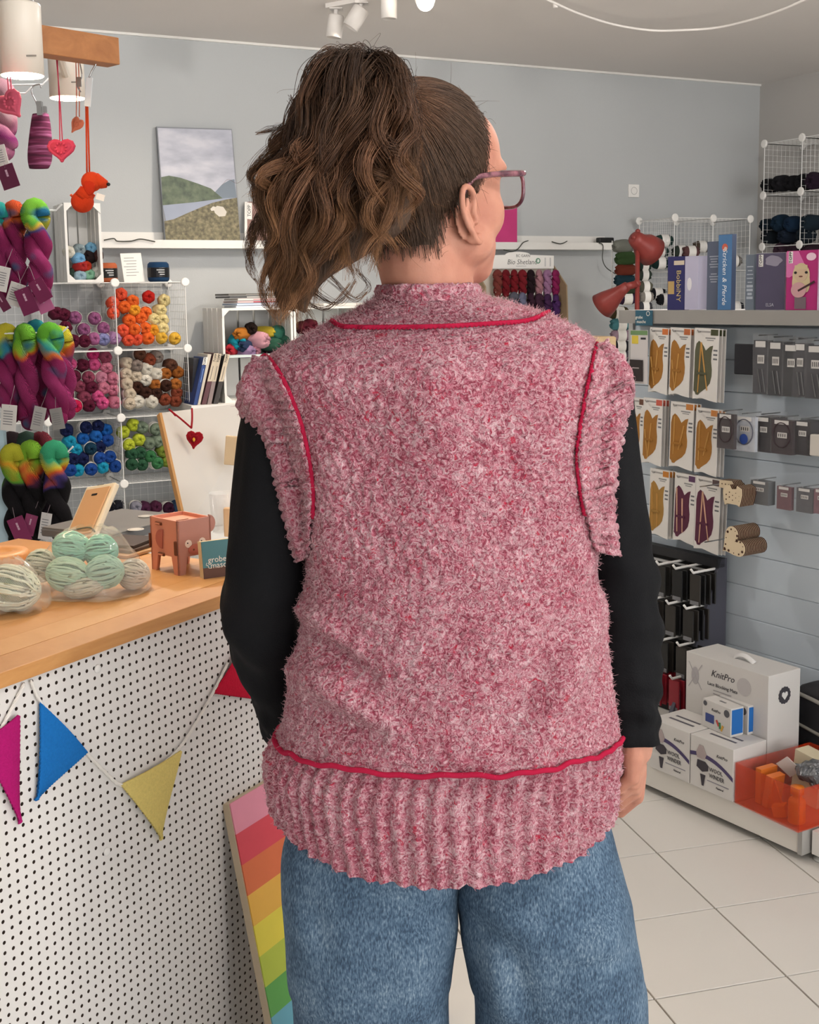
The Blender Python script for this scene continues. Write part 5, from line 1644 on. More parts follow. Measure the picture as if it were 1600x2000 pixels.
# the clear bag over them
def film(name, label, rows_px, Y, dep, parent_cat, alpha=.2, seed=3):
    K = []
    for (y, xl, xr, d) in rows_px:
        a, c_ = at(xl, y, Y), at(xr, y, Y)
        K.append(((a.x + c_.x) / 2, (c_.x - a.x) / 2, max(a.z, CT + .004), d, Y))
    rw = smooth_rows(np.array(K), .004)
    n = 64; t_ = np.linspace(0, 2 * PI, n, endpoint=False); c, s = np.cos(t_), np.sin(t_)
    ee = .8
    g = np.stack([rw[:, 0:1] + rw[:, 1:2] * np.sign(c) * np.abs(c) ** ee, rw[:, 4:5] + rw[:, 3:4] * np.sign(s) * np.abs(s) ** ee, np.repeat(rw[:, 2:3], n, 1)], -1)
    nm = gnormals(g); nm *= np.sign(((g - np.stack([rw[:, 0], rw[:, 4], rw[:, 2]], -1)[:, None]) * nm).sum(2, keepdims=True))
    rr = np.arange(len(g))[:, None]
    rid = np.abs(vnoise2(t_[None] * 4 + .03 * rr, rr * .12 + 0 * t_[None], seed) - .5) * 2
    g = g + nm * ((rid - .4) * .009)[..., None]
    g[..., 2] = np.maximum(g[..., 2], CT + .002)
    nr_ = len(g); i0 = (np.arange(nr_ - 1)[:, None] * n + np.arange(n)[None, :]); i1 = (np.arange(nr_ - 1)[:, None] * n + (np.arange(n)[None, :] + 1) % n)
    o = np_obj(name, g.reshape(-1, 3), np.stack([i0, i1, i1 + n, i0 + n], -1).reshape(-1, 4), clear_mat('clear_film', 'f4f0e6', alpha, .12, .6))
    tag(o, label, 'bag')
    return o
film('plastic_bag', 'crinkled clear plastic bag holding mint yarn balls on the counter', [(1186, 60, 285, .07), (1170, 42, 296, .085), (1140, 38, 290, .085), (1105, 60, 272, .08), (1070, 92, 245, .07), (1042, 115, 225, .05), (1032, 140, 205, .02)], 2.05, .08, 'bag')
film('plastic_bag', 'torn corner of a second clear bag at the left edge of the counter', [(1205, -20, 92, .04), (1180, -20, 96, .05), (1140, -20, 80, .045), (1105, -20, 50, .035), (1090, -10, 30, .015)], 1.94, .05, 'bag', .10, 5)
# payment terminal on its stand, seen from behind
pt_ = thing('card_terminal', 'pale card terminal tilted on a thin stand behind the yarn bag', 'terminal', on_z(150, 1075, CT))
tb = [at(168, 948, 2.56), at(226, 938, 2.51), at(182, 1048, 2.43), at(122, 1052, 2.48)]
tx = (tb[1] - tb[0]).normalized(); ty = (tb[0] - tb[3]).normalized()
Mt = frame(tb[3].lerp(tb[2], .5), tx, ty); th_ = (tb[0] - tb[3]).length; tw = (tb[1] - tb[0]).length
mb = MB(Mt); mb.box((0, th_ / 2, -.008), (tw, th_, .014), bev=.004); mb.build('shell', mat('e8dcc2', .35), pt_)
mb = MB(Mt); mb.box((.002, th_ * .48, .0015), (tw * .8, th_ * .86, .004), bev=.0015); mb.build('back_cover', mat('cfa478', .5), pt_)
mb = MB(Mt); mb.box((0, th_ * .78, .004), (.016, .004, .001)); mb.build('slot', M_BLACK, pt_)
mb = MB(Mt); mb.box((-.004, th_ + .0002, -.006), (.018, .002, .006)); mb.build('port', M_DARK, pt_)
a, c_ = Mt @ Vector((-tw * .3, th_ * .12, .006)), Mt @ Vector((tw * .4, th_ * .12, .006))
mb = MB(); mb.tube(catmull([a, c_, c_ + Vector((.01, .0, -.02)), Vector((c_.x, c_.y, CT + .002))], 5), .0018, 8); mb.tube([a, Vector((a.x, a.y, CT + .002))], .0018, 8); mb.build('stand', mat('3a4438', .4), pt_)
# laptop
lc_ = on_z(262, 1052, CT)
Ml = frame(Vector((lc_.x, lc_.y, CT)) - cn * .13, cdir, -cn)
lap = thing('laptop', 'closed dark grey laptop with two white oval stickers on the counter', 'laptop', Vector((lc_.x, lc_.y, CT)))
Ml = frame(Vector((lc_.x, lc_.y, CT)), cdir, Vector((-cn.x, -cn.y, 0)))
mb = MB(Ml); mb.box((0.06, .10, .009), (.25, .20, .018), bev=.004); mb.build('body', mat('6e6f70', .35, .04), lap)
mb = MB(Ml); mb.box((0.06, .10, .019), (.246, .196, .003), bev=.001); mb.build('lid', mat('7c7c7a', .35, .04), lap)
for (x, y, r_) in ((265, 1034, .017), (285, 1008, .017)):
    p = on_z(x, y, CT + .0215)
    mb = MB(T(p)); mb.lathe([(r_, 0), (r_, .0006), (.0005, .0006)], 28); mb.build('sticker', mat('d8d5cf', .5), lap)
    mb = MB(T(p + Z * .0007)); mb.lathe([(r_ * .75, 0), (r_ * .78, .0003), (r_ * .82, 0)], 28, cap=False); mb.build('sticker_ring', mat('8a8a86', .5), lap)
# notebook pile beside the pig
for k in range(3):
    p = on_z(262 + 3 * k, 1086 - 4 * k, CT)
    mb = MB(frame(Vector((p.x, p.y, CT + .004 + .006 * k)), cdir, -cn) @ rot(.1 * k, 'Z')); mb.box((0.02, .03, 0), (.10, .08, .0055), bev=.0008)
    tag(mb.build('notebook', mat(['b58a5a', '4a3322', '3a2a20'][k], .6)), ['tan notebook at the bottom of the pile beside the pig', 'brown notebook in the middle of the pile beside pig', 'dark notebook on top of the pile beside pig'][k], 'notebook', 'notebooks beside the pig')
# wooden discs, left edge
p = on_z(5, 1100, CT)
mb = MB(T(Vector((p.x - .01, p.y, CT)))); mb.lathe([(.055, 0), (.06, .004), (.06, .02), (.056, .024), (.03, .024), (.028, .02), (.001, .02)], 32)
tag(mb.build('wooden_dish', oak('dish_wood', 'c98a50', 'dca66c'), None, True), 'shallow round wooden dish at the left edge of the counter', 'dish')
# pink pig money box
PO_ = on_z(350, 1125, CT)
pr = (on_z(425, 1110, CT) - PO_); pr.z = 0; pr.normalize()
pl = Vector((-pr.y, pr.x, 0))
if pl.dot(Vector((-1, 0, 0))) < 0: pl = -pl
pig = thing('pig_money_box', 'pink slotted-board pig money box with round eyes', 'money box', PO_)
M_PIG, M_PIGE, M_PIGD = mat('d9937c', .6, .05, 30), mat('6a3a22', .8), mat('b5685a', .6)
k_ = PO_.y / FPX
PW, PL_, PH, LEG = .072, .088, 110 * k_, .032
def leg_poly(w, h, lg, lw):
    return [(0, 0), (lw * .7, 0), (lw, lg), (w - lw, lg), (w - lw * .7, 0), (w, 0), (w, h), (0, h)]
Mf = frame(PO_, pr, Z); Ms = frame(PO_ + pl * PL_, -pl, Z)
assert Mf.to_3x3().col[2].y < 0
mb = MB(Mf); mb.prism(leg_poly(PW, PH, LEG, .02), .0035, z0=-.0035); mb.build('face_panel', mat('b98578', .6, .05, 30), pig)
mb = MB(Mf); mb.prism(leg_poly(PW, PH, LEG, .02), .0035, z0=-PL_); mb.build('rear_panel', M_PIG, pig)
mb = MB(Ms); mb.prism(leg_poly(PL_, PH, LEG, .022), .0035, z0=-.0035); mb.build('side_panel', M_PIG, pig)
mb = MB(Ms); mb.prism(leg_poly(PL_, PH, LEG, .022), .0035, z0=-PW); mb.build('side_panel', M_PIG, pig)
mb = MB(Mf); mb.box((PW / 2, PH - .008, -PL_ / 2), (PW - .007, .0035, PL_ - .007)); mb.build('top_panel', mat('e6a086', .6), pig)
mb = MB(Mf); mb.box((PW / 2, LEG + .002, -PL_ / 2), (PW - .007, .0035, PL_ - .007)); mb.build('floor_panel', M_PIG, pig)
mb = MB(Mf); mb.box((PW / 2, PH - .006, -PL_ * .42), (.026, .001, .0025), rot(.5, 'Y') if False else None); mb.build('coin_slot', M_PIGE, pig)
for x in (.022, .052):
    mb = MB(Mf @ T(x, PH * .56, .0002)); mb.lathe([(.0072, 0), (.0072, .0008), (.0005, .0008)], 20); e_ = mb.build('eye', mat('ead9cc', .5), pig)
    mb = MB(Mf @ T(x - .002, PH * .575, .0011)); mb.lathe([(.0014, 0), (.0014, .0005), (.0002, .0005)], 10); mb.build('pupil', M_BLACK, e_)
mb = MB(Mf @ T(.037, PH * .44, .0)); mb.prism([(.016 * math.cos(a), .010 * math.sin(a)) for a in np.linspace(0, 2 * PI, 20, endpoint=False)], .002); sn_ = mb.build('snout', M_PIGD, pig)
for x in (.032, .043):
    mb = MB(Mf @ T(x, PH * .44, .0022)); mb.lathe([(.0018, 0), (.0018, .0005), (.0002, .0005)], 10); mb.build('nostril', M_PIGE, sn_)
mb = MB(Ms); mb.prism([(PL_ * .45 + .02 * math.cos(a) * (1.2 if math.cos(a) > 0 else 1), PH * .62 + .018 * math.sin(a)) for a in np.linspace(PI * .45, PI * 1.5, 14)], .002, z0=.0004); mb.build('ear', M_PIGD, pig)
mb = MB(Mf); mb.prism([(PW + .001 + .016 * math.cos(a), PH * .85 + .017 * math.sin(a)) for a in np.linspace(-PI * .5, PI * .45, 14)], .003, z0=-.012); mb.build('ear', mat('b98578', .6), pig)
for (x, y, w, h) in ((PL_ * .34, PH * .90, .02, .006), (PL_ * .4, PH * .33, .02, .006)):
    mb = MB(Ms); mb.box((x, y, .001), (w, h, .005), bev=.002); t1 = mb.build('tab', M_PIGE, pig)
    mb = MB(Ms); mb.box((x, y, .0038), (w * .7, h * .4, .001)); mb.build('tab_face', M_PIG, t1)
for (x) in (PL_ - .006,):
    mb = MB(Ms); mb.box((x, PH * .5, .001), (.006, .026, .005), bev=.0015); mb.build('tab', M_PIGE, pig)
mb = MB(Ms); mb.box((.0, PH * .55, -.001), (.004, .026, .008)); mb.build('tab', M_PIGE, pig)
# small block "grobe masche"
gO = on_z(398, 1131, CT)
gr_ = (on_z(470, 1121, CT) - gO); gr_.z = 0; gr_.normalize(); gl_ = Vector((-gr_.y, gr_.x, 0))
if gl_.y < 0: gl_ = -gl_
gm = thing('name_block', 'small teal and brown sign block beside the pig', 'sign', gO)
Mg = frame(gO, gr_, Z + gl_ * .12)
mb = MB(Mg); mb.box((.035, .033, -.008), (.07, .066, .016)); mb.build('block', mat('e0cda6', .6), gm)
mb = MB(Mg); mb.box((.035, .0425, .0008), (.0695, .047, .0012)); mb.build('teal_field', mat('4a7e86', .5), gm)
mb = MB(Mg); mb.box((.035, .0095, .0008), (.0695, .019, .0012)); mb.build('brown_field', mat('5a3a2c', .5), gm)
Wt = mat('eae6dc', .5)
text('grobe', .015, Mg @ T(.010, .032, .0017), Wt, gm, align='LEFT'); text('masche', .015, Mg @ T(.014, .0215, .0017), Wt, gm, align='LEFT')
mb = MB(Mg); mb.tube(catmull([(.008, .028, .0018), (.006, .024, .0018), (.010, .022, .0018), (.010, .019, .0018), (.014, .0175, .0018)], 4), .0006, 5); mb.build('swash', Wt, gm)
# white board leaning behind the pig
WBY = 2.72
wb = [at(316, 806, 2.74), at(520, 782, 2.90), at(552, 985, 2.80), at(360, 1003, 2.64)]
board = thing('white_board', 'large white board with wooden edge standing behind the pig', 'board', Vector((wb[3].x, wb[3].y, CT)))
wx = (wb[1] - wb[0]).normalized(); 
bw_n = (wb[2] - wb[3]).cross(wb[0] - wb[3]).normalized()
if bw_n.y > 0: bw_n = -bw_n
ext = (wb[3] - wb[0]); sc_ = max(0, (wb[3].z - CT)) / max(.001, (wb[0].z - wb[3].z))
b3, b2 = wb[3] + ext * sc_, wb[2] + ext * sc_
mb = MB(); q = [b3, b2, wb[1], wb[0]]; mb.hexa([p - bw_n * .012 for p in q] + [p for p in q]); mb.build('panel', mat('dcd9d3', .4, .02), board)
ev = wx
mb = MB(); q = [b3 - ev * .006, b3, wb[0], wb[0] - ev * .006]; mb.hexa([p - bw_n * .014 for p in q] + [p + bw_n * .0006 for p in q]); mb.build('wooden_edge', mat('c99a62', .6), board)
hy = at(380, 857, 2.70)
crochet_heart('crochet_heart', 'red crochet heart with yellow bead hanging from the top of white board', hy, .0165, 'c01c2c', [(at(333, 802, 2.73), at(374, 836, 2.69)), (at(375, 798, 2.74), at(374, 836, 2.69)), (at(330, 799, 2.73), at(343, 812, 2.72))], .0022, 1.15, -.15)
mb = MB(); mb.sphere(hy + Vector((0, -.008, -.001)), (.0028, .002, .0045)); tag(mb.build('yellow_bead', mat('e8b030', .3)), 'yellow drop bead in the middle of the red heart', 'bead')
mb = MB(); q_ = at(455, 880, 2.72); mb.box((0, 0, 0), (.035, .012, .065), T(q_) @ rot(.1, 'Y'), bev=.002); tag(mb.build('wooden_tag', mat('d9c09a', .6)), 'pale wooden tag clipped to the white board', 'tag')
cu_p = on_z(440, 1040, CT)
mb = MB(T(Vector((cu_p.x, cu_p.y, CT)))); mb.lathe([(.024, .001), (.026, .002), (.032, .085), (.033, .086), (.031, .085), (.0245, .004), (.001, .004)], 28, cap=False)
tag(mb.build('plastic_cup', clear_mat('clear_cup', 'ffffff', .22, .1, .6), None, True), 'clear plastic cup standing behind the pig', 'cup')
mb = MB(T(Vector((cu_p.x + .03, cu_p.y - .04, CT)))); mb.box((.0, 0, .03), (.05, .02, .06), bev=.002); tag(mb.build('kraft_box', mat('d9b48a', .6)), 'small kraft box behind the pig ear', 'box')

# ================================================================ back wall
WP = KC
def wl(px, py, off=0): return on_plane(px, py, WP + NB * off, NB)
led = thing('picture_ledge', 'long white picture ledge on the grey back wall', 'shelf', wl(700, 485))
a, c_ = wl(196, 486, .1), wl(1198, 486, .1)
ll = (c_ - a).length
zb = wl(700, 486, .1).z
def along(px): return (wl(px, 480, .1) - a).dot(U)
Ml_ = frame(Vector((a.x, a.y, zb)) - NB * .1, U, Z)
mb = MB(Ml_); mb.box((ll / 2, .006, .05), (ll, .012, .10)); mb.build('base_board', M_WHITE, led)
mb = MB(Ml_); mb.box((ll / 2, .021, .095), (ll, .042, .012)); mb.build('front_lip', M_WHITE, led)
mb = MB(Ml_); mb.box((ll / 2, .042, .006), (ll, .085, .012)); mb.build('back_plate', M_WHITE, led)
# canvas print
cq_ = [(323, 474, .085), (471, 472, .085), (453, 252, .03), (306, 247, .03)]
cpts = [wl(x, y, o) for x, y, o in cq_]
cnv = thing('landscape_canvas', 'canvas photograph of a lake, green hills and a sheep standing on the ledge', 'picture', cpts[0])
cnn = (cpts[1] - cpts[0]).cross(cpts[3] - cpts[0]).normalized()
if cnn.dot(NB) < 0: cnn = -cnn
mb = MB(); mb.hexa([p - cnn * .022 for p in cpts] + cpts); mb.build('stretched_canvas', mat('8d9096', .7), cnv)
def oncv(px, py, o=.001): return on_plane(px, py, cpts[0] + cnn * o, cnn)
def cvpoly(pts, o, m, nme):
    f = [oncv(x, y, o) for x, y in pts]
    mb = MB(); n = len(f)
    mb.add(f + [p - cnn * .0004 for p in f], [tuple(range(n)), tuple(range(n, 2 * n))[::-1]] + [(i, n + i, n + (i + 1) % n, (i + 1) % n) for i in range(n)])
    return mb.build(nme, m, cnv)
def noise_mat(name, stops, sc, stretch=(1, 1, 1), rough=.6):
    m, nt, b = nmat(name); v = coords(nt, 'Object', stretch)
    nz = N(nt, 'ShaderNodeTexNoise', i_Scale=sc, i_Detail=5.0); nt.links.new(v, nz.inputs['Vector'])
    nt.links.new(ramp(nt, nz.outputs[0], stops), b.inputs['Base Color']); b.inputs['Roughness'].default_value = rough
    return m
cvpoly([(308, 250), (452, 254), (462, 385), (318, 385)], .0008, noise_mat('printed_clouds', [(.3, 'a8abb8'), (.5, 'bcbeca'), (.7, 'cfcfd8')], 7, (1, 1, 2.5)), 'printed_sky')
cvpoly([(420, 375), (434, 360), (448, 352), (458, 350), (463, 392), (425, 392)], .0012, mat('7d8894', .7), 'printed_far_hill')
cvpoly([(315, 346), (330, 343), (352, 347), (385, 358), (412, 368), (432, 385), (440, 392), (318, 404)], .0016, noise_mat('printed_green_hill', [(.3, '465247'), (.5, '5a6754'), (.7, '6c7662')], 30), 'printed_green_hill')
cvpoly([(318, 401), (380, 395), (440, 387), (462, 386), (462, 395), (325, 435)], .002, mat('98a0b2', .6), 'printed_lake')
cvpoly([(321, 432), (340, 428), (362, 418), (390, 406), (415, 396), (440, 390), (463, 386), (470, 470), (324, 472)], .0024, noise_mat('printed_moor', [(.3, '4a4638'), (.5, '6d674e'), (.7, '8d8468')], 60), 'printed_moor')
cvpoly([(417, 408), (424, 402), (436, 404), (443, 414), (440, 422), (428, 423), (420, 416)], .0028, mat('cfcac0', .7), 'printed_sheep')
cvpoly([(411, 408), (416, 403), (421, 404), (419, 411), (413, 412)], .0032, mat('d8d2c8', .7), 'printed_sheep_head')
# magazine and pink book on the ledge
def ledge_book(x0, x1, ytop, hexc, label, name='magazine', txt=None):
    q = [wl(x0, 474, .08), wl(x1, 474, .08), wl(x1, ytop, .04), wl(x0, ytop, .04)]
    nn = (q[1] - q[0]).cross(q[3] - q[0]).normalized(); nn = nn if nn.dot(NB) > 0 else -nn
    o = thing(name, label, 'book', q[0])
    mb = MB(); mb.hexa([p - nn * .012 for p in q] + q); mb.build('pages', M_WHITE, o)
    i_ = (q[1] - q[0]) * .06
    q2 = [q[0] + i_, q[1], q[2], q[3] + i_]
    mb = MB(); mb.hexa([p + nn * .0003 for p in q2] + [p + nn * .0013 for p in q2]); mb.build('cover', mat(hexc, .4, .12, 12), o)
    if txt:
        up = (q[3] - q[0]).normalized()
        Mx = frame(q[3] - up * .05 + (q[1] - q[0]).normalized() * .025 + nn * .003, up, -(q[1] - q[0]))
        mb = MB(Mx); mb.box((0, 0, -.0008), (.09, .03, .0008)); mb.build('title_field', M_WHITE, o)
        text(txt, .026, Mx, M_BLACK, o)
ledge_book(478, 560, 394, '8d6a62', 'craft magazine with brown cover leaning on the ledge beside the canvas', 'magazine', 'TOPP')
ledge_book(955, 1010, 402, 'c23a78', 'pink book standing on the ledge behind the person face', 'book')
# cables and plug on the ledge
def cable(name, pts, r, label, m=None, off=.112):
    mb = MB(); mb.tube(catmull([wl(*p) if len(p) == 3 else wl(p[0], p[1], off) for p in pts], 8), r, 6)
    return tag(mb.build(name, m or mat('3d4038', .5), None, True), label, 'cable')
cable('light_string', [(203, 469), (222, 466), (230, 471), (255, 471), (275, 467), (303, 472)], .003, 'thin dark light string lying on ledge left of the canvas')
cable('light_string', [(984, 488), (1000, 491), (1012, 486), (1022, 474), (1032, 470)], .003, 'dark cable looping over the ledge edge behind the glasses')
cable('light_string', [(1078, 472), (1092, 476), (1100, 475), (1108, 471)], .003, 'short dark cable piece dangling from the middle of ledge')
cable('light_string', [(1170, 474), (1178, 480), (1177, 505), (1184, 522), (1202, 535)], .0028, 'dark cable hanging from the right end of ledge')
p = wl(1182, 469, .08); mb = MB(frame(p, U, Z)); mb.box((0, 0, 0), (.11, .03, .04), bev=.006); tag(mb.build('plug_adapter', M_BLACK), 'black plug adapter lying at the right end of the ledge', 'adapter')
# wall socket
p = wl(1237, 373, .0); Msk = frame(p, U, Z)
so = thing('wall_socket', 'white square power socket on the back wall', 'socket', p)
mb = MB(Msk); mb.box((0, 0, .005), (.08, .08, .01), bev=.003); mb.build('plate', M_WHITEG, so)
mb = MB(Msk); mb.lathe([(.021, .0105), (.022, .0115), (.0235, .0105), (.021, .0102), (.019, .002), (.001, .002)], 24, cap=False); mb.build('inset', mat('a4a4a2', .4), so, True)
for s in (-1, 1):
    mb = MB(Msk @ T(.0095 * s, 0, .0025)); mb.lathe([(.0025, 0), (.0025, .001), (.0002, .001)], 10); mb.build('pin_hole', M_BLACK, so)
# sideboard that carries crates, books and the hank display
CRO = .40
sbz = on_plane(440, 788, WP + NB * CRO, NB).z
x0_, x1_ = on_plane(374, 790, WP + NB * CRO, NB), on_plane(1095, 790, WP + NB * CRO, NB)
sd = thing('sideboard', 'white sideboard along the back wall below the crates', 'cabinet', Vector((x0_.x, x0_.y, 0)))
Msb = frame(Vector((x0_.x, x0_.y, 0)) - NB * .38, U, Z); sl = (x1_ - x0_).length
mb = MB(Msb); mb.box((sl / 2, sbz / 2 - .012, .20), (sl, sbz - .024, .38)); mb.build('carcass', M_WHITE, sd)
mb = MB(Msb); mb.box((sl / 2, sbz - .012, .205), (sl + .02, .024, .41)); mb.build('top', M_WHITE, sd)
for k in range(4):
    mb = MB(Msb); mb.box((sl / 4 * (k + .5), sbz / 2 - .01, .393), (sl / 4 - .006, sbz - .05, .012)); dd_ = mb.build('door', M_WHITE, sd)
    mb = MB(Msb); mb.box((sl / 4 * (k + .88), sbz * .6, .405), (.012, .1, .012)); mb.build('handle', M_METAL, dd_)
# two crates side by side
def onc(px, py, o=0): return on_plane(px, py, WP + NB * (CRO - .02 + o), NB)
cA, cB = onc(440, 788), onc(577, 788)
h_c = onc(440, 602).z - sbz
crate('wooden_crate', 'white slatted crate with a mid shelf of yarn, under the magazine stack', frame(Vector((cA.x, cA.y, sbz)), U, Z), (cB - cA).length, h_c, .33, shelf=onc(500, 695).z - sbz)
cC = onc(579, 788); cD = onc(716, 788)
crate('wooden_crate', 'white slatted crate behind the person shoulder, right of the other crate', frame(Vector((cC.x, cC.y, sbz)), U, Z), (cD - cC).length, h_c, .33, shelf=onc(500, 695).z - sbz)
cy = [(475, 652, 'c0782c', 'ochre'), (463, 668, '1fa0b6', 'turquoise'), (500, 664, 'cf9aa6', 'rose'), (515, 650, 'b8a232', 'mustard'), (483, 676, '2c3c5c', 'navy'), (456, 683, 'b8303c', 'red'), (475, 686, 'a98ab2', 'lilac'), (497, 685, 'b87a8c', 'dusty pink'), (524, 672, '2f5a48', 'forest green'), (542, 652, '2f6a58', 'sea green'), (556, 668, '1f4a3c', 'dark green'), (490, 642, '2a1c16', 'dark brown'), (540, 684, '3a2a30', 'dark plum')]
for i, (x, y, c, nme) in enumerate(cy):
    p = onc(x, y, -.09 - .03 * (i % 2))
    yarn_ball(p, NB + U * R.uniform(-1.1, 1.1), c, f"{nme} yarn skein lying inside the crate under the magazines", 'skeins in the crate', r=.045 if i in (1, 2, 9) else .034, L=.14, spin=i)
for i, (x, y, c) in enumerate([(592, 640, '5a1a28'), (606, 636, '6a2030')]):
    yarn_ball(onc(x, y, -.1), NB, c, ['dark red', 'wine red'][i] + ' yarn ball in the crate behind the shoulder', 'skeins in the crate', r=.036, L=.1)
# magazines on the crates
ztc = sbz + h_c
for k, (c, x0, w, nme) in enumerate([('b9c4d8', 462, .30, 'pale blue magazine at the bottom of stack on crate'), ('9fb4dc', 464, .30, 'sky blue magazine, second from bottom on crate'), ('b08a92', 465, .29, 'dusty pink magazine, third from bottom on crate'), ('d4c6c4', 466, .28, 'pale magazine, fourth from bottom on crate'), ('3c3c3e', 450, .31, 'dark magazine, second from top on crate'), ('55524e', 448, .31, 'dark grey magazine on top of crate stack')]):
    p = onc(x0, 600, -.03)
    M = frame(Vector((p.x, p.y, ztc + .0045 + .0125 * k)), U, -NB) @ rot(R.uniform(-.06, .06), 'Z')
    o = thing('magazine', nme, 'magazine', M.translation, 'magazines on the crate')
    mb = MB(M); mb.box((w / 2, .11, 0), (w, .21, .0085)); mb.build('pages', mat(['cfd6e2', 'bccbe6', 'c9b2b4', 'd9d2cf', '4a4a4c', '64625e'][k], .5), o)
    mb = MB(M); mb.box((w / 2, .11, .005), (w, .21, .0012)); mb.build('cover', mat(c, .4), o)
    mb = MB(M); mb.box((w * .55, .004, .0), (w * .5, .0012, .0045)); mb.build('spine_print', mat(['e8e8ee', 'e8e8ee', 'b0304a', 'd9a0a4', 'd9d6d2', '8a8884'][k], .5), o)
mb = MB(); p = onc(640, 600, -.03); mb = MB(frame(Vector((p.x, p.y, ztc + .008)), U, -NB)); mb.box((.12, .11, 0), (.28, .21, .014)); tag(mb.build('paper_pile', mat('dedad4', .5)), 'pile of white leaflets on the right crate behind the hair', 'paper')
# books leaning against the crate
for k, (xb, xt, yt, w, c, s1, nme, tx_) in enumerate([(374, 378, 700, 20, '2a2a30', None, 'dark photo book standing leftmost beside the crate', None), (378, 398, 698, 8, '25407a', 'f0eeea', 'navy craft book with white label leaning beside crate', 'TOPP'), (384, 406, 692, 7, 'c9c0b0', None, 'plain beige book leaning beside the navy book', None), (394, 418, 690, 9, '5d3a40', 'cdbfa8', 'beige and brown craft book leaning, middle of the row', 'TOPP'), (405, 425, 691, 8, '8a7a78', 'c6b8a2', 'beige and grey craft book leaning, second from the crate', 'TOPP'), (417, 440, 692, 9, '3a3634', 'cdbfa8', 'beige and black craft book leaning right against the crate', 'TOPP')]):
    off = .02 if k else -.05
    q = [onc(xb, 789, off), onc(xb + w, 789, off), onc(xt + w, yt, off), onc(xt, yt, off)]
    for p in q[:2]: p.z = sbz + .001
    o = thing('craft_book', nme, 'book', q[0], 'books leaning beside the crate')
    mb = MB(); mb.hexa([p - NB * .17 for p in q] + q); mb.build('cover', mat(c, .45, .1, 10), o)
    if s1:
        def bl_(t0, t1, m_, nm2, o_=.001, ins=.0):
            L0, R0 = q[3].lerp(q[0], t0), q[2].lerp(q[1], t0); L1, R1 = q[3].lerp(q[0], t1), q[2].lerp(q[1], t1)
            mb = MB(); f = [L1, R1, R0, L0]; mb.hexa([p + NB * .0002 for p in f] + [p + NB * o_ for p in f]); return mb.build(nm2, m_, o)
        if k == 1:
            bl_(0, .16, mat('ece9e4', .5), 'spine_label')
        else:
            bl_(0, .55, mat(s1, .5), 'spine_field')
        up = (q[3] - q[0]).normalized(); cen = q[3].lerp(q[0], .09).lerp(q[2].lerp(q[1], .09), .5) + NB * .002
        text(tx_, .017, frame(cen, up, -(q[1] - q[0])), M_BLACK, o)
        cen2 = q[3].lerp(q[0], .38).lerp(q[2].lerp(q[1], .38), .5) + NB * .002
        mb = MB(frame(cen2, up, -(q[1] - q[0]))); mb.box((0, 0, 0), (.07, .004, .0006)); mb.build('spine_print', mat('8a8278' if k > 1 else '6a88c0', .5), o)

# ---- hank display with header card
DO = .30
def ond(px, py, o=0): return on_plane(px, py, WP + NB * (DO + o), NB)
hd0 = ond(1025, 600)
disp = thing('hank_display', 'cardboard counter display with white arched header card above red and purple mini hanks', 'display', Vector((hd0.x, hd0.y, sbz)))
L0, R0 = ond(930, 525), ond(1082, 525)
wd_ = (R0 - L0).length
Mh = frame(L0, U, Z)
hh = (ond(1082, 500).z - ond(1082, 525).z)
pol = [(0, 0), (wd_, 0), (wd_, hh)] + [(wd_ * .53 + wd_ * .16 * math.cos(a), hh + .018 * math.sin(a) + .004) for a in np.linspace(0, PI, 12)] + [(0, hh)]
mb = MB(Mh); mb.prism(pol, .006, z0=-.006); mb.build('header_card', M_WHITE, disp)
GT = mat('6a6a68', .6)
xs = lambda px: (ond(px, 512) - L0).dot(U)
text('BC GARN', .022, Mh @ T(xs(1022), hh * .98, .0005), GT, disp); text('Bio Shetland', .040, Mh @ T(xs(1020), hh * .5, .0005), GT, disp, shear=.2)
mb = MB(Mh @ T(xs(1051), hh * .6, .0004)); mb.lathe([(.016, 0), (.016, .001), (.010, .001), (.010, 0)], 20, cap=False); mb.build('round_seal', mat('5d8a72', .6), disp)
mb = MB(Mh @ T(xs(1051), hh * .6, .0004)); mb.prism([(0, -.007), (.007, 0), (.003, .006), (0, .003), (-.003, .006), (-.007, 0)], .001); mb.build('seal_mark', mat('dfe8e2', .6), disp)
for k, px in enumerate((1065, 1075)):
    mb = MB(Mh @ T(xs(px), hh * .5, .0006)); mb.box((0, 0, 0), (.008, .05, .0006)); mb.build('print_line', mat('c4c4c2', .6), disp)
mb = MB(Mh @ T(xs(1018), hh * .2, .0006)); mb.box((0, 0, 0), (.07, .003, .0006)); mb.build('print_line', mat('b0b0ae', .6), disp)
zb2 = sbz
mb = MB(Mh); mb.box((wd_ / 2, (zb2 - L0.z) / 2, -.03), (wd_, L0.z - zb2, .006)); mb.build('back_board', mat('cfc6b8', .7), disp)
for s, px in ((0, 0), (1, wd_ + .02)):
    mb = MB(Mh); mb.prism([(0, zb2 - L0.z), (.17, zb2 - L0.z), (.14, -.10), (.05, -.02), (0, .02)], .008, M=T(px, 0, -.03) @ rot(-PI / 2, 'Y')); mb.build('kraft_side', mat('9a8468', .7), disp)
HC1 = [('7d3a34', 'brick'), ('741520', 'deep red'), ('7c1822', 'red'), ('7d1c26', 'crimson'), ('24141a', 'black plum'), ('b07e88', 'old rose'), ('a67a9e', 'mauve'), ('8f2459', 'magenta')]
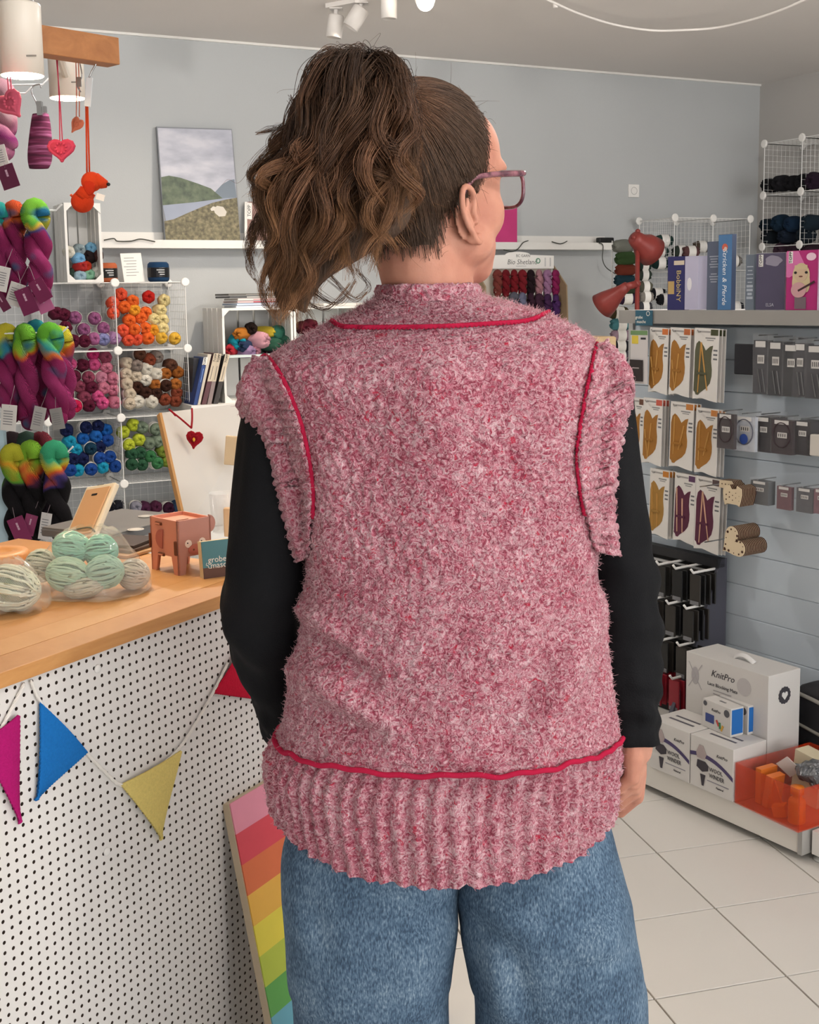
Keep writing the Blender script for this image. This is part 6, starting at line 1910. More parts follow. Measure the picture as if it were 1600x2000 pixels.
for k, (c, nme) in enumerate(HC1):
    x = 972 + 16.2 * k
    p = ond(x, 534, .03)
    hank(p, .125, .056, yarn_mat(c, 160), f"{nme} mini hank in upper row of the header card display", 'mini hanks on the display', 1.0, .4 * (k % 3), NB, 'mini_hank')
    pl_ = ond(x + 2, 571, .035); mb = MB(frame(pl_, U, Z)); mb.box((0, 0, 0), (.04, .03, .002)); tag(mb.build('paper_label', M_WHITE), f"white paper label below the {nme} mini hank", 'label', 'labels of the mini hanks')
for k, (c, nme) in enumerate([('62626e', 'grey'), ('74768f', 'blue grey'), ('3a2030', 'dark plum'), ('45283c', 'aubergine'), ('4a2a52', 'violet'), ('55306a', 'purple')]):
    x = 1004 + 16.4 * k
    hank(ond(x, 578 + k, .05), .11, .06, yarn_mat(c, 160), f"{nme} mini hank in lower row of the header card display", 'mini hanks on the display', 1.0, .5 * (k % 3), NB, 'mini_hank')
# small pine crate by the right shoulder
p = at(1166, 657, 6.3); Mp = frame(Vector((p.x, p.y, p.z)), U, Z)
pc = thing('pine_box', 'open pine box beside the yarn tower, right of the shoulder', 'box', Vector((p.x, p.y, 0)))
for k in range(4):
    mb = MB(Mp); mb.box((.05, -.055 - .105 * k, -.0), (.13, .095, .012)); mb.build('plank', oak('pine', 'cdae84', 'dcc29a'), pc)
mb = MB(Mp); mb.box((.05, -.01, -.10), (.13, .014, .19)); mb.build('rim', oak('pine2', 'cdae84', 'dcc29a'), pc)
mb = MB(Mp); mb.box((.05, -p.z / 2, -.1), (.12, p.z - .02, .18)); mb.build('body', mat('b8996e', .7), pc)

# ---- right wire grid in the corner
RO_ = at(1318, 425, 7.45)
RCW, RCH, RCD = .292, .314, .34
wire_grid(RO_, U, -NB, RCW, RCH, RCD, 2, 6, 'white wire cube shelf in the corner behind the slat wall', disc=.024)
def onr(px, py, o=0): return on_plane(px, py, RO_ + NB * o, NB)
for i, (x, y, c, nme, ax) in enumerate([(1297, 470, '20403a', 'dark green', 1), (1288, 492, '1c3a36', 'deep green', 1), (1290, 514, '142e2c', 'blackish green', 1), (1330, 491, '3a443c', 'grey green', 1), (1349, 492, '6c4a4a', 'brownish rose', 1), (1370, 482, '584a40', 'brown', 1), (1366, 511, '6e665a', 'taupe', 1), (1340, 513, '5d5a50', 'khaki', 1), (1432, 510, '77706a', 'warm grey', 1), (1284, 574, '17171b', 'black', 1), (1300, 585, '1a1a1e', 'jet black', 1), (1352, 566, '2a1220', 'dark plum', 1), (1352, 588, '301522', 'wine', 1), (1368, 585, '241018', 'black cherry', 1), (1436, 600, '33343c', 'charcoal', 1), (1410, 598, '3c3a44', 'slate', 1)]):
    o_ = -.12 - .05 * (i % 2)
    yarn_ball(onr(x, y, o_), U + NB * .25, c, f"{nme} yarn ball with white band in the corner wire shelf", 'banded balls in the corner shelf', r=.036, L=.1, band='e4e1dc', spin=i)
# tower of balls left of that grid
tw_ = thing('yarn_rack', 'narrow wire rack holding a tower of banded yarn balls by the red lamp', 'rack', Vector((at(1222, 700, 6.9).x, 6.9, 0)))
for dx in (-26, 22):
    a = at(1222 + dx, 470, 6.95); mb = MB(); mb.tube([Vector((a.x, a.y, 0)), a], .003, 6); mb.build('upright', M_WIRE, tw_)
for k in range(9):
    y = 492 + 22 * k; a, c_ = at(1196, y, 6.95), at(1244, y, 6.95); mb = MB(); mb.tube([a, c_], .002, 5); mb.build('rung', M_WIRE, tw_)
for i, (x, y, c, nme, r_) in enumerate([(1217, 481, '7d8078', 'grey', .034), (1222, 505, '3f5a34', 'green', .036), (1222, 527, '7a3626', 'rust', .032), (1220, 547, '1f3d48', 'petrol', .03), (1222, 566, '35402c', 'moss', .03), (1224, 583, '3a2342', 'purple', .03), (1208, 611, '4a4028', 'olive brown', .032), (1212, 633, '4a8288', 'teal', .034), (1212, 655, 'a58a98', 'dusty lilac', .03), (1211, 676, '201f26', 'black', .03), (1211, 696, '4a4650', 'anthracite', .03)]):
    yarn_ball(at(x, y, 6.9), Vector((1, .25, 0)), c, f"{nme} yarn ball in the tower by the red lamp", 'tower of balls by the red lamp', r=r_ * 1.12, L=.105, band='e0ddd6' if i > 4 else None, spin=i)
for i, (x, y, c) in enumerate([(1258, 518, '2a3d38'), (1258, 537, '38443c'), (1260, 560, '6c6a5c'), (1262, 580, '98928a'), (1259, 600, '4c4c52')]):
    yarn_ball(at(x, y, 6.95), Vector((1, .25, 0)), c, ['deep green', 'grey green', 'khaki', 'pale grey', 'slate'][i] + ' yarn ball with white band just right of the lamp pole', 'banded balls right of the lamp pole', r=.032, L=.075, band='eae7e2', spin=i)
# ---- red floor lamp
M_RED = mat('82332e', .4, .04, 10, name='red_lacquer')
LY = 6.6
rl = thing('floor_lamp', 'dark red two-headed floor lamp beside the yarn tower', 'lamp', Vector((at(1243, 700, LY).x, LY, 0)))
pt0 = at(1246, 452, LY); pb0 = Vector((pt0.x, pt0.y, .02))
mb = MB(); mb.tube([pb0, pt0], .0125, 12); mb.sphere(pt0, .014); mb.build('pole', M_RED, rl, True)
mb = MB(T(pb0.x, pb0.y, 0)); mb.lathe([(.13, 0), (.135, .006), (.13, .02), (.02, .03), (.001, .03)], 32); mb.build('base', M_RED, rl, True)
def shade(apex, mouth, prof, name):
    ax = (mouth - apex); h = ax.length
    M = T(apex) @ ax.to_track_quat('Z', 'Y').to_matrix().to_4x4()
    mb = MB(M); pr = [(r, z * h) for r, z in prof]; mb.lathe(pr, 28, cap=False)
    o = mb.build(name, M_RED, rl, True); solidify(o, .003, -1)
kk = LY / FPX
sh1 = shade(at(1238, 464, LY - .02), at(1274, 492, LY + .06), [(.001, -.02), (13 * kk, 0), (16 * kk, .15), (18 * kk, .35), (26 * kk, .6), (30 * kk, 1.0)], 'lamp_shade')
shade(at(1226, 558, LY - .02), at(1176, 598, LY + .07), [(.001, -.02), (9 * kk, 0), (11 * kk, .2), (15 * kk, .4), (23 * kk, .75), (27 * kk, 1.0)], 'lamp_shade')
mb = MB(); mb.cyl(at(1222, 560, LY - .03), at(1244, 555, LY), .02, 12); mb.sphere(at(1244, 554, LY), .022); mb.build('joint', M_RED, rl, True)
mb = MB(); mb.cyl(at(1236, 466, LY - .02), at(1246, 462, LY), .016, 12); mb.build('joint', M_RED, rl, True)
# ---- grid on the right wall with dark hanks
WO = at(1494, 281, 7.8)
wire_grid(WO, NB, U, .32, .315, .31, 3, 7, 'white wire cube shelf on the right wall with dark hanks', disc=.026)
pz_ = WO.z - 7 * .315
if pz_ > .02:
    mb = MB(frame(Vector((WO.x, WO.y, pz_ / 2 - .003)), NB, U)); mb.box((.48, .155, 0), (.96, .31, pz_ - .006)); tag(mb.build('plinth', M_WHITE), 'white plinth under the right wall wire shelf', 'plinth')
for i, (x, y, c, nme, r_) in enumerate([(1508, 362, '17161a', 'black', .042), (1528, 358, '222126', 'charcoal', .045), (1552, 358, '1a191d', 'jet black', .043), (1573, 355, '17161a', 'ink black', .045), (1594, 354, '2a1a2c', 'black plum', .05), (1505, 440, '16242e', 'blue black', .042), (1527, 436, '193044', 'petrol blue', .048), (1553, 438, '18304a', 'deep blue', .046), (1585, 435, '1d2c38', 'slate blue', .045), (1508, 463, '131c24', 'dark navy', .04), (1540, 462, '152030', 'midnight blue', .042), (1575, 460, '14202a', 'navy', .042), (1530, 488, '4a3442', 'aubergine', .042), (1558, 490, '3c2a36', 'dark aubergine', .042), (1590, 492, '33202c', 'blackberry', .045)]):
    p = on_plane(x, y, WO + U * .09, U)
    yarn_ball(p, -U + NB * R.uniform(-.2, .2), c, f"{nme} hank lying in the right wall wire shelf", 'dark hanks on the right wall', r=r_ * 1.12, L=.12, spin=i * 1.3, squash=.95)

# ================================================================ slat wall unit on the right
PZ = .085
P0 = on_z(1560, 1682, .0)
su = (on_z(1268, 1548, 0) - P0); su.z = 0; su.normalize()
sn = Vector((-su.y, su.x, 0))
if sn.x > 0: sn = -sn
sr = -su                                   # to the right in the picture
SD = .42
S0 = Vector((P0.x, P0.y, 0)) - sn * SD
def sl_(px, py, o=0.0): return on_plane(px, py, S0 + sn * o, sn)
far = sl_(1240, 700); far_l = (far - S0).dot(su)
near_l = -1.0
unit = thing('slat_wall_unit', 'pale grey slat wall display unit with top shelf and white base', 'shop fitting', S0)
Mu = frame(S0, sr, Z)                      # x to the right, y up, z to the aisle
ztop = sl_(1420, 606, .07).z
M_SLAT = mat('c2ccd4', .5, .03, 4, name='pale_blue_grey_slat')
nsl = 13
slh = (ztop - .05 - .06) / nsl
xl_, xr_ = -far_l, -near_l
for k in range(nsl):
    y0 = .06 + slh * k
    mb = MB(Mu); mb.prism([(y0, 0), (y0 + slh - .004, 0), (y0 + slh - .0015, -.003), (y0 + slh - .0015, -.018), (y0, -.018)], xr_ - xl_, M=T(xl_, 0, 0) @ Matrix(((0, 0, 1, 0), (1, 0, 0, 0), (0, 1, 0, 0), (0, 0, 0, 1)))); mb.build('slat', M_SLAT, unit)
mb = MB(Mu); mb.box(((xl_ + xr_) / 2, ztop / 2, -.024), (xr_ - xl_, ztop - .04, .012)); mb.build('back_panel', mat('9aa2a8', .7), unit)
mb = MB(Mu); mb.box((xl_ - .012, ztop / 2, -.012), (.02, ztop - .03, .04)); mb.build('end_upright', mat('b4b4b2', .4), unit)
mb = MB(Mu); mb.box(((xl_ + xr_) / 2, ztop - .010, -.04), (xr_ - xl_, .020, .22)); mb.build('top_shelf', mat('d9d6d2', .45), unit)
mb = MB(Mu); mb.box(((xl_ + xr_) / 2, ztop - .021, .068), (xr_ - xl_, .042, .008)); mb.build('fascia', mat('96938e', .5), unit)
# base platform
mb = MB(Mu); mb.box(((xl_ - .1) / 2 + .0, .052, SD / 2), (-(xl_ - .1), .062, SD)); mb.build('base', mat('dcd8d0', .45, .02), unit)
mb = MB(Mu); mb.box((.004, .052, SD / 2), (.014, .066, SD + .004)); mb.build('base_end', mat('a4a29e', .4), unit)
mb = MB(Mu); mb.box((.45, .052, SD / 2 - .01), (.86, .062, SD - .03)); mb.build('base', M_WHITE, unit)
for x in (-.02, -1.2): 
    mb = MB(Mu @ T(x + .05, 0, SD - .05) @ rot(-PI / 2, 'X')); mb.lathe([(.018, 0), (.02, .006), (.008, .01), (.008, .022)], 16); mb.build('foot', mat('c4c4c0', .4), unit, True)
def sp(px, py, o): return sl_(px, py, o)
def sframe(px, py, o): return frame(sl_(px, py, o), sr, Z)
# teal notice on the fascia
o = thing('notice_card', 'dark teal notice card on the fascia at far end of slat wall', 'sign', sp(1258, 637, .08))
Mx = sframe(1258, 621, .076)
mb = MB(Mx); mb.box((0, 0, 0), (.075, .048, .003)); mb.build('card', mat('2f5a6c', .5), o)
text('grobe', .014, Mx @ T(-.02, .002, .002), Wt, o); text('masche', .014, Mx @ T(-.01, -.012, .002), Wt, o)
mb = MB(Mx @ T(.02, .014, .002)); mb.lathe([(.006, 0), (.007, .0006), (.008, 0)], 14, cap=False); mb.build('curl_print', Wt, o)

# ---- needle cards
LEAF = [(.20, .18), (.30, .205), (.40, .25), (.49, .31), (.56, .285), (.66, .25), (.78, .235), (.73, .34), (.72, .45), (.765, .57), (.76, .66), (.70, .76), (.56, .83), (.42, .87), (.30, .905), (.24, .935), (.14, .935), (.10, .90), (.04, .88), (.05, .62), (.05, .32), (.10, .22)]
ORDW = {1: 'top row', 2: 'middle row', 3: 'bottom row'}
M_CARD = mat('dedad4', .55, .02, 6, name='white_card'); M_EDGE = mat('b8b4b0', .6)
def needle_card(px, pyt, pyb, wm, leafc, sticks, row, lab, tabc, tilt=-.03, off=.075, behind=2):
    M0 = sframe(px, pyt, off)
    h = (sl_(px, pyt, off).z - sl_(px, pyb, off).z)
    M0 = M0 @ rot(tilt, 'Z')
    for k in range(behind + 1):
        M = M0 @ T(.003 * k, -.001 * k, -.012 * k)
        o = thing('needle_card', lab if k == 0 else f"white card {['', 'directly', 'two places'][k]} behind {lab}", 'card', M.translation, 'needle cards on the slat wall')
        mb = MB(M); mb.prism([(-wm / 2, -h), (-wm * .15, -h + .006), (wm * .2, -h), (wm / 2, -h - .003), (wm / 2, 0), (-wm / 2, 0)], .002); mb.build('card', M_CARD, o)
        mb = MB(M); mb.box((wm * .32, -.012, .0022), (wm * .3, .018, .0008)); mb.build('colour_tab', mat(tabc, .5), o)
        if k: continue
        mb = MB(M); mb.prism([((u - .5) * wm, -v * h) for u, v in LEAF][::-1], .0008, z0=.002); lf_ = mb.build('leaf_window', mat(leafc, .6, .12, 60), o)
        for (u0, v0, u1, v1) in sticks:
            mb = MB(M); mb.tube([((u0 - .5) * wm, -v0 * h, .0035), ((u1 - .5) * wm, -v1 * h, .0035)], [.0026, .0018], 6); mb.build('needle', mat('b98a48' if leafc != '56223a' else 'd0a58a', .5), o)
        mb = MB(M); mb.box((-.16 * wm, -.63 * h, .005), (wm * .42, .007, .002)); mb.build('strap', mat(leafc, .5, .2), o)
        for q in range(2):
            mb = MB(M); mb.box((wm * .16, -h * (.135 + .03 * q), .0022), (wm * (.4 - .12 * q), .004 - .0015 * q, .0006)); mb.build('print_line', mat('8a8a88', .6), o)
        for q in range(3):
            mb = MB(M); mb.box((wm * .38, -h * (.3 + .06 * q), .0022), (wm * .16, .005, .0006)); mb.build('size_mark', mat('6a6a6c', .6), o)
        mb = MB(M); mb.box((-.1 * wm, -.05 * h, .0022), (wm * .5, .005, .0006)); mb.build('print_line', mat('a09c98', .6), o)
    mb = MB(M0); mb.tube([(-wm * .25, -.012, -.09), (-wm * .25, -.012, .012), (-wm * .25, -.006, .016)], .0022, 6)
    tag(mb.build('hook', M_METAL), f"steel hook carrying the {lab}"[:100], 'hook', 'slat wall hooks')
V1 = [(.1, .45, .32, .88), (.45, .34, .38, .7)]; V2 = [(.12, .48, .3, .9), (.45, .38, .3, .9)]; V3 = [(.3, .2, .22, .9), (.3, .2, .6, .86)]; V4 = [(.2, .22, .18, .8), (.62, .35, .4, .72)]; V5 = [(.12, .22, .2, .86), (.4, .36, .45, .86)]
TAN, OLV, MAR = '9c6a2a', '565640', '56223a'
needle_card(1289, 640, 768, .082, TAN, V1, 1, 'first tan leaf card in top row, beside the clear pack', 'c8703a')
needle_card(1331, 640, 773, .085, TAN, V2, 1, 'second tan leaf card in the top row', 'b8683c')
needle_card(1382, 641, 782, .098, OLV, V3, 1, 'olive green leaf card in the top row', '44482e')
needle_card(1246, 777, 900, .06, TAN, V1, 2, 'leaf card half hidden behind the shoulder, middle row', '6a4a3a')
needle_card(1277, 778, 907, .085, TAN, V2, 2, 'first full tan leaf card in the middle row', 'c05a4a')
needle_card(1334, 786, 915, .098, TAN, V4, 2, 'second full tan leaf card in the middle row', 'b8783c')
needle_card(1383, 798, 927, .09, TAN, V4, 2, 'third tan leaf card in middle row beside cable needles', 'b8783c')
needle_card(1290, 917, 1048, .085, 'a07838', V5, 3, 'tan leaf card in the bottom row', 'c07a30')
needle_card(1340, 926, 1060, .088, MAR, V5, 3, 'first maroon leaf card in the bottom row', '5a3a5a')
needle_card(1385, 933, 1078, .1, MAR, V3, 3, 'second maroon leaf card in the bottom row', '5a4a4a')
# clear pack with yellow tag at the far end
p = sframe(1249, 645, .09)
o = thing('accessory_pack', 'clear pack with yellow tag and dark pouch at far end of slat wall', 'pack', p.translation)
mb = MB(p); mb.box((0, -.085, 0), (.075, .17, .003)); mb.build('backing_card', mat('cfcac8', .5), o)
mb = MB(p); mb.box((-.017, -.03, .002), (.028, .026, .001)); mb.build('yellow_tag', mat('d8c048', .5), o)
mb = MB(p); mb.box((-.008, -.128, .004), (.056, .068, .006)); mb.build('pouch', mat('2c2424', .6), o)
mb = MB(p); mb.box((-.008, -.12, .0075), (.03, .004, .001)); mb.build('print_line', mat('9a9290', .5), o)
mb = MB(p); mb.box((.02, -.026, .002), (.022, .006, .001)); mb.build('print_line', M_DARK, o)
mb = MB(p); mb.box((0, -.008, .001), (.075, .014, .002)); mb.build('green_header', mat('6a8a5c', .5), o)
# small accessory packs
def pack(px, pyt, pyb, wm, hexc, lab, kind=0, dep=.012, off=.07, tilt=0):
    M = sframe(px, pyt, off) @ rot(tilt, 'Z')
    h = sl_(px, pyt, off).z - sl_(px, pyb, off).z
    o = thing('accessory_pack', lab, 'pack', M.translation, 'accessory packs on the slat wall')
    mb = MB(M); mb.box((0, -h * .55, -dep / 2), (wm * .92, h * .88, dep)); mb.build('contents', mat(hexc, .45, .25, 60), o)
    mb = MB(M); mb.box((0, -h / 2, -dep / 2), (wm, h, dep + .003), bev=.001); mb.build('clear_sleeve', clear_mat('pack_film', 'ffffff', .05, .15, .6), o)
    mb = MB(M); mb.box((0, -h * .17, .002), (wm * .62, h * .10, .0008)); mb.build('header_label', mat('cfccc8', .5), o)
    mb = MB(M); mb.box((wm * .04, -h * (.42 if kind != 1 else .5), .002), (wm * .42, h * .14, .0008)); bc = mb.build('barcode_label', mat('c9c6c2', .5), o)
    for q in range(4):
        mb = MB(M); mb.box((wm * (-.1 + .09 * q), -h * (.42 if kind != 1 else .5), .0026), (wm * .03, h * .08, .0004)); mb.build('bar', M_BLACK, bc)
    if kind == 0:
        for s in (-.14, .12):
            mb = MB(M); mb.tube([(wm * s, -h * .58, .002), (wm * (s + .22), -h * .96, .002)], .0018, 6); mb.build('needle', mat('8d8d8d', .3, metal=.8), o)
    if kind in (1, 2):
        mb = MB(M); mb.tube([(wm * .38 * math.sin(a), -h * .5 + h * .32 * math.cos(a), .002) for a in np.linspace(0, 2 * PI, 28, endpoint=False)], .0017, 6, closed=True); mb.build('coiled_cable', mat('3a2a2e', .4) if kind == 1 else mat('5a5a66', .4), o)
    if kind == 2:
        mb = MB(M @ T(.0, -h * .68, .002)); mb.lathe([(.015, 0), (.015, .001), (.0005, .001)], 24); mb.build('blue_disc', mat('34509a', .4), o)
    mb = MB(M); mb.tube([(0, -.004, -.07), (0, -.004, .01)], .002, 6); tag(mb.build('hook', M_METAL), ("steel hook carrying the " + lab)[:100], 'hook', 'slat wall hooks')
GRYP = '3c3b40'
pack(1487, 652, 770, .058, GRYP, 'first needle pack in the top right row, next to black pouch', 0, .02)
pack(1516, 655, 774, .058, '303034', 'second needle pack in the top right row', 0, .05)
pack(1546, 660, 776, .06, '26262a', 'third needle pack in the top right row, thick stack', 3, .06)
pack(1564, 658, 776, .05, '3a393e', 'fourth needle pack in the top right row', 0, .03)
pack(1594, 662, 780, .07, '38373c', 'rightmost needle pack in the top right row', 0, .03)
M = sframe(1456, 675, .05); mb = MB(M); mb.box((0, -.04, 0), (.075, .09, .01), bev=.003); tag(mb.build('black_pouch', mat('1c1c22', .7, .2)), 'square black fabric pouch hanging left of the needle packs', 'pouch')
pack(1418, 800, 877, .07, '352a2c', 'brown cable pack in middle row, beside the tan leaf card', 1, .012, .13)
pack(1455, 805, 882, .085, 'b8bcc4', 'white cable pack with blue disc in the middle row', 2, .012, .10)
pack(1492, 806, 884, .06, '241e22', 'dark needle tip stack right of the blue disc pack', 3, .07, .08)
pack(1528, 812, 888, .08, '33262a', 'large round dark cable pack in the middle row', 1, .02, .08)
pack(1568, 815, 890, .06, '241e22', 'dark needle tip stack right of the round cable pack', 3, .07, .07)
M = sframe(1598, 852, .06); mb = MB(M); mb.box((0, -.025, 0), (.06, .06, .02), bev=.003); tag(mb.build('cream_box', mat('ccc6bc', .6)), 'small cream box at the right edge of the middle row', 'box')
pack(1484, 934, 986, .07, '5c5e60', 'grey stitch marker pack in the bottom right row, leftmost', 3, .03, .09)
pack(1532, 945, 996, .055, '6a4a50', 'reddish stitch marker pack in the bottom right row', 3, .012, .08)
pack(1572, 948, 1002, .06, '57565a', 'dark grey stitch marker pack in the bottom right row', 3, .02, .08)
pack(1604, 950, 1005, .05, '7a5a62', 'dusty pink marker pack cut by the right edge, bottom row', 3, .012, .08)
# wooden gauges
M_BIRCH, M_BIRE = mat('d9c6a6', .6, .06, 30, name='birch_ply'), mat('482a1d', .8, .2, 60, name='laser_burnt_edge')
def gauge(px, py, poly, n, holes, lab, off, t=.004):
    M = sframe(px, py, off)
    for k in range(n):
        o = thing('wooden_gauge', lab if k == 0 else f"{ORDN[k]} {lab}", 'gauge', (M @ T(0, 0, -k * (t + .0012))).translation, lab)
        mb = MB(M @ T(0, 0, -k * (t + .0012))); mb.prism(poly, t, z0=-t); mb.build('plate', M_BIRE, o)
        mb = MB(M @ T(0, 0, -k * (t + .0012))); mb.prism(poly, .0006, z0=0); mb.build('face', M_BIRCH, o)
        if k == 0:
            for (x, y, r_) in holes:
                mb = MB(M @ T(x, y, .0007)); mb.lathe([(r_, 0), (r_, .0004), (.0002, .0004)], 12); mb.build('hole', M_BIRE, o)
ORDN = ['first', 'second', 'third', 'fourth', 'fifth', 'sixth', 'seventh', 'eighth', 'ninth', 'tenth', 'eleventh', 'twelfth', 'thirteenth', 'fourteenth']
hp_ = []
for k in range(36):
    a = 2 * PI * k / 36
    x, y = 16 * math.sin(a) ** 3 / 17, (13 * math.cos(a) - 5 * math.cos(2 * a) - 2 * math.cos(3 * a) - math.cos(4 * a)) / 17
    c_, s_ = math.cos(-2.3 + .0), math.sin(-2.3)
    hp_.append((.05 * (x * math.cos(-.95) - y * math.sin(-.95)), .05 * (x * math.sin(-.95) + y * math.cos(-.95))))
hh_ = [(x * .82, y * .82, .0016 + .0012 * (i % 3)) for i, (x, y) in enumerate(hp_) if i % 2 == 0]
gauge(1432, 1061, hp_, 14, hh_, 'heart shaped wooden gauge plate in the stack below bottom row', .17, .0055)
sheep = [(-.035, -.02), (-.03, -.035), (-.02, -.03), (.015, -.03), (.025, -.035), (.03, -.02), (.035, 0), (.034, .018), (.015, .026), (.012, .016), (-.004, .014), (-.012, .026), (-.032, .022), (-.038, .004)]
gauge(1432, 965, sheep, 9, [(-.025 + .012 * i, -.004 + .008 * (i % 2) - .014 * (j), .0022 - .0003 * i) for i in range(5) for j in range(2)], 'sheep shaped wooden gauge plate in the stack beside maroon card', .15, .0055)
gauge(1420, 946, [(-.03, -.012), (.02, -.014), (.03, .0), (.02, .012), (-.028, .01)], 6, [(-.018, 0, .002), (-.005, 0, .002), (.008, 0, .002)], 'small birch gauge plate hanging behind the sheep stack', .12, .0055)
mb = MB(sframe(1445, 940, .0)); mb.tube([(0, 0, 0), (0, 0, .17)], .002, 6); tag(mb.build('hook', M_METAL), 'steel hook carrying the sheep gauges', 'hook', 'slat wall hooks')
mb = MB(sframe(1458, 1045, .0)); mb.tube([(0, 0, 0), (0, 0, .18)], .002, 6); tag(mb.build('hook', M_METAL), 'steel hook carrying the heart gauges', 'hook', 'slat wall hooks')

# ---- kits on the top shelf
def ttop(px, o): 
    p = sl_(px, 606, o); return Vector((p.x, p.y, ztop))
def kit(pxl, pxr, pyt, o, dep, hexc, sidec, lab, spin=0):
    a, c_ = ttop(pxl, o), ttop(pxr, o)
    w = (c_ - a).length; h = sl_((pxl + pxr) / 2, pyt, o).z - ztop
    M = frame(a, sr, Z) @ rot(spin, 'Y')
    t = thing('craft_kit_box', lab, 'box', a, 'craft kits on the slat wall top shelf')
    mb = MB(M); mb.box((w / 2, h / 2, -dep / 2), (w, h, dep)); mb.build('box', mat(sidec, .45, .05), t)
    mb = MB(M); mb.box((w / 2, h / 2, .0006), (w * .985, h * .99, .0012)); mb.build('front_print', mat(hexc, .4, .1, 14), t)
    return t, M, w, h
# indigo box seen side on with white end
t, M, w, h = kit(1304, 1337, 501, .04, .02, '2e2e60', '2c2c5c', 'indigo craft box with gold lettering and pale end on the top shelf')
mb = MB(M); mb.box((w * .68, h * .88, .0016), (w * .6, h * .08, .0006)); mb.build('cream_label', mat('cdbfa8', .5), t)
mb = MB(M); mb.box((w * .22, h * .42, .0016), (w * .36, h * .24, .0006)); mb.build('gold_panel', mat('b89a62', .5), t)
text('BobbiNY', h * .16, M @ T(w * .66, h * .45, .002) @ rot(-PI / 2, 'Z'), mat('c9b27a', .4), t)
mb = MB(M); mb.box((w + .028, h / 2, -.03), (.055, h * .985, .06)); e_ = mb.build('white_end', mat('b9b6cc', .5), t)
mb = MB(M); mb.sphere((w + .02, h * .48, .0005), (.010, .02, .0012)); mb.build('printed_figure', mat('e6e2e6', .5), e_)
# blue box
t, M, w, h = kit(1402, 1428, 458, .05, .018, '4c76a2', '4a5670', 'tall blue craft box with white script title and grey back')
text('Stricken & Pferde', h * .105, M @ T(w * .5, h * .44, .002) @ rot(-PI / 2, 'Z'), mat('e8ecf2', .5), t, shear=.2)
mb = MB(M @ T(w * .5, h * .83, .0016)); mb.lathe([(.011, 0), (.011, .0006), (.0004, .0006)], 18); mb.build('orange_print', mat('c9604a', .5), t)
mb = MB(M @ T(w * .56, h * .81, .0024)); mb.lathe([(.006, 0), (.006, .0006), (.0004, .0006)], 14); mb.build('pale_print', mat('d9c0b4', .5), t)
mb = MB(M); mb.box((-.029, h * .46, -.02), (.058, h * .92, .012)); bk_ = mb.build('grey_back', mat('565e70', .5), t)
for k in range(9):
    mb = MB(M); mb.box((-.03, h * (.72 - .035 * k - (.06 if k > 4 else 0)), -.0135), (.036 - .006 * (k % 3), .0035, .0006)); mb.build('print_line', mat('9aa0ac', .5), bk_)
for k in range(3):
    mb = MB(M); mb.box((-.008, h * (.3 - .06 * k), -.0135), (.010, h * .045, .0006)); mb.build('white_patch', mat('c9cad0', .5), bk_)
# grey violet kit (figure left out), with grey back kit beside it
t, M, w, h = kit(1476, 1533, 494, .04, .06, '514c62', 'd4d4da', 'grey violet crochet kit box with white frame on the top shelf')
mb = MB(M); mb.box((w * .17, h * .87, .0016), (w * .15, h * .21, .0006)); mb.build('title_field', M_WHITE, t)
text('TOPP', h * .085, M @ T(w * .17, h * .87, .0023) @ rot(PI / 2, 'Z'), M_BLACK, t)
mb = MB(M @ T(w * .6, h * .86, .0014)); mb.prism([(.030 * math.cos(a) * (1 + .1 * math.cos(5 * a)), .015 * math.sin(a) * (1 + .1 * math.sin(4 * a))) for a in np.linspace(0, 2 * PI, 24, endpoint=False)], .0006); mb.build('logo_field', mat('8d8898', .5), t)
text('ELSA', h * .085, M @ T(w * .5, h * .09, .002), mat('b9b7c4', .5), t)
t, M, w, h = kit(1456, 1473, 497, .03, .05, '6a7480', '7a8490', 'slate grey kit box turned to show its printed back')
for k in range(9):
    mb = MB(M); mb.box((w * .5, h * (.78 - .07 * k), .0016), (w * (.7 - .2 * (k % 3 == 1)), h * (.02 if k < 5 else .045), .0006)); mb.build('print_line', mat('aab2bc', .5), t)
# pink kit with doll and guitar
t, M, w, h = kit(1535, 1597, 489, .05, .07, 'b02c74', 'a8286c', 'magenta crochet kit box with blond doll and guitar print')
mb = MB(M); mb.prism([(0, h * .99), (w * .38, h * .99), (w * .62, h * .72), (w * .1, h * .55), (0, h * .56)][::-1], .0006, z0=.0014); mb.build('pale_wedge', mat('d270a6', .5), t)
mb = MB(M); mb.box((w * .14, h * .89, .0022), (w * .13, h * .2, .0006)); mb.build('title_field', M_WHITE, t)
text('TOPP', h * .08, M @ T(w * .14, h * .89, .003) @ rot(PI / 2, 'Z'), M_BLACK, t)
def disc(M, x, y, rx, ry, z, m, nme, par): 
    mb = MB(M); mb.prism([(x + rx * math.cos(a), y + ry * math.sin(a)) for a in np.linspace(0, 2 * PI, 24, endpoint=False)], .0006, z0=z); return mb.build(nme, m, par)
HAIRC, SK = mat('cdbb94', .6), mat('cbb094', .6)
disc(M, w * .78, h * .89, w * .15, h * .065, .0016, mat('e8c6d6', .5), 'speech_bubble', t)
disc(M, w * .48, h * .58, w * .27, h * .21, .0020, HAIRC, 'doll_hair', t); disc(M, w * .30, h * .46, w * .1, h * .16, .0019, HAIRC, 'doll_hair', t); disc(M, w * .66, h * .46, w * .1, h * .16, .0019, HAIRC, 'doll_hair', t)
disc(M, w * .48, h * .60, w * .21, h * .12, .0027, SK, 'doll_face', t); 
mb = MB(M); mb.box((w * .48, h * .72, .0034), (w * .4, h * .07, .0006)); mb.build('doll_fringe', HAIRC, t)
for s in (.31, .65): disc(M, w * s, h * .63, w * .045, h * .022, .0034, M_BLACK, 'doll_eye', t)
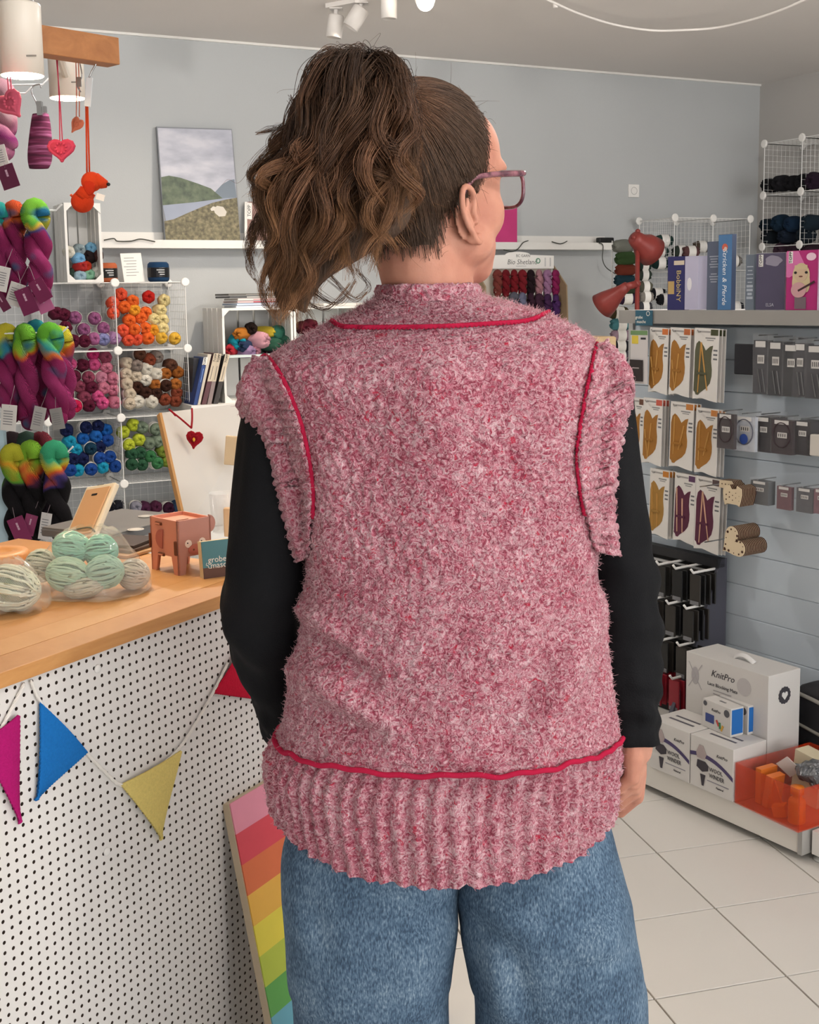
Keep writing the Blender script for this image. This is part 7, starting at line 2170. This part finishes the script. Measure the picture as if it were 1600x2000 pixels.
disc(M, w * .48, h * .565, w * .06, h * .013, .0034, mat('6a3a34', .5), 'doll_mouth', t)
mb = MB(M); mb.box((w * .47, h * .12, .0022), (w * .36, h * .2, .0006)); mb.build('doll_trousers', mat('77656c', .6), t)
disc(M, w * .42, h * .34, w * .24, h * .13, .0034, mat('c89a9c', .5), 'guitar_body', t)
mb = MB(M @ T(w * .66, h * .40, .0042) @ rot(.42, 'Z')); mb.box((0, 0, 0), (w * .56, h * .035, .0006)); mb.build('guitar_neck', mat('3a1a20', .5), t)
mb = MB(M); mb.box((w + .03, h * .5, -.02), (.055, h, .05)); tag(mb.build('craft_kit_box', mat('c9b4cc', .5)), 'pale lilac kit box cut off by the right edge', 'box', 'craft kits on the slat wall top shelf')

# ---- black floor display at the far end of the base
A_t = sl_(1416, 1091, .03); xbr = (A_t - S0).dot(sr); zbt = A_t.z
bd = thing('black_display', 'black floor display with white hooks of dark needle sets', 'display', S0 + sr * xbr + Z * PZ)
bwid = .62
mb = MB(Mu); 
prof_ = [(PZ, .02), (PZ, .30), (zbt - .3, .17), (zbt, .045), (zbt, .02)]
mb.prism([(z_, y_) for y_, z_ in prof_], .012, M=Mu.inverted() @ Mu @ T(xbr - .012, 0, 0) @ Matrix(((0, 0, 1, 0), (0, 1, 0, 0), (1, 0, 0, 0), (0, 0, 0, 1)))); mb.build('side_panel', mat('4a4a54', .6), bd)
mb = MB(Mu); mb.box((xbr - bwid / 2 - .012, (PZ + zbt) / 2, .03), (bwid, zbt - PZ, .012)); mb.build('back_panel', mat('0d0d0f', .7), bd)
mb = MB(Mu); mb.box((xbr - bwid / 2 - .006, zbt - .012, .045), (bwid + .012, .028, .03)); mb.build('header', mat('1c1c20', .5), bd)
mb = MB(Mu); mb.box((xbr - bwid / 2 - .03, zbt - .045, .05), (bwid - .06, .008, .006)); mb.build('white_strip', mat('b4b4b4', .5), bd)
kd = 0
for r_, (pyy, red) in enumerate(((1112, 0), (1178, 0), (1246, 0), (1306, 1))):
    zz = sl_(1350, pyy, .12).z
    for c_, xx in enumerate((1300, 1333, 1368)):
        q = sl_(xx, pyy, .12); xh = (q - S0).dot(sr); 
        o_ = .06 + .03 * r_
        mb = MB(Mu); mb.tube([(xh, zz, .03), (xh, zz, o_ + .09), (xh, zz + .012, o_ + .10)], .004, 6); mb.build('hook', M_WHITEG, bd)
        for k in range(4):
            mb = MB(Mu); mb.box((xh + .002 * k, zz - .055, o_ + .08 - .02 * k), (.042, .095, .006), bev=.002)
            kd += 1
            pos = ['top', 'second', 'third', 'lowest'][r_] + ' row of black display, ' + ['left', 'middle', 'right'][c_] + ' hook, ' + ['front', 'second', 'third', 'last'][k]
            s_ = mb.build('needle_set', mat('8a1426' if red else R.choice(['121214', '1e1c1a', '161618', '2a2622']), .45, .2), None)
            tag(s_, ('red' if red else 'dark') + ' needle set, ' + pos, 'pack', 'needle sets on the black display')
            if k == 0:
                mb = MB(Mu); mb.box((xh, zz - .095, o_ + .0838), (.034, .012, .001)); g_ = mb.build('grey_label', mat('77777a', .5), s_)

# ---- boxes on the base
def bz(px, py, z=PZ): return on_z(px, py, z)
M_BOXW, M_BOXS = mat('cfccc8', .5, .02, 6, name='white_carton'), mat('d9d8d6', .5)
def carton(name, label, BL, BR, h, dep, group=None, frontc=None):
    o = thing(name, label, 'box', BL, group)
    w = (BR - BL).length
    M = frame(BL, BR - BL, Z)
    mb = MB(M); mb.box((w / 2, h / 2, -dep / 2), (w, h, dep), bev=.0012); mb.build('carton', M_BOXW, o)
    return o, M, w, h
M_INK, M_PURP = mat('3c3a40', .6), mat('453b62', .5)
def winder(BL, BR, h, dep, lab):
    o, M, w, h = carton('wool_winder_box', lab, BL, BR, h, dep, 'wool winder boxes')
    arc_ = []
    for k in range(13):
        t = k / 12; arc_.append((w * t, h * (.62 + .12 * math.sin(PI * (.15 + .7 * t)) - .22 * t * t)))
    pol = arc_ + [(x, y - h * .075) for x, y in arc_[::-1]]
    mb = MB(M); mb.prism(pol[::-1], .0008, z0=.0004); mb.build('purple_band', M_PURP, o)
    text('KnitPro', h * .085, M @ T(w * .74, h * .76, .0006), M_INK, o, shear=.3)
    text('WOOL', h * .115, M @ T(w * .46, h * .45, .0016), M_INK, o, align='LEFT', sx=.9); text('WINDER', h * .115, M @ T(w * .46, h * .33, .0016), M_INK, o, align='LEFT', sx=.82)
    mb = MB(M); mb.box((w * .66, h * .22, .0006), (w * .5, h * .018, .0006)); mb.build('print_line', mat('8a8890', .6), o)
    text('Natural', h * .06, M @ T(w * .7, h * .14, .0006), M_INK, o, shear=.3)
    mb = MB(M); mb.prism([(w * .17, h * .60), (w * .35, h * .60), (w * .39, h * .70), (w * .31, h * .86), (w * .22, h * .86), (w * .15, h * .70)], .001, z0=.001); mb.build('printed_cone', mat('a89a98', .5), o)
    mb = MB(M); mb.prism([(w * .16, h * .42), (w * .3, h * .35), (w * .43, h * .40), (w * .44, h * .50), (w * .36, h * .56), (w * .18, h * .56)], .001, z0=.001); mb.build('printed_winder', mat('39343c', .5), o)
    mb = MB(M); mb.prism([(w * .29, h * .08), (w * .33, h * .08), (w * .37, h * .30), (w * .25, h * .30)], .001, z0=.001); mb.build('printed_clamp', mat('39343c', .5), o)
    for k in range(2):
        mb = MB(M); mb.box((w * .5, h + .0006, -dep * (.35 + .2 * k)), (w * .6, .0006, dep * .06)); mb.build('top_print', mat('5a5860', .6), o)
    return o
b1, b2 = bz(1348, 1531), bz(1431, 1567)
hw_ = 111 / FPX * b2.y * 1.0
b2 = b1 + (b2 - b1)
wv = (b2 - b1).normalized()
wn = wv.cross(Z)
wdep = (on_z(1497, 1438, PZ + hw_) - on_z(1427, 1455, PZ + hw_)).length
winder(b1, b2, hw_, wdep, 'wool winder carton in front, next to the orange tray')
a2 = b1 - wv * .004; a1 = a2 - (b2 - b1)
winder(a1, a2, hw_, wdep * 1.05, 'wool winder carton half behind the hand, left of the other')
# big carton behind
bf = b2 - wn * (wdep + .006)
def onb(px, py): return on_plane(px, py, bf, wn)
br_, bl_2 = onb(1500, 1400), onb(1340, 1350)
hb_ = onb(1500, 1321).z - PZ
o, M, w, h = carton('blocking_mat_box', 'large white carton with handle behind the wool winder boxes', Vector((bl_2.x, bl_2.y, PZ)), Vector((br_.x, br_.y, PZ)), hb_, .13)
M_LG = mat('a09c9c', .6)
text('KnitPro', h * .085, M @ T(w * .46, h * .87, .0006), M_INK, o, shear=.3); text('Lace Blocking Mats', h * .045, M @ T(w * .46, h * .77, .0006), M_INK, o)
for k in range(2):
    mb = MB(M); mb.box((w * .46, h * (.72 - .03 * k), .0006), (w * .22, h * .009, .0006)); mb.build('print_line', M_LG, o)
mb = MB(M @ T(w * .72, h * .84, .0003)); mb.lathe([(.025, 0), (.025, .0008), (.0005, .0008)], 24); mb.build('round_print', mat('b9b5b4', .6), o)
mb = MB(M @ T(w * .12, h * .80, .0003)); mb.prism([(.014 * math.cos(a), .026 * math.sin(a)) for a in np.linspace(0, 2 * PI, 20, endpoint=False)], .0008); mb.build('yarn_print', mat('a9a5a6', .6), o)
for s in (-1, 1):
    mb = MB(M @ T(w * .12, h * .80, .0012) @ rot(.6 * s, 'Z')); mb.box((0, 0, 0), (.002, .09, .0006)); mb.build('needle_print', mat('a9a5a6', .6), o)
mb = MB(M); mb.tube(catmull([(w * .42, h + .001, -.06), (w * .48, h + .012, -.06), (w * .56, h + .014, -.06), (w * .66, h + .001, -.06)], 6), .008, 8, flat=.4); mb.build('carry_handle', M_BOXS, o, True)
Me_ = M @ T(w + .0008, h * .80, -.065) @ rot(PI / 2, 'Y')
mb = MB(Me_); mb.prism([((.023 + .0022 * (k % 2)) * math.cos(2 * PI * k / 28), (.023 + .0022 * (k % 2)) * math.sin(2 * PI * k / 28)) for k in range(28)], .0008); mb.build('dark_seal', M_INK, o)
mb = MB(Me_); mb.prism([(0, -.013), (.012, .0), (.011, .008), (.004, .010), (0, .005), (-.004, .010), (-.011, .008), (-.012, 0)], .0008, z0=.0008); mb.build('seal_heart', M_BOXS, o)
# two little boxes on top of the winder carton
zt2 = PZ + hw_ + .0005
s1, s2 = on_z(1372, 1417, zt2), on_z(1427, 1441, zt2)
hs = 60 / FPX * s2.y
sdep = (on_z(1454, 1435, zt2) - s2).length * .95
for k in range(2):
    sh_ = -wn * (sdep + .008) * k + wv * .012 * k
    o, M, w, h = carton('stitch_marker_box', ['small white box with blue end, in front on the winder carton', 'small white box with blue end, behind its twin on the carton'][k], s1 + sh_, s2 + sh_, hs, sdep, 'small boxes with blue ends')
    mb = MB(M @ T(w + .0008, h * .52, -sdep / 2) @ rot(PI / 2, 'Y')); mb.box((0, 0, 0), (sdep * .86, h * .86, .001), bev=.0004); mb.build('blue_end', mat('1f66b0', .4), o)
    text('KnitPro', h * .14, M @ T(w * .48, h * .72, .0006), M_INK, o, shear=.3)
    mb = MB(M @ T(w * .86, h * .78, .0003)); mb.lathe([(h * .13, 0), (h * .13, .0008), (.0004, .0008)], 20); mb.build('round_print', mat('55555a', .6), o)
    mb = MB(M @ T(w * .1, h * .86, .0003)); mb.lathe([(h * .09, 0), (h * .09, .0008), (.0004, .0008)], 18); mb.build('round_print', mat('55555a', .6), o)
    mb = MB(M); mb.box((w * .27, h * .38, .0008), (w * .3, h * .3, .0008)); mb.build('blue_print', mat('3a4a86', .5), o)
    for q, c_ in enumerate(('b8403a', '3f8a55', 'd0a040')):
        mb = MB(M @ T(w * (.55 + .08 * q), h * (.32 - .06 * q), .001) @ rot(.6 - .5 * q, 'Z')); mb.box((0, 0, 0), (w * .06, h * .22, .0008)); mb.build('marker_print', mat(c_, .5), o)
    mb = MB(M); mb.box((w * .5, h + .0006, -sdep * .5), (w * .2, .0006, .006)); mb.build('top_print', mat('77777a', .6), o)
# orange acrylic tray
def acrylic():
    m, nt, b = nmat('orange_acrylic')
    b.inputs['Base Color'].default_value = (*lin('d8421a'), 1); b.inputs['Roughness'].default_value = .08
    b.inputs['Alpha'].default_value = .36
    v = coords(nt, 'Object'); nz = N(nt, 'ShaderNodeTexNoise', i_Scale=3, i_Detail=2.0); nt.links.new(v, nz.inputs['Vector'])
    nt.links.new(ramp(nt, nz.outputs[0], [(.3, 'cf3c16'), (.7, 'e04a1e')]), b.inputs['Base Color'])
    return m
M_ACR = acrylic()
t0, t1 = bz(1435, 1568, PZ), bz(1559, 1627, PZ)
tray = thing('acrylic_tray', 'open orange acrylic tray with odds and ends on the base', 'tray', t0)
twv = (t1 - t0).normalized(); twd = (t1 - t0).length; tdp = .28
Mt_ = frame(t0, twv, Z); thh = 86 / FPX * t0.y
for nm2, c_, d_ in (('front_wall', (twd / 2, thh / 2, -.0015), (twd, thh, .003)), ('rear_wall', (twd / 2, thh / 2, -tdp), (twd, thh, .003)), ('end_wall', (.0015, thh / 2, -tdp / 2), (.003, thh, tdp - .005)), ('end_wall', (twd - .0015, thh / 2, -tdp / 2), (.003, thh, tdp - .005)), ('tray_floor', (twd / 2, .0022, -tdp / 2), (twd - .008, .003, tdp - .008))):
    mb = MB(Mt_); mb.box(c_, d_); mb.build(nm2, M_ACR, tray)
def inside(name, label, cat, c_, d_, hexc, M2=None, bev=.001):
    mb = MB(Mt_ @ T(c_) @ (M2 or Matrix.Identity(4))); mb.box((0, 0, 0), d_, bev=bev)
    return tag(mb.build(name, mat(hexc, .4, .05)), label, cat)
inside('small_carton', 'upright orange carton inside the acrylic tray, left side', 'box', (twd * .2, thh * .48, -.07), (.02, thh * .85, .06), 'd8762e')
inside('small_carton', 'second orange carton beside the first in acrylic tray', 'box', (twd * .36, thh * .45, -.06), (.02, thh * .8, .05), 'd47030', rot(-.15, 'Z'))
inside('cream_carton', 'cream carton standing up at the back of acrylic tray', 'box', (twd * .5, thh * .65, -.17), (.09, thh * 1.2, .05), 'd4c8aa', rot(-.1, 'Z'))
inside('orange_cube', 'small orange cube lying at the front of acrylic tray', 'box', (twd * .58, .019, -.035), (.034, .030, .03), 'e2701e', rot(.5, 'Y') @ rot(.25, 'Z'))
inside('orange_card', 'tilted orange card inside the acrylic tray', 'card', (twd * .46, thh * .42, -.045), (.03, .075, .004), 'd8641e', rot(.45, 'Z'))
mb = MB(Mt_ @ T(twd - .042, .004, -.04)); mb.lathe([(.02, 0), (.022, .003), (.022, .055), (.019, .063), (.012, .066), (.012, .075), (.017, .077), (.017, .095), (.001, .096)], 22, rot(-PI / 2, 'X'))
tag(mb.build('orange_bottle', mat('e07818', .35, .04), None, True), 'orange bottle standing in the near corner of acrylic tray', 'bottle')
# crumpled silver-grey bag
gx = np.linspace(0, 2 * PI, 40, endpoint=False)
rows2 = []
for k in range(15):
    t = k / 14; r_ = math.sin(PI * (t * .98 + .01))
    rows2.append([tuple(Mt_ @ Vector((twd * .80 + .085 * r_ * math.cos(a) * (1 + .15 * math.sin(5 * a + k)), thh * .97 + .026 * math.cos(PI * t) * -1 + .006 * math.sin(7 * a + 2 * k), -.15 + .075 * r_ * math.sin(a) * (1 + .12 * math.cos(6 * a + k))))) for a in gx])
mb = MB(); mb.surf(rows2, closed_u=True)
tag(mb.build('foil_bag', mat('77797c', .2, .3, 60, metal=.5, bmp=1.0, bscale=90)), 'crumpled grey plastic bag on top of the acrylic tray', 'bag')
inside('white_card', 'white folded card sticking out of the acrylic tray', 'card', (twd * .42, thh * .98, -.10), (.05, .05, .0015), 'dcdad4', rot(.7, 'Z') @ rot(.5, 'X'))
# black fabric bag right of the big carton
q = sl_(1600, 1470, .16); xq = (q - S0).dot(sr)
bag_ = thing('black_tote', 'black bag with pale piping at the right edge behind the tray', 'bag', S0 + sr * xq + Z * PZ)
mb = MB(Mu); mb.box((xq + .05, PZ + .13, .075), (.34, .26, .11), bev=.03); mb.build('fabric', mat('1e1e22', .7, .2, 10), bag_, True)
mb = MB(Mu); mb.tube(catmull([(xq - .12, PZ + .235, .125), (xq - .02, PZ + .225, .131), (xq + .1, PZ + .20, .131), (xq + .2, PZ + .19, .125)], 6), .006, 8); mb.build('piping', mat('9a968e', .6), bag_, True)
mb = MB(Mu); mb.tube(catmull([(xq - .12, PZ + .15, .128), (xq - .02, PZ + .135, .132), (xq + .1, PZ + .115, .132), (xq + .2, PZ + .11, .128)], 6), .005, 8); mb.build('piping', mat('8a867e', .6), bag_, True)

# ================================================================ ceiling
M_TRK = mat('e4dfda', .4, .02, name='track_white')
def cspot(px, py, px2, py2, Y, dia, label, watts=0, track=True):
    """track head from rear end to mouth"""
    a, c_ = at(px, py, Y), at(px2, py2, Y)
    o = thing('track_spot', label, 'lamp', a, 'track spots on the ceiling')
    ax = (c_ - a).normalized(); h = (c_ - a).length; r = dia / FPX * Y / 2
    M = T(a) @ ax.to_track_quat('Z', 'Y').to_matrix().to_4x4()
    mb = MB(M); mb.lathe([(.001, 0), (r * .9, 0), (r, .006), (r, h), (r * .88, h), (r * .82, h - .02), (.001, h - .022)], 28); mb.build('head', M_TRK, o, True)
    mb = MB(); mb.cyl(a + ax * h * .25, Vector((a.x, a.y, HC)), .010, 10); mb.box((a.x, a.y, HC - .012), (.06, .06, .024)); mb.build('bracket', M_TRK, o)
    if watts:
        l = bpy.data.lights.new('track_spot_light', 'SPOT'); l.energy = watts; l.color = (1, .86, .7); l.spot_size = 1.9; l.spot_blend = .8; l.shadow_soft_size = r
        lo = bpy.data.objects.new('track_spot_light', l); lo.location = c_ + ax * .01; lo.rotation_euler = ax.to_track_quat('-Z', 'Y').to_euler(); COL.objects.link(lo)
    return o
cspot(657, 30, 652, 74, 5.9, 30, 'left track spot pointing straight down, above the ponytail', 34)
cspot(707, 16, 684, 54, 5.8, 32, 'tilted track spot beside the left one', 34)
cspot(760, -8, 760, 37, 5.6, 30, 'third track spot cut by the top edge', 34)
lb = at(831, 4, 5.5)
o = thing('lit_spot', 'track spot facing the camera with glowing warm bulb', 'lamp', lb, 'track spots on the ceiling')
mb = MB(); mb.sphere(lb, .038); mb.build('bulb', mat('fff0d8', .5, 0, 1, emit=14), o, True)
mb = MB(); mb.cyl(lb + Vector((0, .02, .02)), lb + Vector((0, .08, .05)), .045, 20); mb.cyl(lb + Vector((0, .06, .04)), Vector((lb.x, lb.y + .06, HC)), .01, 8); mb.build('head', M_TRK, o, True)
t0_, t1_ = on_z(640, 8, HC), on_z(900, -40, HC)
mb = MB(frame((t0_ + t1_) / 2 - Z * .01, (t1_ - t0_), Z)); mb.box((0, 0, 0), ((t1_ - t0_).length, .02, .035)); tag(mb.build('lamp_track', M_TRK), 'white lamp track on the ceiling', 'track')
cb_ = [on_z(x, y, HC - .012 - .01 * k) for k, (x, y) in enumerate([(1040, -14), (1075, 2), (1130, 26), (1200, 48), (1270, 59), (1330, 59), (1400, 54), (1470, 38), (1530, 18), (1585, -6)])]
mb = MB(); mb.tube(catmull(cb_, 8), .006, 8); tag(mb.build('ceiling_cable', M_TRK, None, True), 'white cable drooping across the ceiling', 'cable')
o = on_z(1085, 8, HC); mb = MB(T(o - Z * .02)); mb.lathe([(.008, 0), (.012, .004), (.012, .02)], 12); tag(mb.build('cable_clip', M_TRK), 'small white clip holding the ceiling cable', 'clip')
# unseen globes added above the frame as fill light for ceiling and walls
for k, (x, y, z, wts) in enumerate(((1.5, 4.45, 2.67, 62), (-.7, 4.1, 2.67, 56), (.9, .9, 2.36, 26), (2.6, 6.0, 2.45, 30) , (-.2, -1.6, 2.36, 30))):
    p = Vector((x, y, z))
    if k == 3: p = K0 - U * .9 + NB * 7.2 + Z * 2.36
    o = thing('pendant_globe', ['opal pendant globe above the aisle towards the corner', 'opal pendant globe above the back of the counter', 'opal pendant globe above the aisle behind the person', 'opal pendant globe near the right wall', 'opal pendant globe near the shop front'][k], 'lamp', p, 'pendant globes')
    mb = MB(); mb.tube([p + Z * .09, Vector((p.x, p.y, HC))], .004, 6); mb.lathe([(.02, .1), (.03, .075), (.03, .07)], 16, T(p)); mb.build('cord', M_TRK, o)
    mb = MB(); mb.sphere(p, .08, u=24, v=14); mb.build('globe', clear_mat('opal_glass', 'ffffff', .1, .3, .3), o, True)
    l = bpy.data.lights.new('pendant_light', 'POINT'); l.energy = wts; l.color = (1, .95, .90); l.shadow_soft_size = .075
    lo = bpy.data.objects.new('pendant_light', l); lo.location = p; COL.objects.link(lo)
